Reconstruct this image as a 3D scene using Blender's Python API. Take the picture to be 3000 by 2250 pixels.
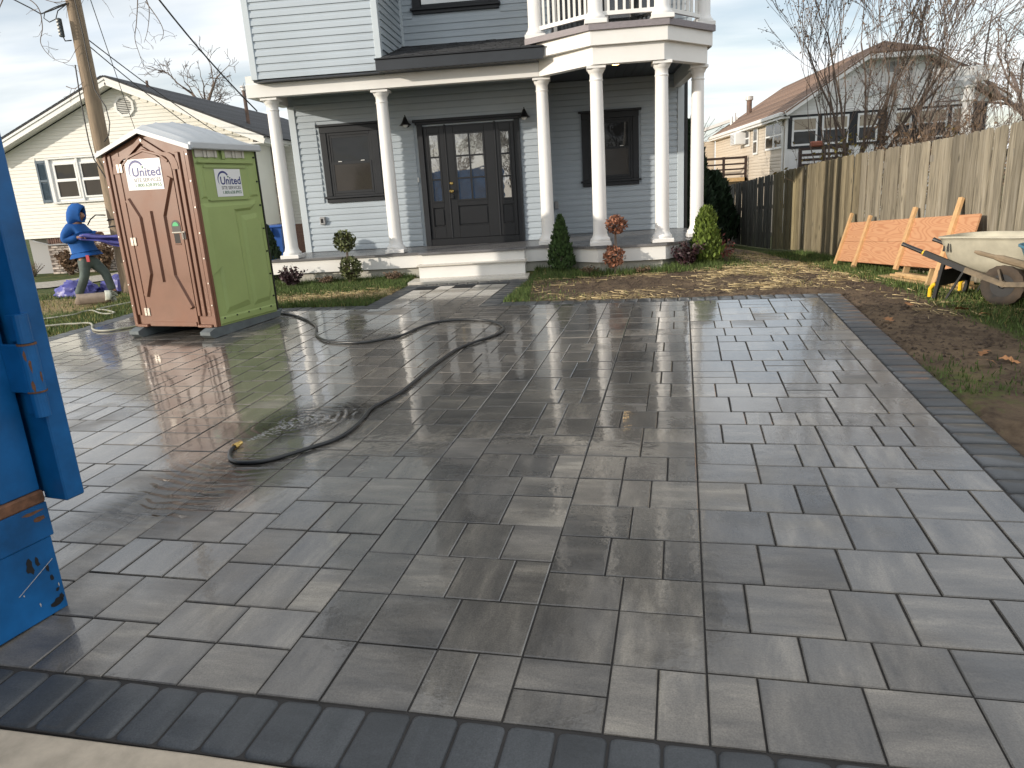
import bpy, math, random
from mathutils import Vector, Matrix, noise
import numpy as np

for o in list(bpy.data.objects):
    bpy.data.objects.remove(o)
SC = bpy.context.scene
COL = SC.collection
R = math.radians
rng = random.Random(7)

# ---------------------------------------------------------------- camera
CAM_H = 1.727
PITCH, ROLL, YAW, LENS = 0.2651, -0.0615, -0.0929, 25.098
_cy, _sy, _cp, _sp, _cr, _sr = math.cos(YAW), math.sin(YAW), math.cos(PITCH), math.sin(PITCH), math.cos(ROLL), math.sin(ROLL)
_f0, _r0, _zz = Vector((_sy, _cy, 0)), Vector((_cy, -_sy, 0)), Vector((0, 0, 1))
_fw = _f0*_cp - _zz*_sp
_up = _zz*_cp + _f0*_sp
_rt = _r0*_cr + _up*_sr
_up = _up*_cr - _r0*_sr
cam = bpy.data.cameras.new('camera')
cam.lens, cam.sensor_width, cam.sensor_fit = LENS, 36.0, 'HORIZONTAL'
cam.clip_start, cam.clip_end = 0.05, 2000
camo = bpy.data.objects.new('camera', cam)
COL.objects.link(camo)
camo.matrix_world = Matrix(((_rt.x, _up.x, -_fw.x, 0), (_rt.y, _up.y, -_fw.y, 0), (_rt.z, _up.z, -_fw.z, CAM_H), (0, 0, 0, 1)))
SC.camera = camo

# ---------------------------------------------------------------- sky and sun
SUN_DIR = Vector((1.60, 1.0, -0.46)).normalized()      # the way the light travels
SUN_EL = math.asin(-SUN_DIR.z)
SUN_AZ = math.atan2(-SUN_DIR.x, -SUN_DIR.y)
w = bpy.data.worlds.new('World')
SC.world = w
w.use_nodes = True
nt = w.node_tree
nt.nodes.clear()
def _n(tree, t, **k):
    n = tree.nodes.new(t)
    for a, b in k.items():
        setattr(n, a, b)
    return n
out = _n(nt, 'ShaderNodeOutputWorld')
bg = _n(nt, 'ShaderNodeBackground')
bg.inputs['Strength'].default_value = 0.108
sky = _n(nt, 'ShaderNodeTexSky')
sky.sky_type = 'NISHITA'
sky.sun_disc = False
sky.sun_elevation, sky.sun_rotation = SUN_EL, SUN_AZ
sky.air_density, sky.dust_density, sky.ozone_density = 1.0, 1.5, 1.2
tc = _n(nt, 'ShaderNodeTexCoord')
sep = _n(nt, 'ShaderNodeSeparateXYZ')
nt.links.new(tc.outputs['Generated'], sep.inputs[0])
zc = _n(nt, 'ShaderNodeMath', operation='MAXIMUM'); zc.inputs[1].default_value = 0.0
nt.links.new(sep.outputs['Z'], zc.inputs[0])
za = _n(nt, 'ShaderNodeMath', operation='ADD'); za.inputs[1].default_value = 0.16
nt.links.new(zc.outputs[0], za.inputs[0])
dx = _n(nt, 'ShaderNodeMath', operation='DIVIDE'); dy = _n(nt, 'ShaderNodeMath', operation='DIVIDE')
nt.links.new(sep.outputs['X'], dx.inputs[0]); nt.links.new(za.outputs[0], dx.inputs[1])
nt.links.new(sep.outputs['Y'], dy.inputs[0]); nt.links.new(za.outputs[0], dy.inputs[1])
cmb = _n(nt, 'ShaderNodeCombineXYZ')
nt.links.new(dx.outputs[0], cmb.inputs[0]); nt.links.new(dy.outputs[0], cmb.inputs[1])
mp = _n(nt, 'ShaderNodeMapping'); mp.inputs['Rotation'].default_value = (0, 0, R(-32)); mp.inputs['Scale'].default_value = (0.5, 1.25, 1.0); mp.inputs['Location'].default_value = (3.1, 0.9, 0)
nt.links.new(cmb.outputs[0], mp.inputs[0])
nz = _n(nt, 'ShaderNodeTexNoise'); nz.inputs['Scale'].default_value = 1.05; nz.inputs['Detail'].default_value = 6; nz.inputs['Roughness'].default_value = 0.5; nz.inputs['Distortion'].default_value = 0.35
nt.links.new(mp.outputs[0], nz.inputs['Vector'])
cr = _n(nt, 'ShaderNodeValToRGB')
cr.color_ramp.elements[0].position, cr.color_ramp.elements[0].color = 0.33, (0.36, 0.36, 0.36, 1)
cr.color_ramp.elements[1].position, cr.color_ramp.elements[1].color = 0.60, (1, 1, 1, 1)
nt.links.new(nz.outputs['Fac'], cr.inputs[0])
nz2 = _n(nt, 'ShaderNodeTexNoise'); nz2.inputs['Scale'].default_value = 2.6; nz2.inputs['Detail'].default_value = 5
nt.links.new(mp.outputs[0], nz2.inputs['Vector'])
cr2 = _n(nt, 'ShaderNodeValToRGB')
cr2.color_ramp.elements[0].position, cr2.color_ramp.elements[0].color = 0.3, (5.6, 6.05, 6.6, 1)
cr2.color_ramp.elements[1].position, cr2.color_ramp.elements[1].color = 0.68, (8.2, 8.15, 8.0, 1)
nt.links.new(nz2.outputs['Fac'], cr2.inputs[0])
mx = _n(nt, 'ShaderNodeMix', data_type='RGBA')
nt.links.new(cr.outputs['Color'], mx.inputs['Factor'])
nt.links.new(sky.outputs[0], mx.inputs['A']); nt.links.new(cr2.outputs['Color'], mx.inputs['B'])
nt.links.new(mx.outputs['Result'], bg.inputs['Color'])
nt.links.new(bg.outputs[0], out.inputs['Surface'])

sun = bpy.data.lights.new('sun', 'SUN')
sun.energy, sun.angle, sun.color = 2.6, R(0.8), (1.0, 0.91, 0.79)
suno = bpy.data.objects.new('sun', sun)
COL.objects.link(suno)
suno.rotation_euler = SUN_DIR.to_track_quat('-Z', 'Y').to_euler()
suno.location = (-20, -20, 12)

SC.view_settings.view_transform = 'Standard'
SC.view_settings.look = 'None'
SC.view_settings.exposure = 0.62
SC.view_settings.gamma = 1.0
SC.render.engine = 'CYCLES'
SC.cycles.use_denoising = True
SC.cycles.max_bounces = 6
SC.cycles.diffuse_bounces = 3
SC.cycles.glossy_bounces = 3
SC.cycles.transmission_bounces = 4
SC.cycles.transparent_max_bounces = 6
SC.cycles.sample_clamp_indirect = 6.0
SC.cycles.caustics_reflective = False
SC.cycles.caustics_refractive = False

# ---------------------------------------------------------------- measured places
DP, GSY, GSX = 0.1481, 0.0341, 0.0029
PXV = Vector((math.cos(DP), -math.sin(DP)))
PYV = Vector((math.sin(DP), math.cos(DP)))
def to_paver(x, y):
    return x*PXV.x + y*PXV.y, x*PYV.x + y*PYV.y
def from_paver(a, b):
    return a*PXV.x + b*PYV.x, a*PXV.y + b*PYV.y
def plane_z(x, y):
    a, b = to_paver(x, y)
    return GSX*a + GSY*b
def sstep(a, b, x):
    t = min(1.0, max(0.0, (x-a)/(b-a)))
    return t*t*(3-2*t)
def lerp_table(tab, x):
    if x <= tab[0][0]:
        return tab[0][1]
    for (a, za_), (b, zb_) in zip(tab, tab[1:]):
        if x <= b:
            return za_ + (zb_-za_)*(x-a)/(b-a)
    return tab[-1][1]
FENCE_X = 4.8
FENCE_Z = [(3, .16), (8, .30), (10, .26), (13.4, .175), (15.9, .11), (18.3, -.05), (24.3, -.33), (31, -.65), (60, -1.2)]
def ground_z(x, y):
    z = min(plane_z(x, y), 0.395)
    wr = sstep(2.3, 4.5, x)
    if wr > 0 and y > 6:
        z = z*(1-wr) + min(z, lerp_table(FENCE_Z, y))*wr
    wl = sstep(-6.4, -9.0, x)
    z = z*(1-wl) + min(z, 0.20)*wl
    if y > 22:
        z -= 0.35*sstep(22, 40, y)*(1-wr)
    return z

YP, YW, YR = 12.156, 13.604, 14.814          # porch edge, porch wall, set-back wall
ZB, ZP, ZC = 3.426, 0.791, 3.668             # beam underside, porch floor, porch ceiling
YB = 11.40                                   # front of the bay
LAP = 0.1117                                 # siding exposure
# ---------------------------------------------------------------- materials
MATS = {}
def links(m):
    return m.node_tree.nodes, m.node_tree.links
def new_mat(name):
    m = bpy.data.materials.new(name)
    m.use_nodes = True
    MATS[name] = m
    return m
def P(name, col, rough=0.5, metal=0.0, var=0.0, vscale=6.0, bump=0.0, bscale=40.0, island=0.0, objvar=0.0, spec=0.5, stretch=None,
      col2=None, coat=0.0, alpha=None, transmission=0.0, emit=None, subsurf=0.0, rvar=0.0):
    """Principled with noise colour variation, random-per-piece variation and fine bump."""
    m = new_mat(name)
    N, L = links(m)
    b = N['Principled BSDF']
    b.inputs['Base Color'].default_value = (*col, 1)
    b.inputs['Roughness'].default_value = rough
    b.inputs['Metallic'].default_value = metal
    b.inputs['Specular IOR Level'].default_value = spec
    if coat:
        b.inputs['Coat Weight'].default_value = coat
        b.inputs['Coat Roughness'].default_value = 0.08
    if transmission:
        b.inputs['Transmission Weight'].default_value = transmission
    if emit:
        b.inputs['Emission Color'].default_value = (*emit[0], 1)
        b.inputs['Emission Strength'].default_value = emit[1]
    need = var or bump or rvar
    vec = None
    if need:
        t = N.new('ShaderNodeTexCoord')
        mpn = N.new('ShaderNodeMapping')
        if stretch:
            mpn.inputs['Scale'].default_value = stretch
        L.new(t.outputs['Object'], mpn.inputs[0])
        vec = mpn.outputs[0]
    cur = None
    if var or col2:
        n = N.new('ShaderNodeTexNoise'); n.inputs['Scale'].default_value = vscale; n.inputs['Detail'].default_value = 5; n.inputs['Roughness'].default_value = .6
        if vec: L.new(vec, n.inputs['Vector'])
        mixn = N.new('ShaderNodeMix'); mixn.data_type = 'RGBA'
        rp = N.new('ShaderNodeMapRange'); rp.inputs[1].default_value = .32; rp.inputs[2].default_value = .68
        L.new(n.outputs['Fac'], rp.inputs[0]); L.new(rp.outputs[0], mixn.inputs['Factor'])
        if col2:
            a, c = col, col2
        else:
            a, c = tuple(x*(1-var) for x in col), tuple(min(1, x*(1+var)) for x in col)
        mixn.inputs['A'].default_value = (*a, 1); mixn.inputs['B'].default_value = (*c, 1)
        cur = mixn.outputs['Result']
        if rvar:
            rr = N.new('ShaderNodeMapRange'); rr.inputs[3].default_value = max(.02, rough-rvar); rr.inputs[4].default_value = min(1, rough+rvar)
            L.new(rp.outputs[0], rr.inputs[0]); L.new(rr.outputs[0], b.inputs['Roughness'])
    if island or objvar:
        g = N.new('ShaderNodeNewGeometry'); oi = N.new('ShaderNodeObjectInfo')
        ad = N.new('ShaderNodeMath'); ad.operation = 'ADD'
        L.new(g.outputs['Random Per Island'], ad.inputs[0]); L.new(oi.outputs['Random'], ad.inputs[1])
        fr = N.new('ShaderNodeMath'); fr.operation = 'FRACT'; L.new(ad.outputs[0], fr.inputs[0])
        mr = N.new('ShaderNodeMapRange'); k = max(island, objvar); mr.inputs[3].default_value = 1-k; mr.inputs[4].default_value = 1+k
        L.new((fr.outputs[0] if island else oi.outputs['Random']), mr.inputs[0])
        hs = N.new('ShaderNodeHueSaturation')
        if cur is None:
            hs.inputs['Color'].default_value = (*col, 1)
        else:
            L.new(cur, hs.inputs['Color'])
        L.new(mr.outputs[0], hs.inputs['Value'])
        cur = hs.outputs[0]
    if cur is not None:
        L.new(cur, b.inputs['Base Color'])
    if bump:
        n = N.new('ShaderNodeTexNoise'); n.inputs['Scale'].default_value = bscale; n.inputs['Detail'].default_value = 4
        L.new(vec, n.inputs['Vector'])
        bp = N.new('ShaderNodeBump'); bp.inputs['Strength'].default_value = min(1, bump*4); bp.inputs['Distance'].default_value = bump*.05
        L.new(n.outputs['Fac'], bp.inputs['Height']); L.new(bp.outputs[0], b.inputs['Normal'])
    return m

# ---------------------------------------------------------------- mesh building
class MB:
    def __init__(s):
        s.v, s.f = [], []
    def add(s, vs, fs):
        o = len(s.v)
        s.v += [tuple(p) for p in vs]
        s.f += [tuple(i+o for i in q) for q in fs]
        return s
    def quad(s, a, b, c, d):
        return s.add((a, b, c, d), ((0, 1, 2, 3),))
    def box(s, x0, x1, y0, y1, z0, z1):
        v = [(x, y, z) for x in (x0, x1) for y in (y0, y1) for z in (z0, z1)]
        return s.add(v, ((0, 1, 3, 2), (4, 6, 7, 5), (0, 4, 5, 1), (2, 3, 7, 6), (0, 2, 6, 4), (1, 5, 7, 3)))
    def bbox(s, x0, x1, y0, y1, z0, z1, b=.006):
        """box with small bevelled edges"""
        if x1-x0 < 2.2*b or y1-y0 < 2.2*b or z1-z0 < 2.2*b:
            return s.box(x0, x1, y0, y1, z0, z1)
        rings = []
        for z, i in ((z0, b), (z0+b, 0), (z1-b, 0), (z1, b)):
            if i == 0:
                rings.append([(x0+b, y0, z), (x1-b, y0, z), (x1, y0+b, z), (x1, y1-b, z), (x1-b, y1, z), (x0+b, y1, z), (x0, y1-b, z), (x0, y0+b, z)])
            else:
                rings.append([(x0+b, y0+i, z), (x1-b, y0+i, z), (x1-i, y0+b, z), (x1-i, y1-b, z), (x1-b, y1-i, z), (x0+b, y1-i, z), (x0+i, y1-b, z), (x0+i, y0+b, z)])
        return s.rings(rings, True, True, True)
    def rings(s, rs, closed=True, cap0=False, cap1=False):
        o = len(s.v); n = len(rs[0])
        for r in rs:
            s.v += [tuple(p) for p in r]
        m = n if closed else n-1
        for k in range(len(rs)-1):
            for i in range(m):
                j = (i+1) % n
                s.f.append((o+k*n+i, o+k*n+j, o+(k+1)*n+j, o+(k+1)*n+i))
        if cap0:
            s.f.append(tuple(o+i for i in reversed(range(n))))
        if cap1:
            s.f.append(tuple(o+(len(rs)-1)*n+i for i in range(n)))
        return s
    def tube(s, pts, r, n=6, cap=True):
        pts = [Vector(p) for p in pts]
        if not hasattr(r, '__len__'):
            r = [r]*len(pts)
        rs = []
        ref = None
        for i, p in enumerate(pts):
            t = (pts[min(i+1, len(pts)-1)]-pts[max(i-1, 0)])
            t = t.normalized() if t.length > 1e-9 else Vector((0, 0, 1))
            if ref is None:
                ref = t.orthogonal().normalized()
            u = (ref - t*ref.dot(t))
            u = u.normalized() if u.length > 1e-6 else t.orthogonal().normalized()
            ref = u
            v = t.cross(u)
            rs.append([p + (u*math.cos(2*math.pi*k/n) + v*math.sin(2*math.pi*k/n))*r[i] for k in range(n)])
        return s.rings(rs, True, cap, cap)
    def lathe(s, prof, c=(0, 0), n=20, cap0=True, cap1=True):
        rs = [[(c[0]+rr*math.cos(2*math.pi*k/n), c[1]+rr*math.sin(2*math.pi*k/n), z) for k in range(n)] for rr, z in prof]
        return s.rings(rs, True, cap0, cap1)
    def prism(s, poly, z0, z1):
        """vertical extrusion of an xy polygon (ccw)"""
        return s.rings([[(x, y, z0) for x, y in poly], [(x, y, z1) for x, y in poly]], True, True, True)
    def extrude(s, prof, a, b, nrm):
        """profile [(out,z)] swept from a to b (3d base points), out along nrm"""
        a, b, nrm = Vector(a), Vector(b), Vector(nrm)
        ra = [a + nrm*o + Vector((0, 0, z)) for o, z in prof]
        rb = [b + nrm*o + Vector((0, 0, z)) for o, z in prof]
        return s.rings([ra, rb], True, True, True)
    def beam(s, a, b, wd, th, up=(0, 0, 1)):
        """bar between two points, wd across, th along up"""
        a, b, up = Vector(a), Vector(b), Vector(up)
        t = (b-a).normalized()
        sd = t.cross(up).normalized()
        u = sd.cross(t).normalized()
        rs = []
        for p in (a, b):
            rs.append([p-sd*wd/2-u*th/2, p+sd*wd/2-u*th/2, p+sd*wd/2+u*th/2, p-sd*wd/2+u*th/2])
        return s.rings(rs, True, True, True)
    def mesh(s, name, smooth=False):
        me = bpy.data.meshes.new(name)
        me.from_pydata(s.v, [], s.f)
        me.validate()
        if smooth:
            for p in me.polygons:
                p.use_smooth = True
        return me
    def build(s, name, mat, parent=None, world=True, smooth=False, fix=True):
        me = s.mesh(name, smooth)
        if fix:
            import bmesh
            bm = bmesh.new(); bm.from_mesh(me)
            bmesh.ops.recalc_face_normals(bm, faces=bm.faces)
            bm.to_mesh(me); bm.free()
        return link(name, me, mat, parent, world)
ROOTM = {}
def link(name, me, mat=None, parent=None, world=True, loc=None, rot=None):
    o = bpy.data.objects.new(name, me)
    if mat is not None and not me.materials:
        me.materials.append(mat if not isinstance(mat, str) else MATS[mat])
    COL.objects.link(o)
    if loc is not None:
        o.location = loc
    if rot is not None:
        o.rotation_euler = rot
    if parent is not None:
        o.parent = parent
        if world and parent.name in ROOTM:
            o.matrix_parent_inverse = ROOTM[parent.name].inverted()
    return o
def thing(name, label, cat, loc=(0, 0, 0), rz=0.0, group=None, mtx=None):
    o = bpy.data.objects.new(name, None)
    o.empty_display_size = .1
    COL.objects.link(o)
    m = mtx or (Matrix.Translation(Vector(loc)) @ Matrix.Rotation(rz, 4, 'Z'))
    o.matrix_world = m
    ROOTM[o.name] = m
    return tag(o, label, cat, group)
def tag(o, label, cat, group=None):
    o['label'] = label
    o['category'] = cat
    if group:
        o['group'] = group
    return o
def setting(o):
    o['kind'] = 'structure'
    return o
def stuff(o, label=None, cat=None):
    o['kind'] = 'stuff'
    if label:
        o['label'] = label
        o['category'] = cat
    return o
def smooth_by_angle(o, ang=40):
    for p in o.data.polygons:
        p.use_smooth = True
    try:
        o.data.set_sharp_from_angle(angle=R(ang))
    except Exception:
        pass
    return o
def text(body, wd, hg, mat, parent, x, y, z, bold=0.0, name='lettering'):
    """flat lettering fitted to a width and height"""
    c = bpy.data.curves.new(name, 'FONT')
    c.body, c.size, c.offset, c.resolution_u = body, 1.0, bold, 3
    c.materials.append(MATS[mat])
    o = bpy.data.objects.new(name, c)
    COL.objects.link(o)
    me = bpy.data.meshes.new_from_object(o.evaluated_get(bpy.context.evaluated_depsgraph_get()))
    bpy.data.objects.remove(o)
    o = bpy.data.objects.new(name, me)
    COL.objects.link(o)
    o.parent = parent
    xs_ = [v.co.x for v in me.vertices]; ys_ = [v.co.y for v in me.vertices]
    sx, sy = wd/(max(xs_)-min(xs_)), hg/(max(ys_)-min(ys_))
    o.matrix_local = Matrix.Translation((x-min(xs_)*sx, y-min(ys_)*sy, z)) @ Matrix.Diagonal((sx, sy, 1, 1))
    return o
# ---------------------------------------------------------------- material library
P('siding', (.42, .475, .52), .42, var=.04, vscale=1.5, bump=.02, bscale=60, objvar=.025)
P('siding_trim', (.52, .575, .61), .4, var=.03, vscale=2)
P('white_paint', (.80, .785, .75), .38, var=.035, vscale=2.2, bump=.012, bscale=25)
P('column_paint', (.82, .805, .78), .33, var=.02, vscale=3)
P('black_trim', (.012, .014, .018), .55, var=.2, vscale=4, bump=.01)
P('charcoal_metal', (.026, .030, .036), .42, var=.12, vscale=3)
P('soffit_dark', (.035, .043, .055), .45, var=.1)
P('composite_deck', (.16, .155, .155), .30, var=.22, vscale=9, stretch=(.25, 5, 1), bump=.02, bscale=30, rvar=.12)
P('composite_trim', (.24, .215, .225), .6, var=.12, vscale=20, stretch=(1, 1, 4), bump=.02)
P('landing_board', (.56, .52, .45), .24, var=.16, vscale=7, stretch=(.22, 5, 1), bump=.02, bscale=20, rvar=.12)
P('foundation', (.52, .50, .44), .85, var=.12, vscale=3, bump=.05, bscale=50)
P('shingle_dark', (.040, .042, .046), .85, var=.3, vscale=60, objvar=.35, bump=.1, bscale=160)
P('shingle_brown', (.20, .125, .085), .9, var=.25, vscale=14, island=.25, bump=.08, bscale=120)
P('door_black', (.010, .0105, .012), .42, var=.1, vscale=3)
P('brass', (.75, .52, .18), .25, metal=1)
P('plastic_black', (.012, .012, .013), .4)
P('plastic_grey', (.33, .33, .33), .5)
P('cream_siding', (.78, .76, .69), .5, var=.03, vscale=2, objvar=.02)
P('cream_trim', (.82, .81, .77), .42, var=.03)
P('window_white', (.80, .80, .78), .35)
P('shutter_blue', (.075, .115, .15), .5, var=.08)
P('tan_siding', (.58, .50, .40), .55, var=.04, objvar=.03)
P('white_siding', (.82, .815, .79), .5, var=.03, objvar=.02)
P('gutter_white', (.78, .77, .74), .4)
P('rust_pipe', (.20, .115, .08), .7, var=.35, vscale=6, col2=(.09, .07, .06))
P('pipe_cap', (.55, .53, .50), .5, metal=.3)
P('brick_pale', (.34, .27, .23), .85, objvar=.4, var=.35, vscale=18, col2=(.56, .50, .44), bump=.06)
P('brick_dark', (.15, .085, .065), .85, objvar=.3, var=.3, vscale=20, bump=.06)
P('mortar', (.13, .105, .09), .9)
P('toilet_brown', (.185, .080, .044), .46, var=.13, vscale=2.2, bump=.012, bscale=90, rvar=.08)
P('toilet_green', (.32, .405, .145), .46, var=.07, vscale=2.0, bump=.012, bscale=90)
P('toilet_roof', (.50, .52, .53), .35, var=.05, vscale=3)
P('toilet_skid', (.115, .135, .14), .62, var=.2, vscale=8, bump=.03)
P('vent_cream', (.56, .53, .45), .6, var=.06)
P('rivet', (.62, .58, .54), .35, metal=.6)
P('hinge_metal', (.42, .38, .33), .45, metal=.7, var=.3, vscale=30)
P('sticker_white', (.80, .80, .79), .35)
P('ink_navy', (.018, .028, .17), .45)
P('ink_grey', (.10, .10, .105), .5)
P('ink_green', (.015, .13, .05), .5)
P('sign_green', (.02, .40, .13), .4)
P('pole_wood', (.33, .25, .17), .88, var=.35, vscale=9, stretch=(5, 5, .35), bump=.14, bscale=14, col2=(.20, .15, .105))
P('wire_black', (.012, .012, .013), .6)
P('box_metal', (.035, .05, .06), .5, var=.3)
P('hose_black', (.018, .020, .022), .36)
P('hose_grey', (.33, .32, .26), .5, var=.1)
P('bin_blue', (.02, .085, .32), .42, var=.08)
P('dumpster_blue', (.004, .105, .30), .40, var=.34, vscale=3.2, bump=.02, bscale=8, rvar=.12)
P('rust', (.16, .075, .04), .85, var=.4, vscale=25, bump=.08)
P('dusty_patch', (.50, .34, .19), .9, var=.25, vscale=10, bump=.06)
P('kerb_concrete', (.50, .42, .32), .9, var=.16, vscale=10, bump=.07, bscale=40)
P('asphalt', (.05, .048, .046), .9, var=.25, vscale=14, bump=.1, bscale=80)
P('form_ply', (.58, .27, .115), .68, var=.2, vscale=5, stretch=(1, .25, 3), bump=.02)
P('batten', (.62, .38, .18), .7, var=.15, vscale=8, stretch=(3, 3, .5), objvar=.08)
P('lumber', (.50, .34, .17), .75, var=.18, vscale=8, objvar=.12)
P('tub_cream', (.43, .40, .31), .5, var=.18, vscale=4, bump=.03, rvar=.1)
P('tub_blue', (.045, .17, .25), .45, var=.2, vscale=5)
P('barrow_black', (.014, .014, .015), .5, var=.3, vscale=8)
P('barrow_muddy', (.24, .185, .12), .85, var=.35, vscale=7, col2=(.09, .075, .06), bump=.08)
P('yellow_plastic', (.75, .48, .02), .4)
P('tyre_rubber', (.018, .018, .018), .85, var=.5, vscale=3.5, col2=(.085, .06, .04), bump=.08, bscale=30)
P('wood_handle', (.30, .225, .145), .8, var=.25, vscale=6, stretch=(.4, 3, 3), bump=.06)
P('hoodie_blue', (.010, .095, .34), .9, var=.18, vscale=5, bump=.07, bscale=12)
P('jeans', (.10, .125, .115), .92, var=.28, vscale=6, bump=.06, bscale=14)
P('skin', (.36, .19, .12), .55)
P('boot_dark', (.025, .022, .02), .7)
P('red_tag', (.45, .05, .06), .7)
P('tarp_purple', (.085, .085, .32), .42, var=.3, vscale=6, bump=.08, bscale=12)
P('rug_brown', (.22, .175, .14), .9, var=.22, vscale=7, bump=.08, bscale=30)
P('rug_back', (.42, .43, .37), .9, var=.2, vscale=9)
P('bark', (.135, .10, .078), .9, var=.3, vscale=10, bump=.08)
P('bark_far', (.17, .135, .12), .9, var=.2)
P('twig_vine', (.16, .11, .07), .9, island=.3)
P('arbor_green', (.045, .085, .022), .75, island=.45)
P('arbor_bright', (.115, .165, .025), .7, island=.45)
P('arbor_dark', (.020, .042, .016), .8, island=.4)
P('leaf_olive', (.10, .115, .04), .6, island=.5)
P('leaf_dead', (.24, .10, .055), .8, island=.45)
P('leaf_purple', (.038, .014, .018), .55, island=.5)
P('leaf_brown', (.16, .105, .065), .8, island=.45)
P('leaf_red', (.22, .06, .05), .7, island=.4)
P('leaf_tan', (.22, .14, .085), .85, island=.45)
P('vine_leaf', (.22, .17, .035), .75, island=.6)
P('fallen_leaf', (.40, .19, .08), .85, objvar=.35)
P('grass_blade', (.078, .118, .026), .75, island=.5)
P('grass_dry', (.26, .22, .08), .8, island=.4)
P('straw', (.52, .40, .21), .8, island=.3)
P('soil_clod', (.075, .052, .036), .95, island=.4)
P('lamp_black', (.012, .012, .013), .35)
P('bulb_glass', (.8, .8, .8), .2)
P('lit_lamp', (.9, .8, .6), .5, emit=((1.0, .62, .22), 9.0))
P('interior_dark', (.012, .015, .016), .8)
P('blind', (.42, .36, .28), .9, var=.08, stretch=(1, 1, 12))
P('interior_wall', (.20, .20, .19), .9)
P('sand_joint', (.035, .032, .030), .95, var=.2)
P('pergola_white', (.82, .81, .78), .45)
P('deck_brown', (.035, .018, .013), .6, var=.3)
P('flowerpot', (.30, .10, .06), .7)

def glass_mat(name, tint=(.02, .022, .024), rough=.02):
    m = new_mat(name)
    N, L = links(m)
    b = N['Principled BSDF']
    b.inputs['Base Color'].default_value = (*tint, 1)
    b.inputs['Roughness'].default_value = rough
    b.inputs['Specular IOR Level'].default_value = .42
    b.inputs['IOR'].default_value = 1.45
    n = N.new('ShaderNodeTexNoise'); n.inputs['Scale'].default_value = 2.2; n.inputs['Detail'].default_value = 1
    t = N.new('ShaderNodeTexCoord'); L.new(t.outputs['Object'], n.inputs['Vector'])
    bp = N.new('ShaderNodeBump'); bp.inputs['Strength'].default_value = .25; bp.inputs['Distance'].default_value = .02
    L.new(n.outputs['Fac'], bp.inputs['Height']); L.new(bp.outputs[0], b.inputs['Normal'])
    return m
glass_mat('glass_dark')
glass_mat('glass_screen', (.045, .04, .036), .12)
def clear_glass(name):
    m = new_mat(name)
    N, L = links(m)
    N.remove(N['Principled BSDF'])
    o = N['Material Output']
    tr = N.new('ShaderNodeBsdfTransparent'); tr.inputs[0].default_value = (.80, .82, .82, 1)
    gl = N.new('ShaderNodeBsdfGlossy'); gl.inputs['Roughness'].default_value = .015
    fr = N.new('ShaderNodeFresnel'); fr.inputs['IOR'].default_value = 1.75
    mxs = N.new('ShaderNodeMixShader')
    L.new(fr.outputs[0], mxs.inputs[0]); L.new(tr.outputs[0], mxs.inputs[1]); L.new(gl.outputs[0], mxs.inputs[2])
    L.new(mxs.outputs[0], o.inputs['Surface'])
clear_glass('glass_clear')

def door_glass():
    """mirror-like coated door glass with a slight ripple"""
    m = new_mat('glass_door')
    N, L = links(m)
    b = N['Principled BSDF']
    b.inputs['Base Color'].default_value = (.42, .41, .39, 1)
    b.inputs['Metallic'].default_value = .9
    b.inputs['Roughness'].default_value = .03
    t = N.new('ShaderNodeTexCoord')
    n = N.new('ShaderNodeTexNoise'); n.inputs['Scale'].default_value = 5; n.inputs['Detail'].default_value = 2
    L.new(t.outputs['Object'], n.inputs['Vector'])
    bp = N.new('ShaderNodeBump'); bp.inputs['Strength'].default_value = .12; bp.inputs['Distance'].default_value = .01
    L.new(n.outputs['Fac'], bp.inputs['Height']); L.new(bp.outputs[0], b.inputs['Normal'])
door_glass()

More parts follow.
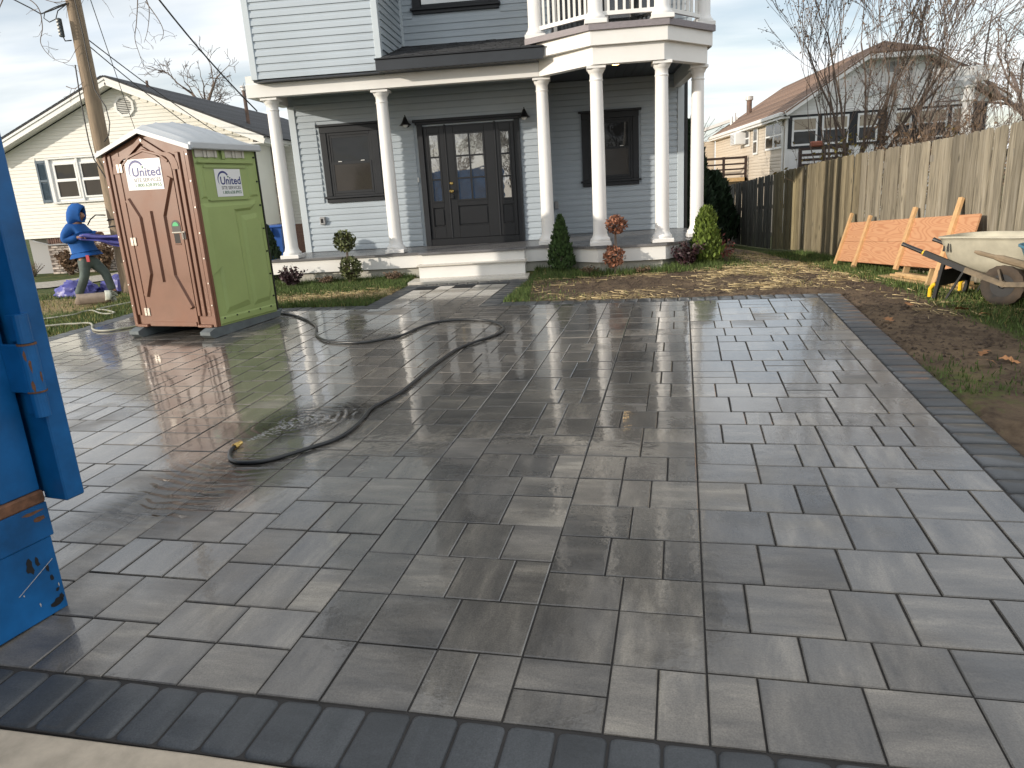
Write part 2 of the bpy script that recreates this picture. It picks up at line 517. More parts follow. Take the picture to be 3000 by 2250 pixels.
def fence_mat():
    m = new_mat('fence_wood')
    N, L = links(m)
    b = N['Principled BSDF']; b.inputs['Roughness'].default_value = .88
    t = N.new('ShaderNodeTexCoord'); oi = N.new('ShaderNodeObjectInfo')
    off = N.new('ShaderNodeVectorMath'); off.operation = 'ADD'
    sc = N.new('ShaderNodeVectorMath'); sc.operation = 'SCALE'; sc.inputs['Scale'].default_value = 37
    cb = N.new('ShaderNodeCombineXYZ')
    for i in range(3): L.new(oi.outputs['Random'], cb.inputs[i])
    L.new(cb.outputs[0], sc.inputs[0]); L.new(t.outputs['Object'], off.inputs[0]); L.new(sc.outputs[0], off.inputs[1])
    mp_ = N.new('ShaderNodeMapping'); mp_.inputs['Scale'].default_value = (3, 9, .55); L.new(off.outputs[0], mp_.inputs[0])
    n1 = N.new('ShaderNodeTexNoise'); n1.inputs['Scale'].default_value = 3.2; n1.inputs['Detail'].default_value = 6; n1.inputs['Distortion'].default_value = 1.2
    L.new(mp_.outputs[0], n1.inputs['Vector'])
    r1 = N.new('ShaderNodeValToRGB')
    e = r1.color_ramp.elements
    e[0].position, e[0].color = .28, (.098, .090, .076, 1)
    e[1].position, e[1].color = .74, (.285, .268, .236, 1)
    k = r1.color_ramp.elements.new(.5); k.color = (.215, .195, .155, 1)
    L.new(n1.outputs['Fac'], r1.inputs[0])
    # knots
    vo = N.new('ShaderNodeTexVoronoi'); vo.inputs['Scale'].default_value = 2.4
    mpk = N.new('ShaderNodeMapping'); mpk.inputs['Scale'].default_value = (1, 2.6, 1.0); L.new(off.outputs[0], mpk.inputs[0]); L.new(mpk.outputs[0], vo.inputs['Vector'])
    kr = N.new('ShaderNodeMapRange'); kr.inputs[1].default_value = .05; kr.inputs[2].default_value = .17; kr.inputs[3].default_value = .30; kr.inputs[4].default_value = 1
    L.new(vo.outputs['Distance'], kr.inputs[0])
    mu = N.new('ShaderNodeMix'); mu.data_type = 'RGBA'; mu.blend_type = 'MULTIPLY'; mu.inputs['Factor'].default_value = 1
    L.new(r1.outputs['Color'], mu.inputs['A'])
    cbk = N.new('ShaderNodeCombineXYZ')
    for i in range(3): L.new(kr.outputs[0], cbk.inputs[i])
    L.new(cbk.outputs[0], mu.inputs['B'])
    hs = N.new('ShaderNodeMix'); hs.data_type = 'RGBA'; hs.blend_type = 'MULTIPLY'; hs.inputs['Factor'].default_value = 1
    L.new(mu.outputs['Result'], hs.inputs['A']); L.new(oi.outputs['Color'], hs.inputs['B'])
    L.new(hs.outputs['Result'], b.inputs['Base Color'])
    bp = N.new('ShaderNodeBump'); bp.inputs['Strength'].default_value = .5; bp.inputs['Distance'].default_value = .006
    L.new(n1.outputs['Fac'], bp.inputs['Height']); L.new(bp.outputs[0], b.inputs['Normal'])
fence_mat()

def ply_mat():
    """reddish form plywood with wavy cathedral grain"""
    m = MATS['form_ply']
    N, L = links(m)
    b = N['Principled BSDF']
    t = N.new('ShaderNodeTexCoord')
    mp_ = N.new('ShaderNodeMapping'); mp_.inputs['Scale'].default_value = (1, .35, 2.4); L.new(t.outputs['Object'], mp_.inputs[0])
    n0 = N.new('ShaderNodeTexNoise'); n0.inputs['Scale'].default_value = 1.5; n0.inputs['Detail'].default_value = 2
    L.new(mp_.outputs[0], n0.inputs['Vector'])
    sn = N.new('ShaderNodeMath'); sn.operation = 'MULTIPLY'; sn.inputs[1].default_value = 150
    L.new(n0.outputs['Fac'], sn.inputs[0])
    si = N.new('ShaderNodeMath'); si.operation = 'SINE'; L.new(sn.outputs[0], si.inputs[0])
    r1 = N.new('ShaderNodeMapRange'); r1.inputs[1].default_value = -.2; r1.inputs[2].default_value = 1
    L.new(si.outputs[0], r1.inputs[0])
    mi = N.new('ShaderNodeMix'); mi.data_type = 'RGBA'
    mi.inputs['A'].default_value = (.56, .295, .155, 1); mi.inputs['B'].default_value = (.47, .215, .105, 1)
    L.new(r1.outputs[0], mi.inputs['Factor']); L.new(mi.outputs['Result'], b.inputs['Base Color'])
ply_mat()

def paver_mat(name, cols, rough=.34, wet_lo=.40, wet_hi=.54, border=False):
    m = new_mat(name)
    N, L = links(m)
    b = N['Principled BSDF']
    g = N.new('ShaderNodeNewGeometry'); oi = N.new('ShaderNodeObjectInfo')
    ad = N.new('ShaderNodeMath'); ad.operation = 'ADD'; L.new(g.outputs['Random Per Island'], ad.inputs[0]); L.new(oi.outputs['Random'], ad.inputs[1])
    fr = N.new('ShaderNodeMath'); fr.operation = 'FRACT'; L.new(ad.outputs[0], fr.inputs[0])
    f2 = N.new('ShaderNodeMath'); f2.operation = 'MULTIPLY'; f2.inputs[1].default_value = 7.13; L.new(fr.outputs[0], f2.inputs[0])
    f3 = N.new('ShaderNodeMath'); f3.operation = 'FRACT'; L.new(f2.outputs[0], f3.inputs[0])
    rot = N.new('ShaderNodeMapping'); rot.inputs['Rotation'].default_value = (0, 0, DP); L.new(g.outputs['Position'], rot.inputs[0])
    # streaks: across or along, chosen per stone
    def streak(sx, sy):
        q = N.new('ShaderNodeMapping'); q.inputs['Scale'].default_value = (sx, sy, 1); L.new(rot.outputs[0], q.inputs[0])
        o = N.new('ShaderNodeVectorMath'); o.operation = 'ADD'; L.new(q.outputs[0], o.inputs[0])
        cb = N.new('ShaderNodeCombineXYZ'); s_ = N.new('ShaderNodeMath'); s_.operation = 'MULTIPLY'; s_.inputs[1].default_value = 50
        L.new(fr.outputs[0], s_.inputs[0]); L.new(s_.outputs[0], cb.inputs[0]); L.new(s_.outputs[0], cb.inputs[2]); L.new(cb.outputs[0], o.inputs[1])
        n = N.new('ShaderNodeTexNoise'); n.inputs['Scale'].default_value = 2.0; n.inputs['Detail'].default_value = 5; n.inputs['Roughness'].default_value = .62
        L.new(o.outputs[0], n.inputs['Vector'])
        return n.outputs['Fac']
    sa, sb = streak(1.0, 4.2), streak(4.2, 1.0)
    gt = N.new('ShaderNodeMath'); gt.operation = 'GREATER_THAN'; gt.inputs[1].default_value = .5; L.new(f3.outputs[0], gt.inputs[0])
    mf = N.new('ShaderNodeMix'); mf.data_type = 'FLOAT'; L.new(gt.outputs[0], mf.inputs['Factor']); L.new(sa, mf.inputs['A']); L.new(sb, mf.inputs['B'])
    # tone of the stone + streak
    tn = N.new('ShaderNodeMapRange'); tn.inputs[3].default_value = -.15; tn.inputs[4].default_value = .15; L.new(fr.outputs[0], tn.inputs[0])
    t2 = N.new('ShaderNodeMath'); t2.operation = 'ADD'; L.new(mf.outputs['Result'], t2.inputs[0]); L.new(tn.outputs[0], t2.inputs[1])
    rp = N.new('ShaderNodeValToRGB')
    el = rp.color_ramp.elements
    el[0].position, el[0].color = .30, (*cols[0], 1)
    el[1].position, el[1].color = .78, (*cols[-1], 1)
    for i, c in enumerate(cols[1:-1]):
        k = rp.color_ramp.elements.new(.30+.48*(i+1)/(len(cols)-1)); k.color = (*c, 1)
    L.new(t2.outputs[0], rp.inputs[0])
    sp = N.new('ShaderNodeTexNoise'); sp.inputs['Scale'].default_value = 170; sp.inputs['Detail'].default_value = 3; L.new(g.outputs['Position'], sp.inputs['Vector'])
    spr = N.new('ShaderNodeMapRange'); spr.inputs[1].default_value = .3; spr.inputs[2].default_value = .7; spr.inputs[3].default_value = .78; spr.inputs[4].default_value = 1.22; L.new(sp.outputs['Fac'], spr.inputs[0])
    hv = N.new('ShaderNodeHueSaturation'); L.new(rp.outputs[0], hv.inputs['Color']); L.new(spr.outputs[0], hv.inputs['Value'])
    # water film: patchy
    wn = N.new('ShaderNodeTexNoise'); wn.inputs['Scale'].default_value = 1.15; wn.inputs['Detail'].default_value = 6; wn.inputs['Roughness'].default_value = .55; wn.inputs['Distortion'].default_value = .3
    L.new(rot.outputs[0], wn.inputs['Vector'])
    wa = N.new('ShaderNodeMath'); wa.operation = 'MULTIPLY_ADD'; wa.inputs[1].default_value = .16; L.new(f3.outputs[0], wa.inputs[0]); L.new(wn.outputs['Fac'], wa.inputs[2])
    # more water where the ground was hosed (middle of the court), drier toward the front edge
    sp3 = N.new('ShaderNodeSeparateXYZ'); L.new(rot.outputs[0], sp3.inputs[0])
    dr = N.new('ShaderNodeMapRange'); dr.inputs[1].default_value = 2.2; dr.inputs[2].default_value = 4.6; dr.inputs[3].default_value = -.12; dr.inputs[4].default_value = .05
    L.new(sp3.outputs['Y'], dr.inputs[0])
    wb_ = N.new('ShaderNodeMath'); wb_.operation = 'ADD'; L.new(wa.outputs[0], wb_.inputs[0]); L.new(dr.outputs[0], wb_.inputs[1])
    wr_ = N.new('ShaderNodeMapRange'); wr_.inputs[1].default_value = wet_lo; wr_.inputs[2].default_value = wet_hi; L.new(wb_.outputs[0], wr_.inputs[0])
    dk = N.new('ShaderNodeMapRange'); dk.inputs[3].default_value = 1.18; dk.inputs[4].default_value = .76; L.new(wr_.outputs[0], dk.inputs[0])
    hv2 = N.new('ShaderNodeHueSaturation'); L.new(hv.outputs[0], hv2.inputs['Color']); L.new(dk.outputs[0], hv2.inputs['Value'])
    L.new(hv2.outputs[0], b.inputs['Base Color'])
    ro = N.new('ShaderNodeMapRange'); ro.inputs[3].default_value = rough+.06; ro.inputs[4].default_value = rough-.12; L.new(wr_.outputs[0], ro.inputs[0])
    L.new(ro.outputs[0], b.inputs['Roughness'])
    b.inputs['Specular IOR Level'].default_value = .5
    L.new(wr_.outputs[0], b.inputs['Coat Weight'])
    b.inputs['Coat IOR'].default_value = 1.36
    b.inputs['Coat Roughness'].default_value = .045
    # relief
    bp = N.new('ShaderNodeBump'); bp.inputs['Strength'].default_value = .35; bp.inputs['Distance'].default_value = .0035 if not border else .006
    bn = N.new('ShaderNodeTexNoise'); bn.inputs['Scale'].default_value = 60 if not border else 28; bn.inputs['Detail'].default_value = 4; L.new(g.outputs['Position'], bn.inputs['Vector'])
    L.new(bn.outputs['Fac'], bp.inputs['Height']); L.new(bp.outputs[0], b.inputs['Normal'])
    cbp = N.new('ShaderNodeBump'); cbp.inputs['Strength'].default_value = .22; cbp.inputs['Distance'].default_value = .004
    cn = N.new('ShaderNodeTexNoise'); cn.inputs['Scale'].default_value = 16; cn.inputs['Detail'].default_value = 3; L.new(g.outputs['Position'], cn.inputs['Vector'])
    L.new(cn.outputs['Fac'], cbp.inputs['Height']); L.new(cbp.outputs[0], b.inputs['Coat Normal'])
    return m
paver_mat('paver', [(.088, .083, .077), (.135, .124, .110), (.185, .168, .145), (.30, .268, .222)])
paver_mat('border_stone', [(.034, .037, .040), (.048, .052, .056), (.066, .070, .074)], rough=.48, wet_lo=.5, wet_hi=.9, border=True)

def ground_mat():
    m = new_mat('yard')
    N, L = links(m)
    b = N['Principled BSDF']; b.inputs['Roughness'].default_value = .95; b.inputs['Specular IOR Level'].default_value = .2
    at = N.new('ShaderNodeVertexColor'); at.layer_name = 'zone'
    sp = N.new('ShaderNodeSeparateColor'); L.new(at.outputs['Color'], sp.inputs[0])
    g = N.new('ShaderNodeNewGeometry')
    def noise_(s, d=5):
        n = N.new('ShaderNodeTexNoise'); n.inputs['Scale'].default_value = s; n.inputs['Detail'].default_value = d; n.inputs['Roughness'].default_value = .65
        L.new(g.outputs['Position'], n.inputs['Vector']); return n.outputs['Fac']
    def mix(f, a, c):
        x = N.new('ShaderNodeMix'); x.data_type = 'RGBA'
        L.new(f, x.inputs['Factor'])
        for i, y in (('A', a), ('B', c)):
            if isinstance(y, tuple): x.inputs[i].default_value = (*y, 1)
            else: L.new(y, x.inputs[i])
        return x.outputs['Result']
    def rng_(v, a, c):
        r_ = N.new('ShaderNodeMapRange'); r_.inputs[1].default_value = a; r_.inputs[2].default_value = c; L.new(v, r_.inputs[0]); return r_.outputs[0]
    n1, n2, n3 = noise_(2.2), noise_(9), noise_(45, 3)
    soil = mix(rng_(n2, .35, .65), (.062, .043, .030), (.145, .105, .070))
    soil = mix(rng_(n1, .45, .7), soil, (.19, .135, .085))
    straw = mix(rng_(n3, .35, .65), (.16, .115, .06), (.40, .30, .15))
    grass = mix(rng_(n2, .35, .65), (.042, .060, .018), (.085, .105, .032))
    grass = mix(rng_(n1, .5, .72), grass, (.17, .15, .055))
    def fuzzy(ch):
        a = N.new('ShaderNodeMath'); a.operation = 'ADD'; L.new(ch, a.inputs[0])
        s = N.new('ShaderNodeMath'); s.operation = 'MULTIPLY_ADD'; s.inputs[1].default_value = .9; s.inputs[2].default_value = -.45; L.new(n2, s.inputs[0])
        L.new(s.outputs[0], a.inputs[1]); return rng_(a.outputs[0], .42, .62)
    c = mix(fuzzy(sp.outputs['Green']), soil, straw)
    c = mix(fuzzy(sp.outputs['Red']), c, grass)
    L.new(c, b.inputs['Base Color'])
    bp = N.new('ShaderNodeBump'); bp.inputs['Strength'].default_value = .9; bp.inputs['Distance'].default_value = .03
    L.new(noise_(22, 6), bp.inputs['Height']); L.new(bp.outputs[0], b.inputs['Normal'])
ground_mat()

def water_mat():
    m = new_mat('water_film')
    N, L = links(m)
    N.remove(N['Principled BSDF'])
    o = N['Material Output']
    tr = N.new('ShaderNodeBsdfTransparent'); tr.inputs[0].default_value = (1, 1, 1, 1)
    gl = N.new('ShaderNodeBsdfGlossy'); gl.inputs['Roughness'].default_value = .03
    fr = N.new('ShaderNodeFresnel'); fr.inputs['IOR'].default_value = 1.4
    g = N.new('ShaderNodeNewGeometry')
    wv = N.new('ShaderNodeTexWave'); wv.wave_type = 'RINGS'; wv.rings_direction = 'Z'; wv.inputs['Scale'].default_value = 4.2; wv.inputs['Distortion'].default_value = 4.0; wv.inputs['Detail'].default_value = 1.5; wv.inputs['Detail Scale'].default_value = 1.4
    mp_ = N.new('ShaderNodeMapping'); mp_.inputs['Location'].default_value = (2.05, -4.95, 0); L.new(g.outputs['Position'], mp_.inputs[0]); L.new(mp_.outputs[0], wv.inputs['Vector'])
    bp = N.new('ShaderNodeBump'); bp.inputs['Strength'].default_value = .30; bp.inputs['Distance'].default_value = .008
    L.new(wv.outputs['Fac'], bp.inputs['Height'])
    L.new(bp.outputs[0], gl.inputs['Normal']); L.new(bp.outputs[0], fr.inputs['Normal'])
    mxs = N.new('ShaderNodeMixShader')
    at = N.new('ShaderNodeVertexColor'); at.layer_name = 'depth'
    ml = N.new('ShaderNodeMath'); ml.operation = 'MULTIPLY'; L.new(fr.outputs[0], ml.inputs[0]); L.new(at.outputs['Color'], ml.inputs[1])
    L.new(ml.outputs[0], mxs.inputs[0]); L.new(tr.outputs[0], mxs.inputs[1]); L.new(gl.outputs[0], mxs.inputs[2])
    L.new(mxs.outputs[0], o.inputs['Surface'])
water_mat()
# ---------------------------------------------------------------- ground, street, kerb
FX0, FX1, FY0, FY1 = -7.77, 1.575, 1.875, 8.87        # paved field, in driveway coordinates
WX0, WX1, WY1 = -3.985, -2.57, 11.25                  # walkway
BW = .268
def on_drive(x, y, grow=0.0):
    a, b = to_paver(x, y)
    if FX0-BW-grow <= a <= FX1+BW+grow and FY0-BW-grow <= b <= FY1+BW+grow:
        return True
    return WX0-BW-grow <= a <= WX1+BW+grow and FY1 <= b <= WY1+grow
def zone(x, y):
    """how grassy and how strawy the yard is at a spot"""
    n = noise.noise(Vector((x*.55, y*.55, 3.1)))
    n2 = noise.noise(Vector((x*1.7, y*1.7, 8.4)))
    gr, st = .75, .25
    if x < -5.6:
        gr, st = .95 + .25*n, .3
        if -10.6 < x < -8 and 10.6 < y < 13.2:
            gr -= .5*sstep(10.4, 11.6, y)
            st += .4
        if y > 14.5:
            gr -= .15; st += .3
    elif x < -.6 and y < 12.6:
        d = abs(y-(10.65 + .1*n))
        gr = 1.0 - .75*math.exp(-(d/.55)**2)*(1 if x < -2.2 else .4)
        st = .25 + .7*math.exp(-((y-10.75)/.35)**2)
    elif x < FENCE_X:
        house = sstep(10.9, 11.5, y) if x < 1.6 else sstep(11.2, 11.8, y)*(1-sstep(2.5, 3.1, x))
        fence = sstep(3.75-.12*max(0, 9-y), 4.3, x)
        edge = sstep(10.35, 9.9, y + .35*(x+.6)*0)*.35
        gr = max(house*.95, fence*1.05) - .05 + .28*n + .12*n2
        if x < .6:
            gr += .35*sstep(.6, -.5, x)
        gr += .16
        st = .42 + .5*n2
        dk = math.exp(-(((x-2.6)/.9)**2 + ((y-8.6)/.55)**2)) + math.exp(-(((x-.6)/1.1)**2 + ((y-10.15)/.35)**2)) + math.exp(-(((x-3.1)/.4)**2 + ((y-7.0)/.9)**2))
        st -= .9*dk; gr -= .4*dk
        if y < 7.2:
            k_ = sstep(7.4, 6.4, y)
            st -= .35*k_; gr += .22*k_*(n+.4)
    else:
        gr, st = .6, .5
    if y < 1:
        gr = .8
    return max(0, min(1, gr)), max(0, min(1, st))
def axis(lo, hi, fine0, fine1, fine, coarse):
    xs, x = [], lo
    while x < hi:
        xs.append(x)
        if fine0 <= x < fine1:
            x += fine
        else:
            d = min(abs(x-fine0), abs(x-fine1))
            x += max(fine, min(coarse, .35*d + fine))
            if xs[-1] < fine0 < x:
                x = fine0
    xs.append(hi)
    return xs
GX, GY = axis(-170, 170, -11.5, 6.2, .12, 18), axis(-60, 260, 4.4, 17.5, .12, 18)
me = bpy.data.meshes.new('ground')
gv, gc = [], []
for y in GY:
    for x in GX:
        z = ground_z(x, y) - .014
        if on_drive(x, y):
            z -= .09
        elif 4.4 < y < 18 and -11 < x < 6:
            g_, s_ = zone(x, y)
            z += (1-g_)*.016*noise.noise(Vector((x*4, y*4, 0))) + .008*noise.noise(Vector((x*9, y*9, 5)))
            if on_drive(x, y, .2):
                z = min(z, ground_z(x, y) - .012)
        elif y < 4.4:
            z -= .05
        if y < 1.55:
            z = min(z, -.16)
        gv.append((x, y, z))
        gr_, st_ = zone(x, y)
        gc.append((gr_, st_, 0, 1))
nx = len(GX)
gf = [(j*nx+i, j*nx+i+1, (j+1)*nx+i+1, (j+1)*nx+i) for j in range(len(GY)-1) for i in range(nx-1)]
me.from_pydata(gv, [], gf)
ca = me.color_attributes.new('zone', 'FLOAT_COLOR', 'POINT')
ca.data.foreach_set('color', [c for q in gc for c in q])
for p in me.polygons: p.use_smooth = True
ground = setting(link('ground', me, 'yard'))

_ey = Vector((PYV.x, PYV.y, GSY)).normalized()
_ex = Vector((PXV.x, PXV.y, GSX)); _ex = (_ex - _ey*_ex.dot(_ey)).normalized()
_ez = _ex.cross(_ey)
DM = Matrix(((_ex.x, _ey.x, _ez.x, 0), (_ex.y, _ey.y, _ez.y, 0), (_ex.z, _ey.z, _ez.z, 0), (0, 0, 0, 1)))
# street and kerb lie in front of the court, square to the paving
mb = MB().box(-40, 40, -9, FY0-BW-.19, -.25, -.06)
street = setting(mb.build('street', MATS['asphalt'], world=False)); street.matrix_world = DM
mb = MB()
xs = [-9.0 + i*.5 for i in range(33)]
rs = []
for x in xs:
    wv = .006*math.sin(x*3.1) + .004*math.sin(x*7.7)
    y0, y1 = FY0-BW-.185+wv, FY0-BW-.006+wv*.5
    rs.append([(x, y0, -.14), (x, y0, -.022), (x, y0+.02, -.004), (x, y1-.015, .0), (x, y1, -.012), (x, y1, -.14)])
mb.rings(rs, True, True, True)
kerb = setting(mb.build('kerb', MATS['kerb_concrete'], world=False)); kerb.matrix_world = DM

# ---------------------------------------------------------------- driveway of pavers
mb = MB()
mb.box(FX0-BW, FX1+BW, FY0-BW, FY1+BW, -.10, -.0085)
mb.box(WX0-BW, WX1+BW, FY1+BW+.0005, WY1, -.10, -.0085)
driveway = setting(mb.build('driveway', MATS['sand_joint'], world=False))
driveway.matrix_world = DM
def stone_mesh(name, wd, hg, bev, drop, mat, sides=.03):
    m = MB()
    a, b = wd/2, hg/2
    r0 = [(-a, -b, -sides), (a, -b, -sides), (a, b, -sides), (-a, b, -sides)]
    r1 = [(x, y, -drop) for x, y, _ in r0]
    r2 = [(x*(1-bev/a), y*(1-bev/b), 0) for x, y, _ in r0]
    m.rings([r0, r1, r2], True, False, True)
    e = m.mesh(name)
    e.materials.append(MATS[mat])
    return e
def chip_mesh(name, wd, hg, mat, seed, sides=.03):
    """border stone with rounded, slightly uneven corners"""
    q = random.Random(seed)
    m = MB()
    a, b, c = wd/2, hg/2, .022
    pl = []
    for sx, sy in ((-1, -1), (1, -1), (1, 1), (-1, 1)):
        cx, cy = sx*(a-c), sy*(b-c)
        for k in range(3):
            t = math.atan2(sy, sx) + (k-1)*math.pi/4
            pl.append((cx + c*math.cos(t) + q.uniform(-.002, .002), cy + c*math.sin(t) + q.uniform(-.002, .002)))
    r = [[(x, y, -sides) for x, y in pl], [(x, y, -.009) for x, y in pl], [(x*(1-.006/a), y*(1-.006/b), -.003) for x, y in pl], [(x*(1-.017/a), y*(1-.017/b), q.uniform(0, .0008)) for x, y in pl]]
    m.rings(r, True, False, True)
    e = m.mesh(name, True)
    e.materials.append(MATS[mat])
    return e
U = .0816
q = random.Random(11)
tiles = []          # x0, y0, w, h in driveway metres
def fill_heights(total, choices):
    out_, left = [], total
    while left > 0:
        c = q.choice(choices)
        if left-c < 0 or left-c == 1:
            opts = [k for k in (4, 3, 2) if left-k == 0 or left-k >= 2]
            c = opts[0] if opts else left
        out_.append(c); left -= c
    return out_
ny = round((FY1-FY0)/U); uy = (FY1-FY0)/ny
xr, ux = .09, (.09-FX0)/96
left = 96
cols_ = []
while left > 0:
    c = q.choice((4, 4, 8, 8, 3, 4, 8))
    if left-c < 0 or 0 < left-c < 3:
        c = left if left in (3, 4, 8) else (4 if left >= 7 else left)
    cols_.append(c); left -= c
x = xr
for c in cols_:
    y = FY0
    if c <= 4:
        for hh in fill_heights(ny, (4, 4, 3, 2, 4, 3, 2) if c == 4 else (4, 4, 2, 4)):
            tiles.append((x-c*ux, y, c*ux, hh*uy)); y += hh*uy
    else:
        for hh in fill_heights(ny, (4, 4, 4, 3)):
            ws = q.choice(((4, 4), (3, 2, 3), (2, 3, 3), (4, 2, 2), (3, 3, 2), (4, 4))) if hh == 4 else (4, 4)
            if c != 8: ws = (c,)
            xx = x-c*ux
            for w_ in ws:
                if hh == 4 and w_ == 4 and q.random() < .16:
                    tiles.append((xx, y, w_*ux, 2*uy)); tiles.append((xx, y+2*uy, w_*ux, 2*uy))
                else:
                    tiles.append((xx, y, w_*ux, hh*uy))
                xx += w_*ux
            y += hh*uy
    x -= c*ux
ux2 = (FX1-.09)/18
y = FY0
for hh in fill_heights(ny, (4, 4, 4, 4, 3)):
    lf, xx = 18, .09
    while lf > 0:
        c = q.choice((4, 4, 3, 2, 4, 3))
        if lf-c < 0 or lf-c == 1:
            opts = [k for k in (4, 3, 2) if lf-k == 0 or lf-k >= 2]
            c = opts[0]
        if c == 4 and hh == 4 and q.random() < .15:
            tiles.append((xx, y, c*ux2, 2*uy)); tiles.append((xx, y+2*uy, c*ux2, 2*uy))
        else:
            tiles.append((xx, y, c*ux2, hh*uy))
        xx += c*ux2; lf -= c
    y += hh*uy
# walkway
uw = (WX1-WX0)/17
xx = WX0
for c in (4, 3, 4, 3, 3):
    y = FY1
    for hh in fill_heights(28, (4, 3, 2, 4)):
        if from_paver(xx, y+hh*U)[1] < 11.03 and from_paver(xx+c*uw, y+hh*U)[1] < 11.06:
            tiles.append((xx, y, c*uw, hh*U))
        y += hh*U
    xx += c*uw
def in_view(x, y):
    v = Vector((x, y, plane_z(x, y)-CAM_H))
    d = v.dot(_fw)
    if d < .3: return 0
    f = LENS/36
    px, py = v.dot(_rt)/d*f, v.dot(_up)/d*f
    return 1 if abs(px) < .54 and -.41 < py < .4 else 0
def rank(t):
    cx, cy = from_paver(t[0]+t[2]/2, t[1]+t[3]/2)
    d = math.hypot(cx, cy)+.5
    return -in_view(cx, cy)*t[2]*t[3]/d**3
tiles.sort(key=rank)
GAP = .0075
shared = {}
rest = MB()
for i, (x0, y0, w_, h_) in enumerate(tiles):
    cx, cy = x0+w_/2, y0+h_/2
    dz, tx, ty = q.uniform(-.0016, .0016), q.gauss(0, .0028), q.gauss(0, .0028)
    if i < 300:
        k = (round(w_, 3), round(h_, 3))
        if k not in shared:
            shared[k] = stone_mesh('paver', w_-GAP, h_-GAP, .0045, .0035, 'paver')
        link('paver', shared[k], None, driveway, False, (cx, cy, dz), (tx, ty, 0))
    else:
        a, b, bv = (w_-GAP)/2, (h_-GAP)/2, .0045
        r0 = [(-a, -b), (a, -b), (a, b), (-a, b)]
        zt = lambda x, y: dz + ty*-x + tx*y
        rest.rings([[(cx+x, cy+y, -.02) for x, y in r0], [(cx+x, cy+y, zt(x, y)-.0035) for x, y in r0],
                    [(cx+x*(1-bv/a), cy+y*(1-bv/b), zt(x, y)) for x, y in r0]], True, False, True)
pf = rest.build('paver_field', MATS['paver'], driveway, False, fix=False)
pf['kind'] = 'stuff'
bmeshes = [chip_mesh('border_stone', .156, .256, 'border_stone', s) for s in range(6)]
def border_run(x0, y0, dx_, dy_, n_, ang):
    for k in range(n_):
        link('border_stone', q.choice(bmeshes), None, driveway, False,
             (x0+dx_*k, y0+dy_*k, q.uniform(-.002, .002)), (q.gauss(0, .006), q.gauss(0, .006), ang + q.choice((0, math.pi))))
def run(a, b):
    n_ = max(1, round(abs(b-a)/.163)); return n_, (b-a)/n_
n_, s_ = run(-6.4, FX1); border_run(-6.4+s_/2, FY0-BW/2-.002, s_, 0, n_, 0)
n_, s_ = run(FY0-BW, FY1+BW); border_run(FX1+BW/2+.002, FY0-BW+s_/2, 0, s_, n_, math.pi/2)
n_, s_ = run(WX1+BW, FX1); border_run(WX1+BW+s_/2, FY1+BW/2+.002, s_, 0, n_, 0)
n_, s_ = run(FX0, WX0-BW); border_run(FX0+s_/2, FY1+BW/2+.002, s_, 0, n_, 0)
n_, s_ = run(4.2, FY1+BW); border_run(FX0-BW/2-.002, 4.2+s_/2, 0, s_, n_, math.pi/2)
n_, s_ = run(FY1, 10.78); border_run(WX0-BW/2-.002, FY1+s_/2, 0, s_, n_, math.pi/2)
n_, s_ = run(FY1, 10.95); border_run(WX1+BW/2+.002, FY1+s_/2, 0, s_, n_, math.pi/2)
# soldier row along the entry landing, square to the house
for k in range(11):
    wx, wy = -2.53 + .163*k, 11.135
    a, b = to_paver(wx, wy)
    link('border_stone', q.choice(bmeshes), None, driveway, False, (a, b, .003), (0, 0, DP))
# ---------------------------------------------------------------- the house
house = thing('house', 'pale blue-grey two-storey house with white porch columns, black front door and corner balcony', 'house', (-1.4, 13.6, .39))
def hp(mb, name, mat, parent=None, smooth=False):
    return mb.build(name, MATS[mat], parent or house, True, smooth)
PROF = [(0.0, 0.0), (.021, .0), (.021, .004), (.0165, LAP*.55), (.0060, LAP*.74), (.0035, LAP+.006), (0, LAP+.006)]
def boards(parent, a, d, nrm, length, z0, z1, holes=(), mat='siding', lap=LAP, top=None, pname='siding_board', dep=1.0):
    """lap siding: one object per course and gap; holes are (s0,s1,z0,z1) along the wall; top(s)->z clips gables"""
    a, d, nrm = Vector(a), Vector(d), Vector(nrm)
    prof = [(o*dep, z*lap/LAP) for o, z in PROF]
    z = z0
    while z < z1-.01:
        segs = [(0.0, length)]
        if top:
            s0, s1 = top(z+lap)
            segs = [(s0, s1)] if s1-s0 > .05 else []
        for (h0, h1, hz0, hz1) in holes:
            if hz0 < z+lap*.6 and hz1 > z+lap*.4:
                ns = []
                for s0, s1 in segs:
                    if h1 <= s0 or h0 >= s1: ns.append((s0, s1))
                    else:
                        if h0-s0 > .02: ns.append((s0, h0))
                        if s1-h1 > .02: ns.append((h1, s1))
                segs = ns
        pr = prof
        if z+lap > z1:
            k = (z1-z)/lap
            pr = [(o, min(zz, z1-z)) for o, zz in prof]
        for s0, s1 in segs:
            p0, p1 = a + d*s0, a + d*s1
            MB().extrude(pr, (p0.x, p0.y, z), (p1.x, p1.y, z), nrm).build(pname, MATS[mat], parent, False)
        z += lap

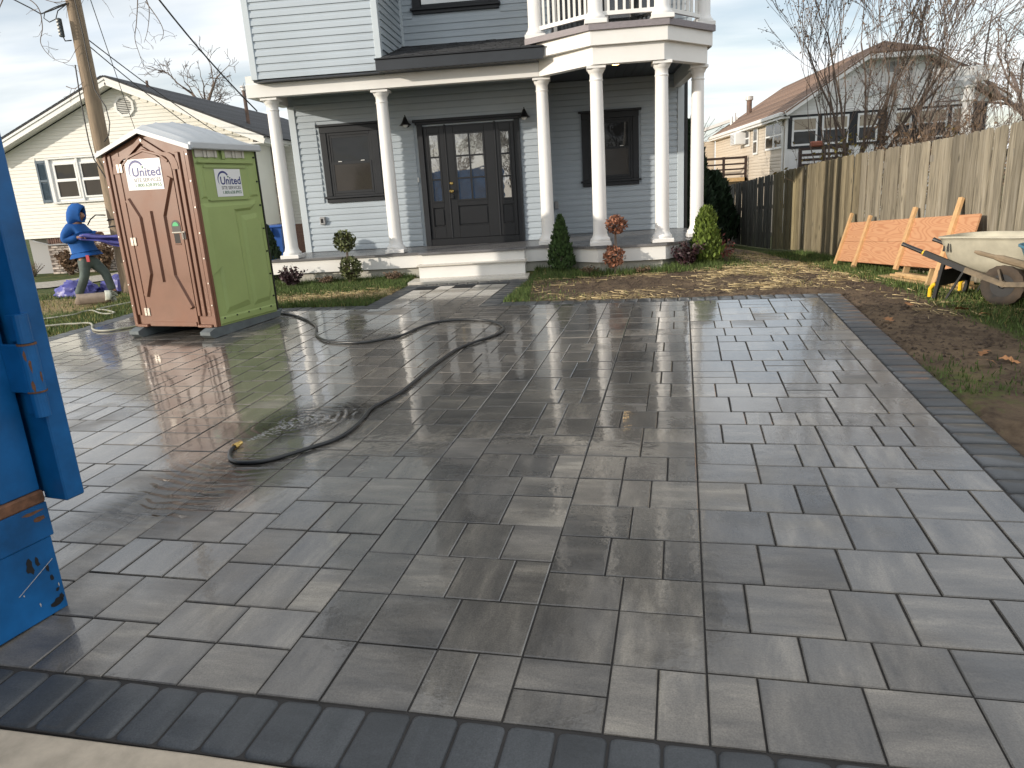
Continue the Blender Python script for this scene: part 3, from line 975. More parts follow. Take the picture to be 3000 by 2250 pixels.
# --- walls behind the siding (solid so that they stand up from any side)
XL, XR, XJ = -5.06, 2.232, -.38
wall = hp(MB().box(XL, XJ, YW+.002, YW+.16, ZP-.3, ZC+.5), 'porch_wall', 'siding')
wall_r = hp(MB().box(XJ+.02, XR, YR+.002, YR+.16, ZP-.3, ZC+.5), 'set_back_wall', 'siding')
jog = hp(MB().box(XJ-.12, XJ, YW+.165, YR, ZP-.3, ZC+.3), 'return_wall', 'siding')
hp(MB().box(XL, XL+.15, YW+.17, 22, ZP-.5, 7.2), 'side_wall', 'siding')
hp(MB().box(XR-.15, XR, YR+.17, 22, ZP-.5, 7.2), 'side_wall', 'siding')
hp(MB().box(XL+.16, XR-.16, 21.8, 22, ZP-.5, 7.2), 'back_wall', 'siding')
holes = [(-4.60-XL, -3.39-XL, 1.66, 3.10), (-2.78-XL, -.83-XL, 0, 3.04)]
boards(wall, (XL+.1, YW, 0), (1, 0, 0), (0, -1, 0), XJ-XL-.1, ZP+.012, ZC, [(a-.1, b-.1, c, d) for a, b, c, d in holes])
boards(wall_r, (XJ+.02, YR, 0), (1, 0, 0), (0, -1, 0), XR-.1-XJ-.02, ZP+.012, ZC, [(.24-XJ, 1.43-XJ-.02, 1.66, 3.12)])
boards(jog, (XJ, YW+.03, 0), (0, 1, 0), (1, 0, 0), YR-YW-.04, ZP+.012, ZC)
for x0, x1, y0, y1, z0, z1 in ((XL-.02, XL+.105, YW-.035, YW+.08, ZP, ZB-.0), (XR-.105, XR+.02, YR-.035, YR+.08, ZP, ZB+.2), (XJ-.09, XJ+.03, YW-.04, YW+.02, ZP, ZC-.004)):
    hp(MB().bbox(x0, x1, y0, y1, z0, z1, .006), 'corner_board', 'siding_trim')
# ceiling of the porch: dark soffit strips
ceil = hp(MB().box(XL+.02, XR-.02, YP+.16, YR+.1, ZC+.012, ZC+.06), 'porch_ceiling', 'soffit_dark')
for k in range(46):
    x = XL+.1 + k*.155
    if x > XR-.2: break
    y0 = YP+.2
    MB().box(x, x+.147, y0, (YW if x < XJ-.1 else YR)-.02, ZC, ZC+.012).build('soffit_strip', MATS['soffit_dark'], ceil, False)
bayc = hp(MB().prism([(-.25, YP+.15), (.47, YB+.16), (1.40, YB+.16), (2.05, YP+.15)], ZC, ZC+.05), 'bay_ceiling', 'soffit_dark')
# --- beams
BAYB = [(-.402, YP), (.415, YB), (1.45, YB), (2.20, YP+.0)]
def facet(poly, inner, z0, z1, name, mat):
    """band of thickness following the bay outline"""
    m = MB()
    n_ = len(poly)
    o_ = [(x, y) for x, y in poly]
    i_ = inner
    for k in range(n_-1):
        m.rings([[(*o_[k], z0), (*o_[k+1], z0), (*i_[k+1], z0), (*i_[k], z0)], [(*o_[k], z1), (*o_[k+1], z1), (*i_[k+1], z1), (*i_[k], z1)]], True, True, True)
    return hp(m, name, mat)
def inset(poly, d):
    """shift the bay outline inward (towards +y) by d"""
    (x0, y0), (x1, y1), (x2, y2), (x3, y3) = poly
    return [(x0+d*.41 if d > 0 else x0+d*.41, y0+d), (x1+d*.40, y1+d), (x2-d*.40, y2+d), (x3-d*.6, y3+d*.8)]
hp(MB().bbox(-5.20, -.404, YP, YP+.15, ZB, 3.63, .004), 'porch_beam', 'white_paint')
hp(MB().bbox(-5.20, -5.06, YP+.152, YW+.05, ZB+.0, 3.63, .004), 'side_beam', 'white_paint')
facet(BAYB, inset(BAYB, .15), ZB, 3.672, 'bay_beam', 'white_paint')
hp(MB().bbox(2.06, 2.198, YP+.16, YR+.05, ZB, 3.672, .004), 'side_beam', 'white_paint')
BAY2 = [(-.50, YP-.10), (.385, YB-.075), (1.49, YB-.075), (2.27, YP-.03)]
facet(BAY2, inset(BAY2, .3), 3.674, 3.866, 'balcony_fascia', 'white_paint')
BAY3 = [(-.60, YP-.14), (.365, YB-.115), (1.51, YB-.115), (2.31, YP-.06)]
facet(BAY3, inset(BAY3, .4), 3.868, 3.952, 'deck_edge', 'composite_trim')
hp(MB().prism([(-.4, 14.5)] + [(x, y+.3) for x, y in BAY3] + [(2.2, 14.5)], 3.70, 3.94), 'balcony_deck', 'composite_deck')
# --- upper storey: projecting bay at the left, set-back wall with a shed roof before it
YU = 11.985
hp(MB().box(-5.19, -.42, YP+.02, YP+.14, 3.6305, 3.76), 'light_leak_filler', 'white_paint')  # added filler, stops light leaking in between porch beam and ceiling
hp(MB().box(-5.19, -5.065, YP+.141, YW+.05, 3.6305, 3.76), 'light_leak_filler', 'white_paint')  # likewise added over the side beam to keep the light out
bump = hp(MB().box(-4.99, -2.86, YU+.003, YW+.4, 3.74, 7.2), 'upper_wall', 'siding')
boards(bump, (-4.90, YU, 0), (1, 0, 0), (0, -1, 0), 2.02, 3.67, 5.4)
hp(MB().bbox(-4.995, -4.89, YU-.03, YU+.1, 3.66, 7.2, .006), 'corner_board', 'siding_trim')
hp(MB().bbox(-2.945, -2.845, YU-.03, YU+.08, 3.84, 7.2, .006), 'corner_board', 'siding_trim')
hp(MB().box(-4.98, -2.87, YU+.01, YU+.4, 3.632, 3.66), 'bay_soffit', 'soffit_dark')
boards(bump, (-2.853, YU+.09, 0), (0, 1, 0), (1, 0, 0), YW-YU-.13, 3.98, 5.4)
hp(MB().box(-4.99, -4.97, YU, 22, 3.66, 7.2), 'side_wall', 'siding')
upw = hp(MB().box(-2.86, 2.2, YW+.003, YW+.15, 3.9, 7.2), 'upper_wall', 'siding')
boards(upw, (-2.85, YW, 0), (1, 0, 0), (0, -1, 0), 4.95, 4.27, 5.4, [(-2.62+2.85, -1.07+2.85, 4.78, 9), (-.22+2.85, 1.70+2.85, 0, 9)])
hp(MB().bbox(-2.86, -2.80, YW-.05, YW+.01, 4.28, 5.4, .005), 'corner_board', 'siding_trim')
# main roof well above the picture
rf = MB()
for s_ in (0, 1):
    pass
rf.rings([[(-5.4, 11.4, 7.2), (2.6, 11.4, 7.2), (-1.4, 11.4, 10.0)], [(-5.4, 22.4, 7.2), (2.6, 22.4, 7.2), (-1.4, 22.4, 10.0)]], True, True, True)
hp(rf, 'main_roof', 'shingle_dark')
# shed roof over the porch
RY0, RZ0, RY1, RZ1 = 11.86, 3.815, YW-.0, 4.275
rl = MB()
rl.rings([[(x, RY0+.03, RZ0-.03), (x, RY1, RZ1-.03), (x, RY1, RZ0-.02), (x, RY0+.03, RZ0-.16)] for x in (-2.845, -.40)], True, True, True)
shed = hp(rl, 'shed_roof', 'charcoal_metal')
nrow = 13
sl = math.atan2(RZ1-RZ0, RY1-RY0)
shm = {}
for r_ in range(nrow):
    t0 = r_/nrow
    y0, z0 = RY0+(RY1-RY0)*t0, RZ0+(RZ1-RZ0)*t0
    x = -2.84 - rng.uniform(0, .15)
    while x < -.34:
        wd = rng.choice((.13, .17, .21, .26))
        xa, xb = max(x, -2.838), min(x+wd-.006, -.33)
        if xb-xa > .03:
            k = round(xb-xa, 2)
            if k not in shm:
                shm[k] = MB().box(0, k, 0, (RY1-RY0)/nrow/math.cos(sl)*1.18, .0, .012).mesh('shingle'); shm[k].materials.append(MATS['shingle_dark'])
            link('shingle', shm[k], None, shed, False, (xa, y0-.004, z0+.002+rng.choice((0, .003, .006))), (sl-.045, 0, 0))
        x += wd
hp(MB().bbox(-2.93, -.315, RY0-.02, RY0+.012, 3.632, 3.795, .005), 'roof_fascia', 'charcoal_metal')
hp(MB().bbox(-2.94, -.30, RY0-.045, RY0+.02, 3.797, 3.818, .005), 'drip_edge', 'black_trim')
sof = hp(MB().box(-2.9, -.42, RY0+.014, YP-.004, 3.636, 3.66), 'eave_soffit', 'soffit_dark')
for k in range(22):
    MB().box(-2.8+k*.108, -2.765+k*.108, RY0+.02, RY0+.13, 3.630, 3.6355).build('soffit_slot', MATS['plastic_black'], sof, False)
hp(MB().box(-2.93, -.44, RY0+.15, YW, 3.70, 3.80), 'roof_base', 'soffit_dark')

# --- columns
def column(x, y, z0, z1, r, name='porch_column', cap=True):
    m = MB()
    m.lathe([(r*1.42, z0+.062), (r*1.46, z0+.085), (r*1.40, z0+.11), (r*1.22, z0+.125), (r*1.12, z0+.15), (r*1.02, z0+.19), (r, z0+.4), (r*.97, (z0+z1)/2),
             (r*.88, z1-.21), (r*.95, z1-.205), (r*.97, z1-.195), (r*.94, z1-.185), (r*.88, z1-.18), (r*.89, z1-.11), (r*1.0, z1-.10), (r*1.16, z1-.065), (r*1.24, z1-.045)], (x, y), 28)
    o = m.build(name, MATS['column_paint'], house, True)
    smooth_by_angle(o, 50)
    a = r*1.52
    MB().bbox(x-a, x+a, y-a, y+a, z0+.002, z0+.064, .006).build('plinth', MATS['column_paint'], o, False)
    if cap:
        a = r*1.3
        MB().bbox(x-a, x+a, y-a, y+a, z1-.045, z1-.002, .004).build('abacus', MATS['column_paint'], o, False)
    return o
RC = .108
for x, y in ((-4.86, YP+.175), (-3.005, YP+.175), (-.375, YP+.175), (.465, YB+.17), (1.43, YB+.17), (2.085, YP+.16)):
    column(x, y, ZP+.006, ZB, RC)
for x, y in ((-.43, YP-.0), (.47, YB+.03), (1.42, YB+.03), (2.14, YP+.06)):
    column(x, y, 3.95, 6.6, RC*.98, 'balcony_column')
# --- balcony rail
rail = bpy.data.objects.new('balcony_railing', None); COL.objects.link(rail); rail.parent = house; rail.matrix_parent_inverse = ROOTM[house.name].inverted()
def rail_run(a, b, n_):
    a, b = Vector((*a, 0)), Vector((*b, 0))
    d = (b-a).normalized()
    p, q_ = a+d*.11, b-d*.11
    for z, h_ in ((4.10, .055), (4.86, .05)):
        MB().beam((p.x, p.y, z), (q_.x, q_.y, z), .05, h_).build('rail', MATS['white_paint'], rail, False)
    for k in range(n_):
        c = p + (q_-p)*((k+.7)/(n_+.4))
        MB().beam((c.x, c.y, 4.128), (c.x, c.y, 4.834), .036, .036, (0, 1, 0)).build('baluster', MATS['white_paint'], rail, False)
rail_run((-.43, YP), (.47, YB+.03), 9)
rail_run((.47, YB+.03), (1.42, YB+.03), 6)
rail_run((1.42, YB+.03), (2.14, YP+.06), 7)
# balcony door and window behind the rail
def pane_box(parent, x0, x1, y, z0, z1, mat='glass_dark', name='pane'):
    return MB().box(x0, x1, y-.006, y, z0, z1).build(name, MATS[mat], parent, False)
bd = hp(MB().box(-.2, 1.68, YW-.02, YW+.10, 3.95, 6.1), 'balcony_door', 'black_trim')
pane_box(bd, -.08, .70, YW-.03, 4.02, 6.0); pane_box(bd, .80, 1.56, YW-.03, 4.02, 6.0, 'glass_clear')
for x in (-.16, .72, 1.60):
    MB().box(x, x+.06, YW-.05, YW-.02, 3.96, 6.08).build('jamb', MATS['plastic_grey'], bd, False)
# --- deck, fascia, foundation
ZD = ZP
deck_poly = [(-5.20, YP-.03), (-.42, YP-.03), (.40, YB-.02), (1.47, YB-.02), (2.29, YP-.02), (2.29, YR), (-5.20, YR)]
porch = hp(MB().prism(deck_poly, ZD-.03, ZD-.012), 'porch_floor', 'composite_deck')
# floor boards run along the porch
yb = YB-.03
while yb < YR:
    y1 = yb+.135
    def span(y):
        if y >= YP-.03: return -5.20, 2.29
        t = (YP-.03-y)/(YP-.03-(YB-.02))
        return -.42+.82*t, 2.29-.82*t
    a0, a1 = span(max(yb, YB-.02)), span(y1)
    x0, x1 = max(a0[0], a1[0]) if yb < YP-.03 else -5.20, min(a0[1], a1[1]) if yb < YP-.03 else 2.29
    p = [(a0[0], max(yb, YB-.02)), (a0[1], max(yb, YB-.02)), (a1[1], y1), (a1[0], y1)]
    if yb < YP-.03 <= y1:
        p = [(a0[0], yb), (a0[1], yb), (2.29, YP-.03), (2.29, y1), (-5.20, y1), (-5.20, YP-.03), (-.42, YP-.03)]
    MB().prism(p, ZD-.0115, ZD+.0005*rng.random()).build('deck_board', MATS['composite_deck'], porch, False)
    yb = y1+.004
NOSE = [(-5.22, YP-.035), (-.42, YP-.035), (.395, YB-.03), (1.475, YB-.03), (2.31, YP-.04)]
FASC = [(-5.17, YP-.005), (-.41, YP-.005), (.41, YB), (1.46, YB), (2.26, YP)]
FOUN = [(-5.08, YP+.06), (-.37, YP+.06), (.45, YB+.07), (1.42, YB+.07), (2.17, YP+.08)]
def band(outl, th, z0, z1, name, mat, split=True):
    first = None
    for (x0, y0), (x1, y1) in zip(outl, outl[1:]):
        d = Vector((x1-x0, y1-y0)).normalized()
        n_ = Vector((-d.y, d.x))
        m = MB().prism([(x0, y0), (x1, y1), (x1+n_.x*th, y1+n_.y*th), (x0+n_.x*th, y0+n_.y*th)], z0, z1)
        hp(m, name, mat)
band(NOSE, .05, ZD-.034, ZD+.003, 'deck_nosing', 'composite_deck')
band(FASC, .03, .545, ZD-.036, 'porch_fascia', 'white_paint')
band(FOUN, .2, .05, .60, 'foundation_wall', 'foundation')
hp(MB().box(-5.19, -5.15, YP, YW, .545, ZD-.036), 'porch_fascia', 'white_paint')
hp(MB().box(2.2, 2.24, YP+.03, YR, .545, ZD-.036), 'porch_fascia', 'white_paint')
hp(MB().box(-5.08, 2.1, YP+.3, 21.9, .0, .60), 'foundation_core', 'foundation')
# --- entry steps
steps = hp(MB().box(-2.53, -.765, 11.80, YP+.0, .30, .585), 'entry_steps', 'white_paint')
MB().bbox(-2.62, -.69, 11.255, 11.80, .30, .392, .006).build('landing_slab', MATS['landing_board'], steps, False)
for k in range(4):
    MB().box(-2.62, -.69, 11.262+k*.137, 11.262+k*.137+.133, .3915, .396).build('landing_plank', MATS['landing_board'], steps, False)
MB().box(-2.53, -.765, 11.785, 11.801, .396, .582).build('riser', MATS['white_paint'], steps, False)
MB().bbox(-2.56, -.735, 11.74, 12.02, .585, .607, .005).build('tread', MATS['landing_board'], steps, False)
MB().box(-2.50, -.775, 11.975, YP, .607, ZD-.034).build('riser', MATS['white_paint'], steps, False)
MB().bbox(-2.55, -.745, 11.93, YP-.037, ZD-.03, ZD+.006, .005).build('top_tread', MATS['composite_deck'], steps, False)

# --- windows
def window(x0, x1, z0, z1, y, parent=house, cap=.05, nm='window', grid=False, up='glass_dark', lo='glass_screen'):
    """black double-hung window: casing outside x0..x1,z0..z1"""
    wn = hp(MB().box(x0+.12, x1-.12, y+.0, y+.05, z0+.08, z1-.12), nm, 'interior_dark')
    c = lambda a, b, c0, c1, e, f, n_: MB().bbox(a, b, c0, c1, e, f, .004).build(n_, MATS['black_trim'], wn, False)
    c(x0, x0+.115, y-.045, y+.02, z0+.07, z1-.13, 'casing'); c(x1-.115, x1, y-.045, y+.02, z0+.07, z1-.13, 'casing')
    c(x0-.005, x1+.005, y-.05, y+.02, z1-.13, z1-.02, 'head_casing')
    c(x0-.055, x1+.055, y-.085, y+.02, z1-.02, z1+.02, 'crown')
    c(x0-.04, x1+.04, y-.09, y+.02, z0+.03, z0+.07, 'sill')
    c(x0, x1, y-.05, y+.02, z0-.045, z0+.03, 'apron')
    a, b, e, f = x0+.115, x1-.115, z0+.07, z1-.13
    for p in ((a, a+.05, e, f), (b-.05, b, e, f), (a+.05, b-.05, f-.05, f), (a+.05, b-.05, e, e+.05)):
        MB().bbox(p[0], p[1], y-.032, y+.01, p[2], p[3], .004).build('frame', MATS['black_trim'], wn, False)
    zm = (e+f)/2 + .02
    for (p0, p1, yy, gm) in ((zm-.02, f-.05, y-.012, up), (e+.05, zm+.025, y-.024, lo)):
        A, B = a+.052, b-.052
        for p in ((A, A+.035, p0, p1), (B-.035, B, p0, p1), (A+.036, B-.036, p1-.042, p1), (A+.036, B-.036, p0, p0+.042)):
            MB().box(p[0], p[1], yy-.012, yy+.01, p[2], p[3]).build('sash', MATS['black_trim'], wn, False)
        pane_box(wn, A+.035, B-.035, yy, p0+.04, p1-.04, gm)
        if p0 < zm-.1:
            for k in (.25, .75):
                MB().bbox(a+(b-a)*k-.035, a+(b-a)*k+.035, yy-.02, yy+.01, p1, p1+.014, .003).build('sash_lock', MATS['window_white'], wn, False)
    return wn
window(-4.53, -3.445, 1.735, 3.06, YW)
window(.285, 1.385, 1.735, 3.085, YR)
# upper window over the shed roof
uw_ = hp(MB().box(-2.5, -1.2, YW-.004, YW+.05, 4.9, 6.3), 'upper_window', 'interior_dark')
for p in ((-2.60, -2.46, 4.86, 6.4), (-1.24, -1.09, 4.86, 6.4)):
    MB().bbox(p[0], p[1], YW-.05, YW+.02, p[2], p[3], .004).build('casing', MATS['black_trim'], uw_, False)
MB().bbox(-2.64, -1.06, YW-.09, YW+.02, 4.828, 4.868, .005).build('sill', MATS['black_trim'], uw_, False)
MB().bbox(-2.60, -1.09, YW-.05, YW+.02, 4.775, 4.828, .004).build('apron', MATS['black_trim'], uw_, False)
MB().bbox(-2.455, -1.245, YW-.035, YW+.0, 4.87, 4.925, .004).build('sash', MATS['black_trim'], uw_, False)
pane_box(uw_, -2.44, -1.26, YW-.02, 4.925, 6.3, 'glass_door')
# --- front door with sidelights
yd = YW-.0
fd = hp(MB().box(-2.62, -.93, yd-.002, yd+.06, ZD, 2.93), 'front_door', 'door_black')
tr = lambda a, b, c0, c1, e, f, n_, mt='black_trim': MB().bbox(a, b, c0, c1, e, f, .004).build(n_, MATS[mt], fd, False)
tr(-2.715, -2.615, yd-.06, yd+.02, ZD+.001, 2.955, 'casing'); tr(-.945, -.85, yd-.06, yd+.02, ZD+.001, 2.955, 'casing')
tr(-2.74, -.825, yd-.065, yd+.02, 2.956, 3.0, 'head_casing'); tr(-2.78, -.785, yd-.10, yd+.02, 3.0, 3.045, 'crown')
tr(-2.614, -.946, yd-.05, yd+.0, ZD+.002, .915, 'threshold', 'door_black')
def muntin_grid(x0, x1, z0, z1, nxg, nzg, y, gl):
    """stile frame with glass panes"""
    ww, hh = (x1-x0)/nxg, (z1-z0)/nzg
    for i in range(nxg):
        for j in range(nzg):
            pane_box(fd, x0+ww*i+.012, x0+ww*(i+1)-.012, y, z0+hh*j+.012, z0+hh*(j+1)-.012, gl)
    for i in range(nxg+1):
        x = x0+ww*i
        MB().box(x-.015, x+.015, y-.022, y+.004, z0-.015, z1+.015).build('muntin', MATS['door_black'], fd, False)
    for j in range(nzg+1):
        z = z0+hh*j
        for i in range(nxg):
            MB().box(x0+ww*i+.0152, x0+ww*(i+1)-.0152, y-.020, y+.004, z-.015, z+.015).build('muntin', MATS['door_black'], fd, False)
def leaf_frame(x0, x1, z0, z1, g0, g1, gx0, gx1, y, n_, p0, p1):
    """rails and stiles around glass g0..g1 and a raised panel p0..p1"""
    tr(x0, gx0-.016, y-.03, y, z0, z1, 'stile', 'door_black'); tr(gx1+.016, x1, y-.03, y, z0, z1, 'stile', 'door_black')
    tr(gx0-.0158, gx1+.0158, y-.03, y, g1+.016, z1, 'rail', 'door_black'); tr(gx0-.0158, gx1+.0158, y-.03, y, p1+.02, g0-.016, 'rail', 'door_black')
    tr(gx0-.0158, gx1+.0158, y-.03, y, z0, p0-.02, 'rail', 'door_black')
    MB().bbox(gx0+.012, gx1-.012, y-.026, y, p0+.01, p1-.01, .014).build('raised_panel', MATS['door_black'], fd, False)
leaf_frame(-2.195, -1.315, .918, 2.90, 1.60, 2.775, -2.045, -1.515+.0, yd-.004, 'leaf', 1.16, 1.475)
muntin_grid(-2.045, -1.515, 1.60, 2.775, 2, 3, yd-.018, 'glass_door')
leaf_frame(-2.60, -2.225, .918, 2.90, 1.59, 2.778, -2.52, -2.335, yd-.002, 'sidelight', 1.16, 1.46)
muntin_grid(-2.52, -2.335, 1.59, 2.778, 1, 3, yd-.015, 'glass_door')
leaf_frame(-1.285, -.96, .918, 2.90, 1.585, 2.768, -1.215, -1.04, yd-.002, 'sidelight', 1.16, 1.46)
muntin_grid(-1.215, -1.04, 1.585, 2.768, 1, 3, yd-.015, 'glass_door')
for x in (-2.224, -1.314):
    tr(x, x+.028, yd-.045, yd, .918, 2.94, 'mullion')
kb = MB().lathe([(.018, 0), (.018, .03), (.034, .045), (.036, .06), (.02, .075)], n=14).build('door_knob', MATS['brass'], fd, False)
kb.location, kb.rotation_euler = (-2.155, yd-.034, 1.77), (R(90), 0, 0)
db = MB().lathe([(.03, 0), (.03, .012), (.02, .02)], n=14).build('dead_bolt', MATS['brass'], fd, False)
db.location, db.rotation_euler = (-2.155, yd-.034, 1.91), (R(90), 0, 0)
MB().bbox(-2.185, -2.125, yd-.075, yd-.036, 1.63, 1.725, .008).build('key_box', MATS['plastic_black'], fd, False)
# --- barn lamps each side of the door
def barn_lamp(x, z):
    lp = MB()
    lp.lathe([(.05, 0), (.05, .012), (.03, .02)], n=14)
    o = lp.build('wall_lamp', MATS['lamp_black'], house, True)
    o.location = Vector((x, YW-.018, z+.05)); o.rotation_euler = (R(90), 0, 0)
    o.matrix_parent_inverse = ROOTM[house.name].inverted()
    arm = MB().tube([(0, -.02, 0), (0, .04, 0.05), (0, .10, .12), (0, .075, .17)], .008, 6)
    # children in the lamp's own frame: local y is up, local z points out of the wall
    a = MB().tube([(0, 0, .02), (0, .06, .05), (0, .13, .09), (0, .15, .13), (0, .11, .15)], .008, 6).build('arm', MATS['lamp_black'], o, False)
    s = MB()
    n_ = 20
    prof = [(.018, .12), (.03, .10), (.045, .06), (.06, .03), (.085, .0), (.112, -.022), (.108, -.022), (.08, -.004), (.05, .02), (.02, .08)]
    s.rings([[(r_*math.cos(2*math.pi*k/n_), h_, .15 + r_*math.sin(2*math.pi*k/n_)) for k in range(n_)] for r_, h_ in prof], True, False, False)
    s.build('lamp_shade', MATS['lamp_black'], o, False, True)
    bq = MB()
    bq.rings([[(r_*math.cos(2*math.pi*k/12), h_, .15 + r_*math.sin(2*math.pi*k/12)) for k in range(12)] for r_, h_ in ((.02, .05), (.045, .0), (.05, -.03), (.03, -.055), (.005, -.06))], True, True, True)
    bq.build('bulb', MATS['bulb_glass'], o, False, True)
barn_lamp(-2.888, 2.93)
barn_lamp(-.742, 2.92)
hp(MB().bbox(-4.72, -4.615, YW-.07, YW, 1.30, 1.445, .012), 'outlet_box', 'plastic_grey')
hp(MB().bbox(-4.70, -4.655, YW-.076, YW-.069, 1.335, 1.41, .002), 'outlet_cover', 'plastic_black')
hp(MB().bbox(-2.785, -2.755, YW-.035, YW, 1.965, 2.05, .006), 'doorbell', 'window_white')
hp(MB().bbox(-.30, -.22, YR-.07, YR, 1.30, 1.45, .012), 'outlet_box', 'plastic_grey')
dl = hp(MB().lathe([(.085, ZC-.006), (.085, ZC), (.06, ZC)], (.86, 13.15), 24, True, False), 'ceiling_lamp', 'window_white')
MB().lathe([(.055, ZC-.009), (.0552, ZC-.0065)], (.86, 13.15), 24).build('lens', MATS['lit_lamp'], dl, False)
# downspout on the far corner
hp(MB().bbox(XR+.03, XR+.09, YR-.02, YR+.06, .4, 3.9, .008), 'downspout', 'plastic_black')
# ---------------------------------------------------------------- portable toilet
TW, TD, TZ0 = 1.29, 1.085, .24
toilet = thing('portable_toilet', 'brown and green portable toilet with white roof standing on the wet pavers', 'portable toilet', (-5.467, 8.469, TZ0), R(-15.61))
def tp(mb, name, mat, parent=None, smooth=False):
    return mb.build(name, MATS[mat], parent or toilet, False, smooth)
EZ, AZ_, BZ = 2.185, 2.375, .117
# body core
tp(MB().box(.03, TW-.03, .03, TD-.03, BZ, EZ-.02), 'inner_cabin', 'interior_dark')
# front: two brown corner frames with stepped ribs, and a gable piece over the door
def rib_panel(x0, x1, z0, z1, steps, name):
    m = MB()
    for a, b, o in steps:
        m.bbox(x0+(x1-x0)*a, x0+(x1-x0)*b, -o, .03, z0, z1, .004)
    return tp(m, name, 'toilet_brown')
fl_ = tp(MB().box(.0, .228, -.002, .035, BZ, EZ+.0), 'corner_frame', 'toilet_brown')
MB().bbox(.0, .055, -.035, -.0025, BZ, EZ-.005, .006).build('flange', MATS['toilet_brown'], fl_, False)
MB().bbox(.058, .11, -.016, -.0025, BZ+.14, EZ-.02, .006).build('rib', MATS['toilet_brown'], fl_, False)
MB().bbox(.145, .226, -.024, -.0025, BZ+.13, EZ-.08, .006).build('rib', MATS['toilet_brown'], fl_, False)
MB().bbox(.058, .226, -.055, -.0025, BZ-.004, BZ+.03, .006).build('foot_ledge', MATS['toilet_brown'], fl_, False)
fr_ = tp(MB().box(1.013, TW, -.002, .035, BZ, EZ), 'corner_frame', 'toilet_brown')
MB().bbox(TW-.055, TW, -.035, -.0025, BZ, EZ-.005, .006).build('flange', MATS['toilet_brown'], fr_, False)
MB().bbox(1.015, 1.06, -.024, -.0025, BZ+.13, EZ-.08, .006).build('rib', MATS['toilet_brown'], fr_, False)
MB().bbox(1.085, 1.14, -.024, -.0025, BZ+.13, EZ-.06, .006).build('rib', MATS['toilet_brown'], fr_, False)
MB().bbox(1.165, 1.215, -.014, -.0025, BZ+.13, EZ-.06, .006).build('rib', MATS['toilet_brown'], fr_, False)
MB().bbox(1.013, TW-.057, -.055, -.0025, BZ-.004, BZ+.03, .006).build('foot_ledge', MATS['toilet_brown'], fr_, False)
def arch(x0, x1, zs, za, r=.16, n=5):
    """outline over the door: shoulder, rounded corner, ridge"""
    xm = (x0+x1)/2
    pts = [(x0, zs)]
    zc_ = zs + (za-zs)*.52
    for k in range(n+1):
        t = k/n
        pts.append((x0 + r*t*t*.95, zs + (zc_-zs)*(1-(1-t)**2)))
    pts.append((xm, za))
    for k in range(n, -1, -1):
        t = k/n
        pts.append((x1 - r*t*t*.95, zs + (zc_-zs)*(1-(1-t)**2)))
    pts.append((x1, zs))
    return pts
def plate(outline, y0, y1, zbot):
    m = MB()
    pl = [(x, z) for x, z in outline]
    pl = [(pl[0][0], zbot)] + pl + [(pl[-1][0], zbot)]
    m.rings([[(x, y0, z) for x, z in pl], [(x, y1, z) for x, z in pl]], True, True, True)
    return m
gab = [(.0, EZ-.03), (TW/2-.02, AZ_-.02), (TW/2+.02, AZ_-.02), (TW, EZ-.03)]
tp(plate(gab, .004, .034, 1.95), 'gable_panel', 'toilet_brown')
# raised gable trim above the door, hugging its arch
o1, o2 = arch(.225, 1.02, 1.94, 2.262), arch(.13, 1.115, 1.94, 2.318, .2)
m = MB()
for k in range(len(o1)-1):
    a, b, c, d = o1[k], o1[k+1], o2[k+1], o2[k]
    m.rings([[(p[0], -.03, p[1]) for p in (a, b, c, d)], [(p[0], .003, p[1]) for p in (a, b, c, d)]], True, True, True)
tp(m, 'arch_trim', 'toilet_brown')
dm = plate(arch(.237, 1.005, 1.93, 2.222), -.022, .02, BZ+.004)
door = tp(dm, 'door', 'toilet_brown')
def emboss(pts, wd, out_=.013, parent=None):
    """raised rib with bevelled flanks following x,z points on the door face"""
    m = MB()
    P_ = [Vector((x, 0, z)) for x, z in pts]
    rs = []
    for i, p in enumerate(P_):
        t = (P_[min(i+1, len(P_)-1)]-P_[max(i-1, 0)]).normalized()
        s = Vector((t.z, 0, -t.x))
        rs.append([p - s*wd*.5 + Vector((0, -.0215, 0)), p - s*wd*.28 + Vector((0, -.022-out_, 0)), p + s*wd*.28 + Vector((0, -.022-out_, 0)), p + s*wd*.5 + Vector((0, -.0215, 0))])
    m.rings(rs, True, True, True)
    return m.build('door_rib', MATS['toilet_brown'], parent or door, False)
emboss([(.27, 1.64), (.395, 1.43), (.395, .77), (.275, .50)], .085, .026)
emboss([(.575, 1.50), (.575, .67)], .07, .024)
emboss([(.965, 1.86), (.765, 1.44), (.765, .74), (.955, .35)], .085, .026)
emboss([(.29, 2.035), (.40, 2.115), (.631, 2.175), (.86, 2.115), (.97, 2.035)], .035, .01)
MB().bbox(.262, .985, -.034, -.0225, BZ+.012, .176, .008).build('kick_plate', MATS['toilet_brown'], door, False)
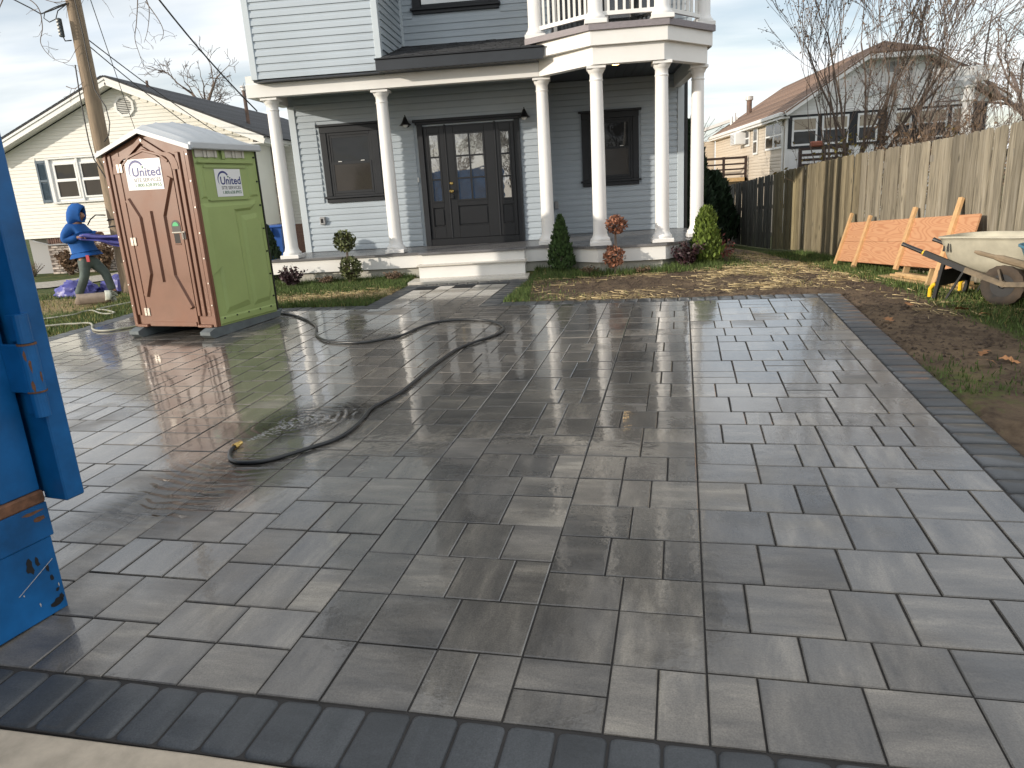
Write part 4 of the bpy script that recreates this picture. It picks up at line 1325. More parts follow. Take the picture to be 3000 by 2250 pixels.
# occupancy dial and pull recess
m = MB()
n_ = 18
pl = [(.862 + .0, 1.245)] + [(.925 - .065*math.cos(math.pi*k/n_), 1.315 + .065*math.sin(math.pi*k/n_)) for k in range(n_+1)] + [(.99, 1.245)]
m.rings([[(x, -.026, z) for x, z in pl], [(x, -.0222, z) for x, z in pl]], True, True, True)
m.build('dial_plate', MATS['plastic_black'], door, False)
m = MB()
pl = [(.925 - .045*math.cos(math.pi*k/n_), 1.312 + .046*math.sin(math.pi*k/n_)) for k in range(n_+1)]
m.rings([[(x, -.030, z) for x, z in pl], [(x, -.0262, z) for x, z in pl]], True, True, True)
m.build('vacant_dial', MATS['sign_green'], door, False)
MB().bbox(.855, .995, -.034, -.0225, 1.232, 1.246, .003).build('dial_sill', MATS['vent_cream'], door, False)
MB().bbox(.872, .955, -.0235, -.0222, 1.115, 1.225, .0005).build('pull_recess', MATS['boot_dark'], door, False)
MB().bbox(.868, .962, -.032, -.0225, 1.10, 1.112, .003).build('pull_lip', MATS['toilet_brown'], door, False)
def hinge(x, z, h_=.10):
    for sx in (-1, 1):
        MB().bbox(x+(.004 if sx > 0 else -.044), x+(.044 if sx > 0 else -.004), -.032, -.0225, z-h_/2, z+h_/2, .003).build('hinge', MATS['hinge_metal'], toilet, False)
for z in (2.0, 1.155, .30):
    hinge(.236, z)
MB().bbox(.998, 1.05, -.036, -.0225, 1.155, 1.25, .006).build('latch', MATS['hinge_metal'], toilet, False)
MB().tube([(1.024, -.044, 1.165), (1.024, -.044, 1.24)], .012, 8).build('latch_pin', MATS['hinge_metal'], toilet, False)
for z in (2.09, 1.80, 1.51, 1.22, .93, .64, .38):
    for x in (.028, TW-.018):
        MB().tube([(x, -.036, z), (x, -.042, z)], .009, 8).build('rivet', MATS['rivet'], toilet, False)
MB().tube([(.645, -.032, 2.285), (.645, -.04, 2.285)], .012, 8).build('rivet', MATS['rivet'], toilet, False)
# green side wall, with proud and recessed fields
side = tp(MB().box(TW-.028, TW, .03, TD, BZ, EZ), 'side_panel', 'toilet_green')
def sp_(y0, y1, z0, z1, o_, b=.012, nm='raised_field'):
    m = MB()
    r0 = [(TW+.0005, y0, z0), (TW+.0005, y1, z0), (TW+.0005, y1, z1), (TW+.0005, y0, z1)]
    k = max(o_*1.6, b)
    r1 = [(TW+o_, y0+k, z0+k), (TW+o_, y1-k, z0+k), (TW+o_, y1-k, z1-k), (TW+o_, y0+k, z1-k)]
    m.rings([r0, r1], True, True, True)
    return m.build(nm, MATS['toilet_green'], side, False)
def sq(pts, nm='raised_field'):
    """wedge field given by outer yz outline, ridge outline and depth"""
    outer, inner, o_ = pts
    m = MB()
    m.rings([[(TW+.0005, y, z) for y, z in outer], [(TW+o_, y, z) for y, z in inner]], True, True, True)
    return m.build(nm, MATS['toilet_green'], side, False)
sp_(.04, 1.04, 1.985, 2.045, .03, .02, 'vent_shelf')
sp_(.475, .515, 2.0, 2.18, .028, .008, 'vent_rib')
sp_(.06, .155, 1.60, 1.975, .014); sp_(.885, 1.04, 1.60, 1.975, .014)
sp_(.155, .885, 1.575, 1.604, .02, .008); sp_(.155, .885, 1.948, 1.966, .014, .006)
sq(([(.03, 1.545), (.98, 1.56), (.86, 1.44), (.60, 1.43), (.60, .70), (.60, .29), (.16, .25), (.16, .80), (.03, .72)],
    [(.10, 1.50), (.93, 1.51), (.83, 1.47), (.54, 1.46), (.56, .75), (.56, .36), (.20, .32), (.20, .82), (.12, .78)], .022))
sq(([(.66, 1.38), (.96, 1.40), (1.04, 1.30), (1.04, .42), (.98, .285), (.66, .27)], [(.71, 1.32), (.93, 1.34), (.99, 1.27), (.99, .45), (.94, .34), (.71, .33)], .02))
sp_(.035, 1.08, .125, .225, .012, .01, 'base_flange')
for k in range(7):
    z = .33 + k*.29
    MB().tube([(TW+.001, TD-.035, z), (TW+.016, TD-.035, z)], .011, 8).build('bolt', MATS['plastic_black'], side, False)
for k in range(5):
    MB().tube([(TW+.012, .10+k*.215, .205), (TW+.022, .10+k*.215, .205)], .010, 8).build('bolt', MATS['plastic_black'], side, False)
tp(MB().box(TW-.025, TW+.014, TD+.001, TD+.02, BZ+.02, EZ-.01), 'rear_edge', 'plastic_black')
tp(MB().box(0, .028, .036, TD, BZ, EZ), 'side_panel', 'toilet_green')
tp(MB().box(.03, TW-.03, TD-.03, TD, BZ, EZ), 'back_panel', 'toilet_green')
def vent(y0, y1):
    v = tp(MB().box(TW+.002, TW+.008, y0, y1, 2.062, 2.162), 'vent', 'vent_cream')
    for k in (.0, .36, .52, .86):
        MB().bbox(TW+.0085, TW+.02, y0+(y1-y0)*k, y0+(y1-y0)*k + (y1-y0)*(.10 if k in (.0, .86) else .12), 2.056, 2.17, .003).build('vent_bar', MATS['vent_cream'], v, False)
vent(.055, .415); vent(.535, .885)
# roof shell: gabled, crowned along its length, with cross ribs
m = MB()
NR, NPX = 24, 15
def roof_pt(i, j, dz=0.0):
    t = j/NR; s = i/(NPX-1)
    x = -.06 + (TW+.12)*s
    y = -.075 + (TD+.14)*t
    base = EZ+.012 + (AZ_+.035-EZ)*(1-abs(2*s-1))
    crown = .085*math.sin(math.pi*min(1, max(0, (t-.02)/.96)))**.8*(1-(2*s-1)**4)
    rib = .012*(1 if (abs((t*5.6) % 1 - .5) < .13 and .08 < t < .93 and .06 < s < .94) else 0)
    edge = -.012*(1 if t < .07 else 0)
    return (x, y, base + crown + rib + edge + dz)
rs = []
for j in range(NR+1):
    rs.append([roof_pt(i, j) for i in range(NPX)] + [roof_pt(i, j, -.05) for i in reversed(range(NPX))])
m.rings(rs, True, True, True)
ro = tp(m, 'roof', 'toilet_roof')
smooth_by_angle(ro, 28)
MB().bbox(TW+.02, TW+.075, -.04, TD+.05, EZ-.045, EZ+.035, .012).build('roof_edge', MATS['toilet_roof'], ro, False)
MB().bbox(-.075, -.02, -.04, TD+.05, EZ-.045, EZ+.035, .012).build('roof_edge', MATS['toilet_roof'], ro, False)
# skids
for x0 in (.02, TW-.155):
    m = MB()
    za = lambda y: .036*y
    prof = [(-.10, .0), (-.16, .045), (-.16, .085), (-.06, .113), (TD+.10, .113), (TD+.12, .09), (TD+.05, .0)]
    m.rings([[(x, y, z*(1 if z > .1 else 1) + za(y)*(1 if z < .1 else 0)) for y, z in prof] for x in (x0, x0+.15)], True, True, True)
    tp(m, 'skid', 'toilet_skid')
# stickers with the printed lettering
def sticker(mtx, wd, hg):
    s = MB()
    s.box(0, wd, 0, hg, 0, .0016)
    o = tp(s, 'sticker', 'sticker_white')
    o.matrix_local = mtx
    k = wd/.54
    text('United', .425*k, .100*hg/.345, 'ink_navy', o, .098*k, .150*hg/.345, .0024, .022)
    text('SITE SERVICES', .405*k, .042*hg/.345, 'ink_grey', o, .105*k, .090*hg/.345, .0024, .016)
    text('1.800.628.8955', .395*k, .040*hg/.345, 'ink_green', o, .118*k, .034*hg/.345, .0024, .02)
    a = MB()
    cx, cy, rr = .166*k, hg*.605, .113*k
    n2 = 26
    A, B = [], []
    for i in range(n2+1):
        t = i/n2
        an = R(222 - 187*t)
        th = .004*k + .024*k*math.sin(min(1, t*1.12)*math.pi*.62)
        if t < .12: th *= t/.12
        A.append((cx + (rr+th*.5)*math.cos(an), cy + (rr+th*.5)*math.sin(an)))
        B.append((cx + (rr-th*.5)*math.cos(an), cy + (rr-th*.5)*math.sin(an)))
    for i in range(n2):
        a.add([(*A[i], .0024), (*A[i+1], .0024), (*B[i+1], .0024), (*B[i], .0024)], ((0, 1, 2, 3),))
    a.build('swoosh', MATS['ink_navy'], o, False)
    g = MB().add([(cx+.078*k, cy+.052*k, .0024), (cx+.118*k, cy+.055*k, .0024), (cx+.101*k, cy+.026*k, .0024)], ((0, 1, 2),))
    g.build('dot_mark', MATS['ink_green'], o, False)
    return o
sticker(Matrix.Translation((.318, -.0255, 1.745)) @ Matrix.Rotation(R(1.0), 4, 'Y') @ Matrix.Rotation(R(90), 4, 'X'), .54, .345)
sticker(Matrix.Translation((TW+.004, .325, 1.612)) @ Matrix.Rotation(R(90), 4, 'Z') @ Matrix.Rotation(R(90), 4, 'X'), .44, .318)
# ---------------------------------------------------------------- neighbouring house on the left
YN = 19.4
nh = thing('neighbour_house', 'cream single-storey gabled house with slate-blue shutters and pale brick base', 'house', (-11.8, YN, .2))
def npart(mb, name, mat, parent=None, smooth=False):
    return mb.build(name, MATS[mat], parent or nh, True, smooth)
NX0, NX1, NPK = -15.55, -8.30, -11.85
SLP = (5.10-3.43)/(NPK+7.9+.0) if False else (5.105-3.45)/( -7.95 - NPK)
gz = lambda x: 4.97 - abs(x-NPK)*SLP
core = MB()
core.rings([[(x, y, z) for x, z in ((NX0, 1.19), (NX1, 1.19), (NX1, gz(NX1)), (NPK, gz(NPK)), (NX0, gz(NX0)))] for y in (YN+.004, 31)], True, True, True)
nw = npart(core, 'gable_wall', 'cream_siding')
hol = [(-14.20-NX0, -12.05-NX0, 2.13, 3.27), (-14.52-NX0, -14.16-NX0, 2.13, 3.27)]
def ntop(z):
    h = (4.97-z)/SLP
    return (max(NX0, NPK-h)-NX0, min(NX1, NPK+h)-NX0)
boards(nw, (NX0, YN, 0), (1, 0, 0), (0, -1, 0), NX1-NX0, 1.195, 4.97, hol, 'cream_siding', .0925, ntop, dep=.8)
# rake boards, soffit and roof
YF = YN-.38
for s in (-1, 1):
    xe = NPK + s*4.02
    a, b = Vector((NPK, YF, 5.045)), Vector((xe, YF, 5.045-4.02*SLP))
    for (w_, o_, z_, nm) in ((.145, 0, 0, 'rake_board'), (.055, -.025, .085, 'rake_trim')):
        MB().beam(a + Vector((0, o_, z_)), b + Vector((0, o_, z_)), .03, w_).build(nm, MATS['cream_trim'], nh, True)
    m = MB()
    m.rings([[(NPK, YF+.015, 5.0), (xe, YF+.015, 5.0-4.02*SLP), (xe, YF+.015, 5.03-4.02*SLP), (NPK, YF+.015, 5.03)], [(NPK, YN, 5.0), (xe, YN, 5.0-4.02*SLP), (xe, YN, 5.03-4.02*SLP), (NPK, YN, 5.03)]], True, True, True)
    npart(m, 'soffit', 'cream_trim')
    m = MB()
    xr_ = NPK + s*4.12
    m.rings([[(NPK, y, 5.20), (xr_, y, 5.20-4.12*SLP), (xr_, y, 5.165-4.12*SLP), (NPK, y, 5.165)] for y in (YF-.05, 31)], True, True, True)
    rfp = npart(m, 'roof_slope', 'shingle_dark')
    for k in range(22):
        d_ = .05 + k*.19
        za_ = 5.205 - d_*SLP
        MB().beam((NPK+s*(d_+.09), YF-.055, za_-.09*SLP+.006), (NPK+s*(d_+.09), 31, za_-.09*SLP+.006), .185, .014, (s*SLP, 0, 1)).build('shingle_course', MATS['shingle_dark'], rfp, False)
# gutter and eave return at the right end
npart(MB().box(-8.0, -7.82, YF+.05, 31, 3.33, 3.43), 'gutter', 'gutter_white')
npart(MB().box(-8.3, -7.9, YF+.05, 31, 3.29, 3.325), 'soffit', 'cream_trim')
# octagonal louvre
ov = MB()
c_, rr = (-11.66, 4.475), .285
oc = [(c_[0]+rr*math.cos(R(22.5+45*k)), c_[1]+rr*math.sin(R(22.5+45*k))) for k in range(8)]
ic = [(c_[0]+rr*.78*math.cos(R(22.5+45*k)), c_[1]+rr*.78*math.sin(R(22.5+45*k))) for k in range(8)]
for k in range(8):
    j = (k+1) % 8
    ov.rings([[(oc[k][0], y, oc[k][1]), (oc[j][0], y, oc[j][1]), (ic[j][0], y, ic[j][1]), (ic[k][0], y, ic[k][1])] for y in (YN-.055, YN)], True, True, True)
louv = npart(ov, 'gable_louvre', 'cream_trim')
MB().rings([[(x, YN-.019, z) for x, z in ic], [(x, YN-.018, z) for x, z in ic]], True, True, True).build('louvre_back', MATS['interior_dark'], louv, False)
for k in range(10):
    z = c_[1]-.2+k*.044
    hw = min(rr*.72, rr*.78*1.30-abs(z-c_[1])*1.02)
    hw = rr*.72 if abs(z-c_[1]) < .10 else max(.07, rr*.72-(abs(z-c_[1])-.09))
    MB().beam((c_[0]-hw, YN-.032, z), (c_[0]+hw, YN-.032, z), .03, .016, (0, -.6, 1)).build('slat', MATS['cream_trim'], louv, False)
# window pair
wn = npart(MB().box(-14.17, -12.06, YN-.02, YN-.006, 2.145, 3.255), 'window', 'window_white')
for x0 in (-14.02, -13.255, -12.49+.0):
    if x0 > -12.5: continue
    for z0, z1, yy in ((2.70, 3.155, -.045), (2.225, 2.715, -.055)):
        A, B = x0, x0+.66
        for p in ((A, A+.05, z0, z1), (B-.05, B, z0, z1), (A+.05, B-.05, z1-.045, z1), (A+.05, B-.05, z0, z0+.045)):
            MB().box(p[0], p[1], YN+yy, YN-.021, p[2], p[3]).build('sash', MATS['window_white'], wn, False)
        pane_box(wn, A+.05, B-.05, YN+yy+.03, z0+.045, z1-.045, 'glass_dark' if z0 > 2.5 else 'glass_screen')
for p in ((-14.19, -14.09, 2.14, 3.26), (-13.325, -13.265, 2.14, 3.26), (-12.56, -12.44, 2.14, 3.26)):
    MB().bbox(p[0], p[1], YN-.075, YN-.021, p[2], p[3], .006).build('casing', MATS['window_white'], wn, False)
MB().bbox(-14.21, -12.42, YN-.085, YN-.021, 3.262, 3.30, .006).build('head_casing', MATS['window_white'], wn, False)
MB().bbox(-14.21, -12.42, YN-.095, YN-.021, 2.10, 2.138, .006).build('sill', MATS['window_white'], wn, False)
sh = npart(MB().box(-14.51, -14.19, YN-.022, YN-.004, 2.145, 3.255), 'shutter', 'shutter_blue')
for p in ((-14.51, -14.455, 2.145, 3.255), (-14.245, -14.19, 2.145, 3.255)):
    MB().bbox(p[0], p[1], YN-.05, YN-.0225, p[2], p[3], .004).build('stile', MATS['shutter_blue'], sh, False)
for z0, z1 in ((2.145, 2.22), (2.69, 2.75), (3.18, 3.255)):
    MB().bbox(-14.4545, -14.2455, YN-.05, YN-.0225, z0, z1, .004).build('rail', MATS['shutter_blue'], sh, False)
for k in range(15):
    for z in (2.235+k*.030, 2.765+k*.0275):
        MB().beam((-14.454, YN-.034, z), (-14.246, YN-.034, z), .022, .008, (0, -.7, 1)).build('slat', MATS['shutter_blue'], sh, False)
# brick base
base = npart(MB().box(-14.74, -12.0, YN+.05, YN+.2, 0.0, 1.19), 'brick_base', 'mortar')
npart(MB().box(-12.0, -8.4, YN+.05, YN+.2, 0.0, 1.19), 'brick_base', 'brick_dark')
bmd = MB().bbox(-.098, .098, -.02, .03, -.026, .026, .005).mesh('brick'); bmd.materials.append(MATS['brick_pale'])
for r_ in range(13):
    z = .21 + r_*.0655
    x = -14.64 + (.105 if r_ % 2 else 0)
    while x < -12.05:
        link('brick', bmd, None, base, False, (x, YN+.045+rng.uniform(-.006, .004), z))
        x += .211
bsd = MB().bbox(-.026, .026, -.02, .03, -.098, .098, .005).mesh('brick'); bsd.materials.append(MATS['brick_dark'])
for k in range(40):
    link('brick', bsd, None, base, False, (-14.66+k*.0655, YN+.045, 1.10))
npart(MB().box(-15.5, -14.78, YN+.35, YN+.5, .1, 1.19), 'utility_door', 'plastic_grey')
dp = npart(MB().tube([(-15.1, YN-.02, 1.14), (-14.95, YN-.05, 1.10), (-14.6, YN-.05, 1.0), (-14.1, YN-.05, 1.0)], .02, 6), 'drain_pipe', 'plastic_grey')
npart(MB().bbox(-14.06, -13.97, YN-.06, YN+.02, .22, 1.10, .01), 'downspout', 'gutter_white')
# recessed right wing with window and brick pier
wing = npart(MB().box(-9.4, -7.6, 20.9, 21.05, .2, 3.4), 'wing_wall', 'cream_trim')
boards(wing, (-8.3, 20.9, 0), (1, 0, 0), (0, -1, 0), .7, .3, 3.35, (), 'cream_siding', .0925, dep=.8)
for x0 in (-9.2, -8.93):
    MB().bbox(x0, x0+.25, 20.84, 20.9, 2.0, 3.05, .01).build('window_frame', MATS['window_white'], wing, False)
    pane_box(wing, x0+.04, x0+.21, 20.838, 2.52, 3.0); pane_box(wing, x0+.04, x0+.21, 20.838, 2.05, 2.47, 'glass_screen')
pier = npart(MB().box(-8.62, -8.10, 20.5, 20.8, .1, 3.3), 'brick_pier', 'mortar')
for r_ in range(40):
    x = -8.52 + (.105 if r_ % 2 else 0)
    while x < -8.12:
        b_ = link('brick', bmd, None, pier, False, (x, 20.495, .24+r_*.0655))
        x += .211
npart(MB().box(-8.3, -7.55, 20.3, 20.5, .1, 1.15), 'brick_base', 'brick_dark')
# roof pipes
def vent_pipe(x, z0, z1, y, r_, cap=True):
    m = MB().tube([(x, y, z0-.35), (x, y, z1-.12)], r_, 10)
    o = npart(m, 'flue_pipe', 'rust_pipe')
    if cap:
        MB().lathe([(r_*1.05, z1-.13), (r_*1.5, z1-.11), (r_*1.5, z1-.05), (r_*1.9, z1-.03), (r_*1.7, z1), (r_*.4, z1+.02)], (x, y), 12).build('flue_cap', MATS['pipe_cap'], o, False)
vent_pipe(-8.87, 4.03, 4.93, 20.6, .05)
vent_pipe(-11.5, 5.0, 5.35, 20.4, .035, False)
# ---------------------------------------------------------------- gravel path across the neighbour's lawn
m = MB()
pathp = [((-14.6, 16.3), (-14.3, 15.0)), ((-12.9, 16.9), (-11.85, 15.35)), ((-12.4, 18.0), (-10.9, 16.9)), ((-12.0, 19.3), (-9.8, 18.9))]
m.rings([[(*a, ground_z(*a)+.012), (*b, ground_z(*b)+.012)] for a, b in pathp], False)
P('gravel', (.36, .33, .28), .95, var=.4, vscale=26, bump=.12, bscale=60)
pth = setting(m.build('path', MATS['gravel']))

# ---------------------------------------------------------------- utility pole, box, wires
PXP, PYP = -8.785, 13.62
pole = thing('utility_pole', 'weathered grey wooden utility pole beside the neighbouring lawn', 'utility pole', (PXP, PYP, .2))
m = MB()
rs, n_ = [], 18
for k in range(34):
    z = .1 + k*.26
    r_ = .165 - .0035*k*.26/.26*.55
    rs.append([(PXP + (r_*(1+.03*math.sin(5*t+z*.7)))*math.cos(t)+.004*k*.0, PYP + r_*math.sin(t), z) for t in [2*math.pi*i/n_ for i in range(n_)]])
m.rings(rs, True, True, True)
o = m.build('shaft', MATS['pole_wood'], pole, True, True)
for z in (1.50, 1.63):
    MB().tube([(PXP+.166*math.cos(t), PYP+.166*math.sin(t), z+.01*math.sin(3*t)) for t in [2*math.pi*i/20 for i in range(21)]], .012, 5).build('cable_band', MATS['wire_black'], pole, True)
MB().bbox(-8.995-.03, -8.995+.04, PYP-.25, PYP-.17, 4.86, 5.17, .01).build('terminal_box', MATS['box_metal'], pole, True)
for k in range(5):
    MB().tube([(-8.99, PYP-.25, 4.90+k*.055), (-8.99, PYP-.275, 4.90+k*.055)], .016, 8).build('terminal', MATS['pipe_cap'], pole, True)
MB().tube([(-8.99, PYP-.2, 4.9), (-8.97, PYP-.18, 4.80), (-8.90, PYP-.1, 4.82)], .012, 5).build('bracket', MATS['wire_black'], pole, True)
def wire(name, label, pts, r_=.009, sag=0.0):
    P_ = [Vector(p) for p in pts]
    if len(P_) == 2:
        a, b = P_
        P_ = [a.lerp(b, t/14) + Vector((0, 0, -sag*math.sin(math.pi*t/14))) for t in range(15)]
    o = MB().tube(P_, r_, 5).build(name, MATS['wire_black'])
    return tag(o, label, 'wire', 'overhead wires')
wire('service_wire', 'thick black service wire dropping from the pole to the far end of the neighbouring roof', [(-8.45, 13.62, 7.4), (-8.70, 20.9, 4.3)], .02, .25)
wire('service_wire', 'upper of two parallel wires from the pole to the neighbouring gable', [(-8.820, 13.5, 5.02), (-9.150, 19.2, 3.63)], .011, .06)
wire('service_wire', 'lower of two parallel wires from the pole to the neighbouring gable', [(-8.820, 13.5, 4.93), (-9.750, 19.2, 3.74)], .011, .05)
wire('service_wire', 'thin wire crossing in front of the octagonal louvre', [(-8.43, 13.5, 5.75), (-11.40, 19.25, 3.80)], .008, .02)
wire('down_wire', 'slack cable looping out from the sunlit side of the pole', [(-8.66, 13.47, 5.6), (-8.63, 13.47, 4.9), (-8.62, 13.46, 4.2), (-8.60, 13.45, 3.95), (-8.44, 13.43, 3.64), (-8.42, 13.42, 3.36), (-8.50, 13.44, 3.15), (-8.62, 13.46, 3.05)], .010)
wire('down_wire', 'black cable stapled down the front of the pole and behind the toilet roof', [(-8.90, 13.48, 4.4), (-8.935, 13.49, 3.9), (-8.95, 13.50, 3.4), (-8.945, 13.49, 3.05), (-8.88, 13.44, 2.75), (-8.74, 13.43, 2.45), (-8.62, 13.45, 2.2)], .012)
wire('loop_wire', 'looped cable hanging off the pole above the terminal box', [(-10.650, 13.6, 5.75), (-9.950, 13.6, 5.62), (-9.600, 13.6, 5.42), (-9.400, 13.55, 5.30), (-9.150, 13.5, 5.33), (-8.800, 13.5, 5.42)], .012)
wire('loop_wire', 'coiled cable loop beside the pole above the terminal box', [(-8.830, 13.48, 5.42), (-9.050, 13.45, 5.36), (-9.250, 13.45, 5.30), (-9.290, 13.45, 5.2), (-9.200, 13.45, 5.13), (-9.070, 13.45, 5.17), (-9.000, 13.45, 5.3), (-8.830, 13.48, 5.40)], .009)
wire('loop_wire', 'stiff cable end sticking out from the banded pole at waist height', [(-8.900, 13.47, 1.72), (-9.080, 13.44, 1.735), (-9.200, 13.44, 1.66), (-9.280, 13.44, 1.56)], .012)
# ---------------------------------------------------------------- blue wheeled bin behind the porch corner
bn = thing('wheeled_bin', 'blue wheeled rubbish bin standing between the houses', 'bin', (-7.0, 16.9, .2))
m = MB()
m.rings([[(-7.29, 16.6, .42), (-6.77, 16.6, .42), (-6.77, 17.2, .42), (-7.29, 17.2, .42)], [(-7.36, 16.5, 1.20), (-6.70, 16.5, 1.20), (-6.70, 17.3, 1.20), (-7.36, 17.3, 1.20)]], True, True, True)
m.build('bin_body', MATS['bin_blue'], bn)
MB().bbox(-7.40, -6.66, 16.45, 17.35, 1.20, 1.255, .02).build('lid', MATS['bin_blue'], bn)
MB().box(-6.98, -6.90, 16.43, 16.5, 1.02, 1.19).build('grip', MATS['bin_blue'], bn)
for x in (-7.32, -6.74):
    MB().tube([(x-.03, 17.2, .42), (x+.03, 17.2, .42)], .14, 14).build('wheel', MATS['tyre_rubber'], bn)
MB().box(-7.29, -6.77, 16.62, 16.7, .2, .42).build('foot_bar', MATS['bin_blue'], bn)
# ---------------------------------------------------------------- person in a blue hoodie
def skin_obj(name, nodes, edges, mat, parent, root=0, sub=2, world=True):
    """nodes: (x,y,z,r[,r2]); grown with Skin + Subdivision"""
    me = bpy.data.meshes.new(name)
    me.from_pydata([n[:3] for n in nodes], edges, [])
    me.materials.append(MATS[mat])
    o = bpy.data.objects.new(name, me)
    COL.objects.link(o)
    o.parent = parent
    if world: o.matrix_parent_inverse = ROOTM[parent.name].inverted()
    sk = o.modifiers.new('skin', 'SKIN')
    sk.use_smooth_shade = True
    lay = me.skin_vertices[0] if me.skin_vertices else None
    if lay is None:
        bpy.context.view_layer.objects.active = o
        bpy.ops.mesh.customdata_skin_add()
        lay = me.skin_vertices[0]
    for i, n in enumerate(nodes):
        lay.data[i].radius = (n[3], n[4] if len(n) > 4 else n[3])
        lay.data[i].use_root = (i == root)
    sb = o.modifiers.new('sub', 'SUBSURF'); sb.levels = sb.render_levels = sub
    return o
YQ = 13.3
ppl = thing('person', 'person in a blue hood-up sweatshirt and grey jeans gathering a purple tarp', 'person', (-9.35, YQ, .2))
N_, F_ = YQ-.17, YQ+.17
body = [(-9.36, YQ, 1.02, .12, .13), (-9.40, YQ, 1.25, .12, .14), (-9.43, YQ, 1.48, .11, .15), (-9.39, YQ, 1.62, .055), (-9.32, YQ-.01, 1.74, .085), (-9.30, YQ-.01, 1.83, .08),
        (-9.44, N_+.02, 1.52, .06), (-9.53, N_-.04, 1.29, .045), (-9.27, N_-.02, 1.345, .034), (-9.205, N_-.02, 1.352, .030),
        (-9.42, F_-.02, 1.52, .06), (-9.30, F_+.03, 1.36, .045), (-9.10, F_-.03, 1.395, .034), (-9.045, F_-.05, 1.39, .030),
        (-9.36, N_+.07, .96, .085), (-9.35, N_+.05, .66, .06), (-9.545, N_+.03, .30, .042), (-9.50, N_+.03, .235, .035),
        (-9.31, F_-.07, .96, .085), (-9.12, F_-.04, .65, .06), (-9.06, F_-.02, .34, .042), (-8.98, F_-.02, .245, .035),
        (-9.22, YQ-.01, 1.735, .030), (-9.195, YQ-.01, 1.715, .016)]
be = [(0, 1), (1, 2), (2, 3), (3, 4), (4, 5), (2, 6), (6, 7), (7, 8), (8, 9), (2, 10), (10, 11), (11, 12), (12, 13), (0, 14), (14, 15), (15, 16), (16, 17), (0, 18), (18, 19), (19, 20), (20, 21), (4, 22), (22, 23)]
def fingers(palm, idx, y, dx_):
    px, pz = palm
    for k, (ln, dz_) in enumerate(((.052, .024), (.060, .010), (.058, -.004), (.046, -.018))):
        i = len(body)
        body.append((px+.030, y-.012+.006*k, pz+dz_, .0095)); body.append((px+.030+ln*.55, y-.018+.004*k, pz+dz_-.008, .009)); body.append((px+.034+ln*.55, y-.003+.004*k, pz+dz_-.026, .008))
        be.extend(((idx, i), (i, i+1), (i+1, i+2)))
    i = len(body)
    body.append((px+.010, y-.026, pz+.026, .0105)); body.append((px+.040, y-.032, pz+.030, .009)); be.extend(((idx, i), (i, i+1)))
fingers((-9.205, 1.352), 9, N_-.02, 1)
fingers((-9.045, 1.39), 13, F_-.05, 1)
skin_obj('body', body, be, 'skin', ppl)
hd = [(-9.345, YQ, 1.06, .20, .215), (-9.36, YQ, 1.18, .205, .215), (-9.41, YQ, 1.34, .20, .21), (-9.44, YQ, 1.49, .175, .205), (-9.42, YQ, 1.60, .135, .145),
      (-9.46, N_+.02, 1.51, .105), (-9.54, N_-.04, 1.39, .105), (-9.555, N_-.05, 1.29, .098), (-9.41, N_-.03, 1.315, .08), (-9.285, N_-.02, 1.345, .055),
      (-9.41, F_-.02, 1.51, .105), (-9.30, F_+.03, 1.37, .085), (-9.12, F_-.03, 1.395, .055)]
he = [(0, 1), (1, 2), (2, 3), (3, 4), (3, 5), (5, 6), (6, 7), (7, 8), (8, 9), (3, 10), (10, 11), (11, 12)]
skin_obj('hoodie', hd, he, 'hoodie_blue', ppl, 1)
# hood: shell of rings from the shoulders up and over, open towards the face
m = MB()
rs = []
n_ = 22
cp = [(-9.47, 1.55, .02, .135, .90), (-9.47, 1.63, .095, .135, .80), (-9.445, 1.70, .135, .135, .62), (-9.405, 1.755, .160, .132, .40), (-9.36, 1.785, .172, .126, .20), (-9.305, 1.785, .168, .116, .04), (-9.255, 1.765, .155, .104, -.10), (-9.225, 1.75, .140, .094, -.16)]
for k, (cx, cz, ra, rb, tilt) in enumerate(cp):
    ring = []
    for i in range(n_):
        t = 2*math.pi*i/n_
        sn_ = math.sin(t)
        yy, zz = rb*math.cos(t)*(1-.22*max(0, sn_)**2), ra*sn_*(1.12 if sn_ > 0 else 1.0)
        ring.append((cx - zz*math.sin(tilt) + .035*max(0, sn_)**4*(k >= 5) + .014*noise.noise(Vector((t*3, k*.7, 1))), YQ-.01+yy + .012*noise.noise(Vector((t*3, k*.7, 5))), cz + zz*math.cos(tilt)))
    rs.append(ring)
rs2 = [[(p[0]-.015-.05*j, YQ-.01+(p[1]-YQ+.01)*.84, 1.755+(p[2]-1.755)*.84) for p in rs[-1]] for j in (0, 1)]
m.rings(rs + rs2, True, True, False)
hood = m.build('hood', MATS['hoodie_blue'], ppl, True, True)
jn = [(-9.335, YQ, 1.02, .165, .19), (-9.33, YQ, .92, .15, .19), (-9.37, N_+.08, .84, .115), (-9.355, N_+.05, .66, .092), (-9.45, N_+.04, .46, .083), (-9.55, N_+.03, .30, .080), (-9.565, N_+.03, .265, .078),
      (-9.29, F_-.08, .84, .115), (-9.125, F_-.04, .66, .092), (-9.085, F_-.03, .48, .083), (-9.06, F_-.02, .33, .080), (-9.055, F_-.02, .285, .078)]
je = [(0, 1), (1, 2), (2, 3), (3, 4), (4, 5), (5, 6), (1, 7), (7, 8), (8, 9), (9, 10), (10, 11)]
skin_obj('jeans', jn, je, 'jeans', ppl, 1)
skin_obj('boot', [(-9.58, N_+.03, .262, .05), (-9.585, N_+.03, .235, .046), (-9.50, N_+.02, .235, .042), (-9.43, N_+.02, .23, .034)], [(0, 1), (1, 2), (2, 3)], 'boot_dark', ppl)
